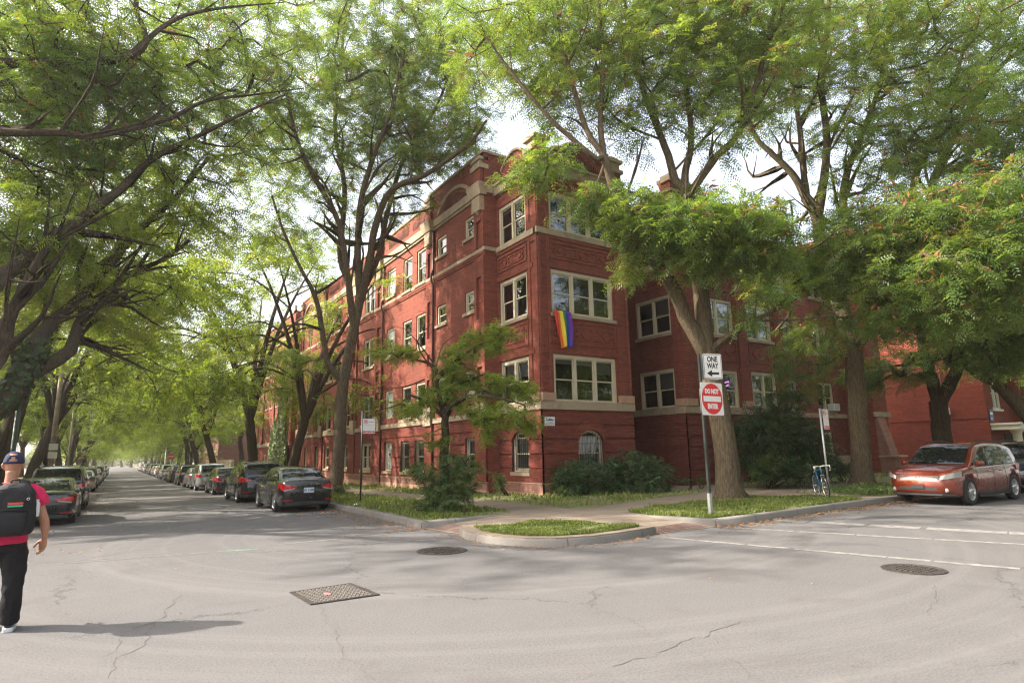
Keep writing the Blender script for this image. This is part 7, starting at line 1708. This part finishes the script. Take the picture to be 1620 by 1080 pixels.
# ---------------------------------------------------------------- the man with the rucksack
def skin_mat():
    m, nt, b, _ = nodes('skin'); v = objc(nt); nt.links.new(ramp(nt, noise(nt, v, 9, 4), [(.3, (.36,.17,.10)), (.7, (.46,.235,.15))]), b.inputs['Base Color']); b.inputs['Roughness'].default_value = .5
    b.inputs['Subsurface Weight'].default_value = .08; b.inputs['Subsurface Radius'].default_value = (.02,.008,.004); return m
def cloth_mat(name, c, scale=400, var=.12, rough=.85):
    m, nt, b, _ = nodes(name); v = objc(nt); lo = tuple(x*(1-var) for x in c); hi = tuple(min(1,x*(1+var)) for x in c)
    nt.links.new(ramp(nt, noise(nt, v, 14, 5, .6), [(.3, lo), (.7, hi)]), b.inputs['Base Color']); b.inputs['Roughness'].default_value = rough; b.inputs['Specular IOR Level'].default_value = .25
    bump(nt, b, math_(nt, 'ADD', noise(nt, v, 22, 4, .6), math_(nt, 'MULTIPLY', noise(nt, v, scale, 2), .15)), .018, .55); return m
MAT['skin'] = skin_mat(); MAT['shirt'] = cloth_mat('raspberry_cotton', (.58,.022,.09)); MAT['trousers'] = cloth_mat('black_trousers', (.012,.011,.013)); MAT['pack'] = cloth_mat('black_nylon', (.016,.016,.018), 250, .2, .6); MAT['cap'] = cloth_mat('navy_mesh_cap', (.028,.034,.075), 300); MAT['hair'] = basic('cropped_hair', (.10,.055,.035), .9, .2, 40, coord='o')
MAT['sole'] = basic('white_sole', (.6,.6,.62), .5, .08); MAT['shoe'] = basic('black_shoe', (.015,.015,.016), .6, .2)
mp = Vector((-.92, 8.30, gz(8.3))); man = empty('person', mp, 'man walking away at the left edge in navy cap, raspberry T-shirt and black trousers', 'person', None, 0.0)
O = (0,0,0)
def ring(c, rx, ry, n=16, tilt=None, pw=1.0, rot=0.0):
    out = []
    for k in range(n):
        a = 2*math.pi*k/n; x, y = math.cos(a), math.sin(a); x = math.copysign(abs(x)**pw, x); y = math.copysign(abs(y)**pw, y)
        p = Vector((x*rx*math.cos(rot)-y*ry*math.sin(rot), x*rx*math.sin(rot)+y*ry*math.cos(rot), 0))
        if tilt: p = tilt @ p
        out.append(Vector(c)+p)
    return out
def limbrings(pts, n=14):
    """pts: (x,y,z,ra,rb) rings perpendicular to the path"""
    out = []; P_ = [Vector(p[:3]) for p in pts]
    for i, p in enumerate(pts):
        t = (P_[min(i+1,len(P_)-1)]-P_[max(i-1,0)]).normalized(); x = Vector((1,0,0)); x = (x-t*x.dot(t)).normalized(); y = t.cross(x)
        out.append([P_[i]+x*math.cos(2*math.pi*k/n)*p[3]+y*math.sin(2*math.pi*k/n)*p[4] for k in range(n)])
    return out
# body: head, neck, trunk, arms, hands, legs fused into one skin
mb = MB(); hx, hy, hz = .0, .035, 0
mb.loft([ring((hx,hy+dy,z), rx, ry, 18) for z, rx, ry, dy in ((1.515,.03,.03,.05),(1.53,.05,.062,.045),(1.56,.062,.085,.03),(1.60,.070,.096,.02),(1.64,.0755,.10,.012),(1.68,.078,.102,.008),(1.72,.075,.098,.004),(1.755,.06,.08,.0),(1.775,.035,.05,0),(1.785,.01,.015,0))])   # head
mb.loft([ring((hx,y,z), r1, r2, 14) for z, y, r1, r2 in ((1.38,-.01,.09,.075),(1.43,.0,.066,.064),(1.48,.008,.057,.058),(1.53,.015,.055,.06),(1.58,.02,.055,.065))])
mb.loft([[(hx+.0,hy+.095,1.665),(hx+.008,hy+.1,1.665),(hx,hy+.105,1.67),(hx-.008,hy+.1,1.665)],[(hx-.016,hy+.1,1.62),(hx+.016,hy+.1,1.62),(hx+.012,hy+.128,1.622),(hx-.012,hy+.128,1.622)],[(hx-.012,hy+.1,1.605),(hx+.012,hy+.1,1.605),(hx+.006,hy+.112,1.606),(hx-.006,hy+.112,1.606)]])
mb.loft(limbrings([(hx-.028,hy+.1,1.578,.006,.006),(hx,hy+.108,1.58,.010,.009),(hx+.028,hy+.1,1.578,.006,.006)], 8))
for s in (-1,1):
    mb.loft(limbrings([(hx+s*.072,hy+.005,1.605,.008,.012),(hx+s*.084,hy-.006,1.625,.012,.02),(hx+s*.088,hy-.01,1.65,.012,.024),(hx+s*.083,hy-.006,1.668,.01,.018)], 8))
mb.loft([ring((0,y,z), rx, ry, 18, pw=.85) for z, y, rx, ry in ((.86,-.01,.155,.11),(.95,-.01,.155,.105),(1.05,0,.145,.1),(1.2,0,.16,.11),(1.32,-.005,.175,.112),(1.40,-.01,.15,.09),(1.44,-.01,.09,.07))])
armR = [(.165,-.01,1.385,.055,.058),(.205,-.015,1.35,.058,.06),(.245,-.03,1.27,.052,.055),(.285,-.05,1.17,.045,.048),(.305,-.06,1.12,.041,.044),(.325,-.05,1.06,.044,.045),(.335,-.03,.99,.04,.041),(.338,-.005,.92,.031,.034),(.336,.01,.875,.025,.03)]
armL = [(-.165,-.01,1.385,.055,.058),(-.205,.0,1.35,.058,.06),(-.24,.03,1.27,.052,.055),(-.26,.06,1.17,.045,.048),(-.265,.075,1.12,.041,.044),(-.26,.12,1.07,.044,.045),(-.25,.19,1.02,.04,.041),(-.24,.25,.985,.031,.034),(-.235,.285,.965,.025,.03)]
for a in (armR, armL): mb.loft(limbrings(a))
def hand(w, d, nrm, side):
    """palm and five bent fingers; w wrist, d direction of fingers, nrm palm normal, side towards the thumb"""
    w, d, nrm, side = Vector(w), Vector(d).normalized(), Vector(nrm).normalized(), Vector(side).normalized(); rg = []
    for t, rw, rt in ((-.02,.026,.021),(.015,.032,.02),(.05,.04,.018),(.085,.042,.015),(.1,.036,.011)):
        c = w+d*t; rg.append([c+side*math.cos(2*math.pi*k/12)*rw+nrm*math.sin(2*math.pi*k/12)*rt for k in range(12)])
    mb.loft(rg)
    for off, L, r_, cu in ((.030,.072,.0092,.28),(.010,.082,.0096,.34),(-.011,.076,.0092,.42),(-.031,.058,.0082,.52)):
        p = w+d*.088+side*off; pts = [p]; dd = d.copy(); 
        for seg in (.45,.3,.25):
            dd = (dd+nrm*cu*.9).normalized(); pts.append(pts[-1]+dd*L*seg)
        mb.tube([p-d*.02]+pts, [r_*1.02,r_*1.04,r_,r_*.94,r_*.72], 8)
    p = w+d*.02+side*.028; q = p+(d*.55+side*.75+nrm*.25).normalized()*.04; e = q+(d*.9+side*.25+nrm*.35).normalized()*.036; mb.tube([p-side*.012,p,q,e,e+(d+nrm*.3).normalized()*.022], [.014,.0145,.0125,.0112,.008], 8)
hand((.336,.015,.87), (-.10,.13,-1), (-.55,-.8,.0), (-.8,.5,.0)); hand((-.234,.29,.96), (.0,.55,-.85), (.9,.1,.0), (.1,.8,.5))
legR = [(.095,-.0,.9,.095,.1),(.1,-.02,.75,.088,.095),(.125,-.03,.55,.062,.07),(.13,-.045,.47,.056,.06),(.135,-.06,.32,.055,.06),(.135,-.05,.16,.036,.04),(.135,-.045,.08,.034,.042)]
legL = [(-.095,.0,.9,.095,.1),(-.105,.09,.75,.088,.095),(-.11,.17,.55,.062,.07),(-.11,.2,.47,.056,.06),(-.112,.2,.32,.055,.06),(-.112,.18,.17,.036,.04),(-.112,.2,.09,.034,.042)]
for a in (legR, legL): mb.loft(limbrings(a))
body = mb.build('body', MAT['skin'], man, origin=O, recalc=True)
rm = body.modifiers.new('fuse', 'REMESH'); rm.mode = 'VOXEL'; rm.voxel_size = .0055; rm.use_smooth_shade = True; smo = body.modifiers.new('smooth', 'SMOOTH'); smo.factor = .5; smo.iterations = 3
def clothing(name, parts, mat, vox=.009, it=6, thick=True):
    mb = MB()
    for p in parts: mb.loft(p)
    o = mb.build(name, mat, man, origin=O, recalc=True); r_ = o.modifiers.new('fuse', 'REMESH'); r_.mode = 'VOXEL'; r_.voxel_size = vox; r_.use_smooth_shade = True
    s_ = o.modifiers.new('smooth', 'SMOOTH'); s_.factor = .5; s_.iterations = it
    tx = bpy.data.textures.new('folds', 'CLOUDS'); tx.noise_scale = .13; dp = o.modifiers.new('folds', 'DISPLACE'); dp.texture = tx; dp.strength = .034; dp.mid_level = .5; return o
clothing('shirt', [[ring((0,y,z), rx, ry, 20, pw=.85) for z, y, rx, ry in ((.855,-.01,.205,.15),(.9,-.01,.2,.146),(1.0,-.005,.186,.135),(1.15,0,.188,.134),(1.28,-.005,.2,.134),(1.37,-.012,.19,.112),(1.415,-.012,.135,.09),(1.445,-.006,.085,.075),(1.462,-.004,.076,.072))],
   limbrings([(.12,-.01,1.385,.07,.078),(.185,-.012,1.372,.078,.08),(.225,-.02,1.335,.08,.08),(.265,-.035,1.275,.077,.08),(.295,-.045,1.215,.074,.078)]), limbrings([(-.12,-.01,1.385,.07,.078),(-.185,-.008,1.372,.078,.08),(-.225,.01,1.335,.08,.08),(-.262,.035,1.27,.077,.08),(-.282,.055,1.215,.074,.078)])], MAT['shirt'])
clothing('trousers', [[ring((0,-.01,z), rx, ry, 18, pw=.85) for z, rx, ry in ((.78,.175,.15),(.84,.182,.14),(.92,.176,.13),(.98,.165,.12))],
   limbrings([(.09,-.0,.86,.11,.13),(.105,-.02,.74,.115,.125),(.118,-.03,.6,.10,.11),(.125,-.045,.47,.092,.1),(.13,-.06,.33,.09,.1),(.132,-.06,.2,.086,.098),(.13,-.05,.11,.078,.095),(.13,-.045,.07,.07,.09)]),
   limbrings([(-.09,.0,.86,.11,.13),(-.105,.08,.74,.115,.125),(-.11,.15,.6,.10,.11),(-.112,.19,.47,.092,.1),(-.112,.19,.33,.09,.1),(-.112,.18,.2,.084,.095),(-.112,.19,.1,.07,.088)])], MAT['trousers'])
for s, fx, fy, fz in ((1,.135,-.04,0.0),(-1,-.112,.2,.0)):
    mb = MB(); mb.loft([[(fx+w_*math.cos(a), fy+yy, fz+.035+h*(.5+.5*math.sin(a))) for a in [k*math.pi/6 for k in range(12)]] for yy, w_, h in ((-.085,.025,.05),(-.075,.04,.08),(-.03,.044,.095),(.04,.047,.085),(.11,.05,.06),(.165,.042,.045),(.19,.02,.03))]); sh = mb.build('shoe', MAT['shoe'], man, origin=O, recalc=True); sh.modifiers.new('sub', 'SUBSURF').render_levels = 2
    mb = MB(); mb.loft([[(fx+w_*math.cos(a)*1.0, fy+yy, fz+z+.0) for a, z in ((math.pi,0.0),(math.pi,.042),(0,.042),(0,0.0))] for yy, w_ in ((-.1,.02),(-.09,.042),(-.03,.048),(.05,.052),(.12,.054),(.18,.044),(.205,.02))], smooth=False); mb.build('sole', MAT['sole'], sh, origin=O, recalc=True, bevel=.008)
# cap with an open strap arch at the back
mb = MB(); n = 28; capc = (hx, hy+.008, 1.685)
def cp(i, j):
    a = 2*math.pi*i/n; t = j/8; z = 1.66+.128*math.sin(t*math.pi/2); r_ = math.cos(t*math.pi/2)**.8
    return Vector((hx+math.cos(a)*.0915*r_, hy+.006+math.sin(a)*.113*r_, z))
for i in range(n):
    for j in range(8):
        am = 2*math.pi*(i+.5)/n; back = abs((am-1.5*math.pi))
        if back < .55 and .5 <= j < 3-int(back*3.2) : continue     # arch opening
        mb.poly([cp(i,j),cp(i+1,j),cp(i+1,j+1),cp(i,j+1)], cp(i,j)-Vector((hx,hy,1.62)), 0, True)
mb.loft([[(hx+x, hy+.1+y, 1.672+z) for x, y, z in ((-.078,-.03,.0),(-.06,.045,-.012),(0,.075,-.008),(.06,.045,-.012),(.078,-.03,0))],[(hx+x, hy+.1+y, 1.678+z) for x, y, z in ((-.078,-.03,.0),(-.06,.045,-.012),(0,.075,-.008),(.06,.045,-.012),(.078,-.03,0))]], close=False, caps=False)
cp_o = mb.build('cap', MAT['cap'], man, origin=O, recalc=True); so_ = cp_o.modifiers.new('thickness', 'SOLIDIFY'); so_.thickness = .004
mb = MB(); mb.lathe([(.008,0),(.006,.006),(0,.008)], (hx,hy+.006,1.786), (0,0,1), 10); mb.build('button', MAT['cap'], cp_o, origin=O)
# rucksack: worn by the man, a thing of its own
bp = empty('backpack', (mp.x, mp.y, mp.z), 'black rucksack with a red and green stripe on the back of the walking man', 'backpack', None)
mb = MB(); cx = .055
def rr(z, rx, y0, y1, n=20, pw=.55): return [Vector((cx+math.copysign(abs(math.cos(2*math.pi*k/n))**pw, math.cos(2*math.pi*k/n))*rx, (y0+y1)/2+math.copysign(abs(math.sin(2*math.pi*k/n))**pw, math.sin(2*math.pi*k/n))*(y1-y0)/2, z)) for k in range(n)]
mb.loft([rr(z, rx, y0, y1) for z, rx, y0, y1 in ((.935,.13,-.2,-.12),(.95,.19,-.27,-.115),(1.0,.205,-.3,-.115),(1.15,.21,-.31,-.118),(1.28,.2,-.3,-.12),(1.38,.18,-.27,-.115),(1.44,.13,-.22,-.11),(1.47,.08,-.17,-.11))])
sk = mb.build('main_bag', MAT['pack'], bp, origin=O, recalc=True); s2 = sk.modifiers.new('sub', 'SUBSURF'); s2.render_levels = 2; s2.levels = 1; tx = bpy.data.textures.new('creases', 'CLOUDS'); tx.noise_scale = .09; dp = sk.modifiers.new('creases', 'DISPLACE'); dp.texture = tx; dp.strength = .022
mb = MB(); mb.loft([rr(z, rx, y0, y1, 20, .5) for z, rx, y0, y1 in ((.955,.12,-.31,-.2),(.97,.15,-.345,-.2),(1.05,.155,-.365,-.2),(1.16,.15,-.355,-.2),(1.19,.13,-.32,-.2))])
fpk = mb.build('front_pocket', MAT['pack'], bp, origin=O, recalc=True); s2 = fpk.modifiers.new('sub', 'SUBSURF'); s2.render_levels = 2
mb = MB(); mb.tube([(cx+x, y, z) for x, y, z in ((-.15,-.3,1.2),(-.08,-.335,1.207),(0,-.342,1.21),(.08,-.335,1.207),(.15,-.3,1.2))], .007, 6); mb.tube([(cx+x, y, z) for x, y, z in ((-.165,-.26,1.2),(-.15,-.3,1.33),(-.1,-.3,1.40),(0,-.295,1.425),(.1,-.3,1.40),(.15,-.3,1.33),(.165,-.26,1.2))], .006, 6); mb.build('zip', MAT['rubber'], bp, origin=O)
mb = MB(); 
for s in (-1,1): mb.loft(limbrings([(cx+s*.1,-.13,1.43,.032,.009),(s*.12,-.08,1.475,.032,.009),(s*.125,-.0,1.475,.032,.009),(s*.13,.08,1.42,.03,.009),(s*.15,.13,1.3,.028,.009),(s*.17,.12,1.15,.026,.009),(s*.19,.0,1.02,.022,.008),(cx+s*.16,-.12,.98,.02,.008)], 10))
mb.build('strap', MAT['pack'], bp, origin=O, recalc=True)
mb = MB(); mb.tube([(cx-.04,-.13,1.455),(cx-.03,-.14,1.495),(cx+.03,-.14,1.495),(cx+.04,-.13,1.455)], .009, 6); mb.build('grab_loop', MAT['pack'], bp, origin=O)
m, nt, b_, _ = nodes('red_patch'); b_.inputs['Base Color'].default_value = (.7,.03,.02,1); m2, nt, b2_, _ = nodes('green_patch'); b2_.inputs['Base Color'].default_value = (.02,.4,.22,1)
mb = MB(); mb.box(cx-.02,cx+.1,-.333,-.315,1.257,1.275); mb.box(cx-.02,cx+.1,-.333,-.315,1.232,1.25,1); mb.build('stripe_patch', [m, m2], bp, origin=O)
mb = MB(); mb.lathe([(.013,0),(.013,.006),(.009,.007),(.009,.002)], (cx+.135,-.3,1.305), (0,-1,0), 14); mb.build('badge', MAT['white_sheet'], bp, origin=O)
mb = MB(); mb.lathe([(.024,0),(.026,.02),(.026,.12),(.02,.14),(.012,.15),(.013,.17),(0,.17)], (cx+.205,-.2,1.12), (0,0,1), 14); mb.build('water_bottle', MAT['plate'], bp, origin=O)
# ---------------------------------------------------------------- warm summer haze hanging in the street
m = bpy.data.materials.new('haze_air'); m.use_nodes = True; nt = m.node_tree; nt.nodes.clear()
out = nt.nodes.new('ShaderNodeOutputMaterial'); pv = nt.nodes.new('ShaderNodeVolumePrincipled'); pv.inputs['Color'].default_value = (1, .97, .92, 1); pv.inputs['Density'].default_value = .0005; pv.inputs['Anisotropy'].default_value = .35
nt.links.new(pv.outputs[0], out.inputs['Volume'])
mb = MB(); mb.box(-950, 950, -750, 1250, -8, 30); tag(mb.build('haze', m), kind='stuff')
cy.volume_bounces = 0; cy.volume_step_rate = 4
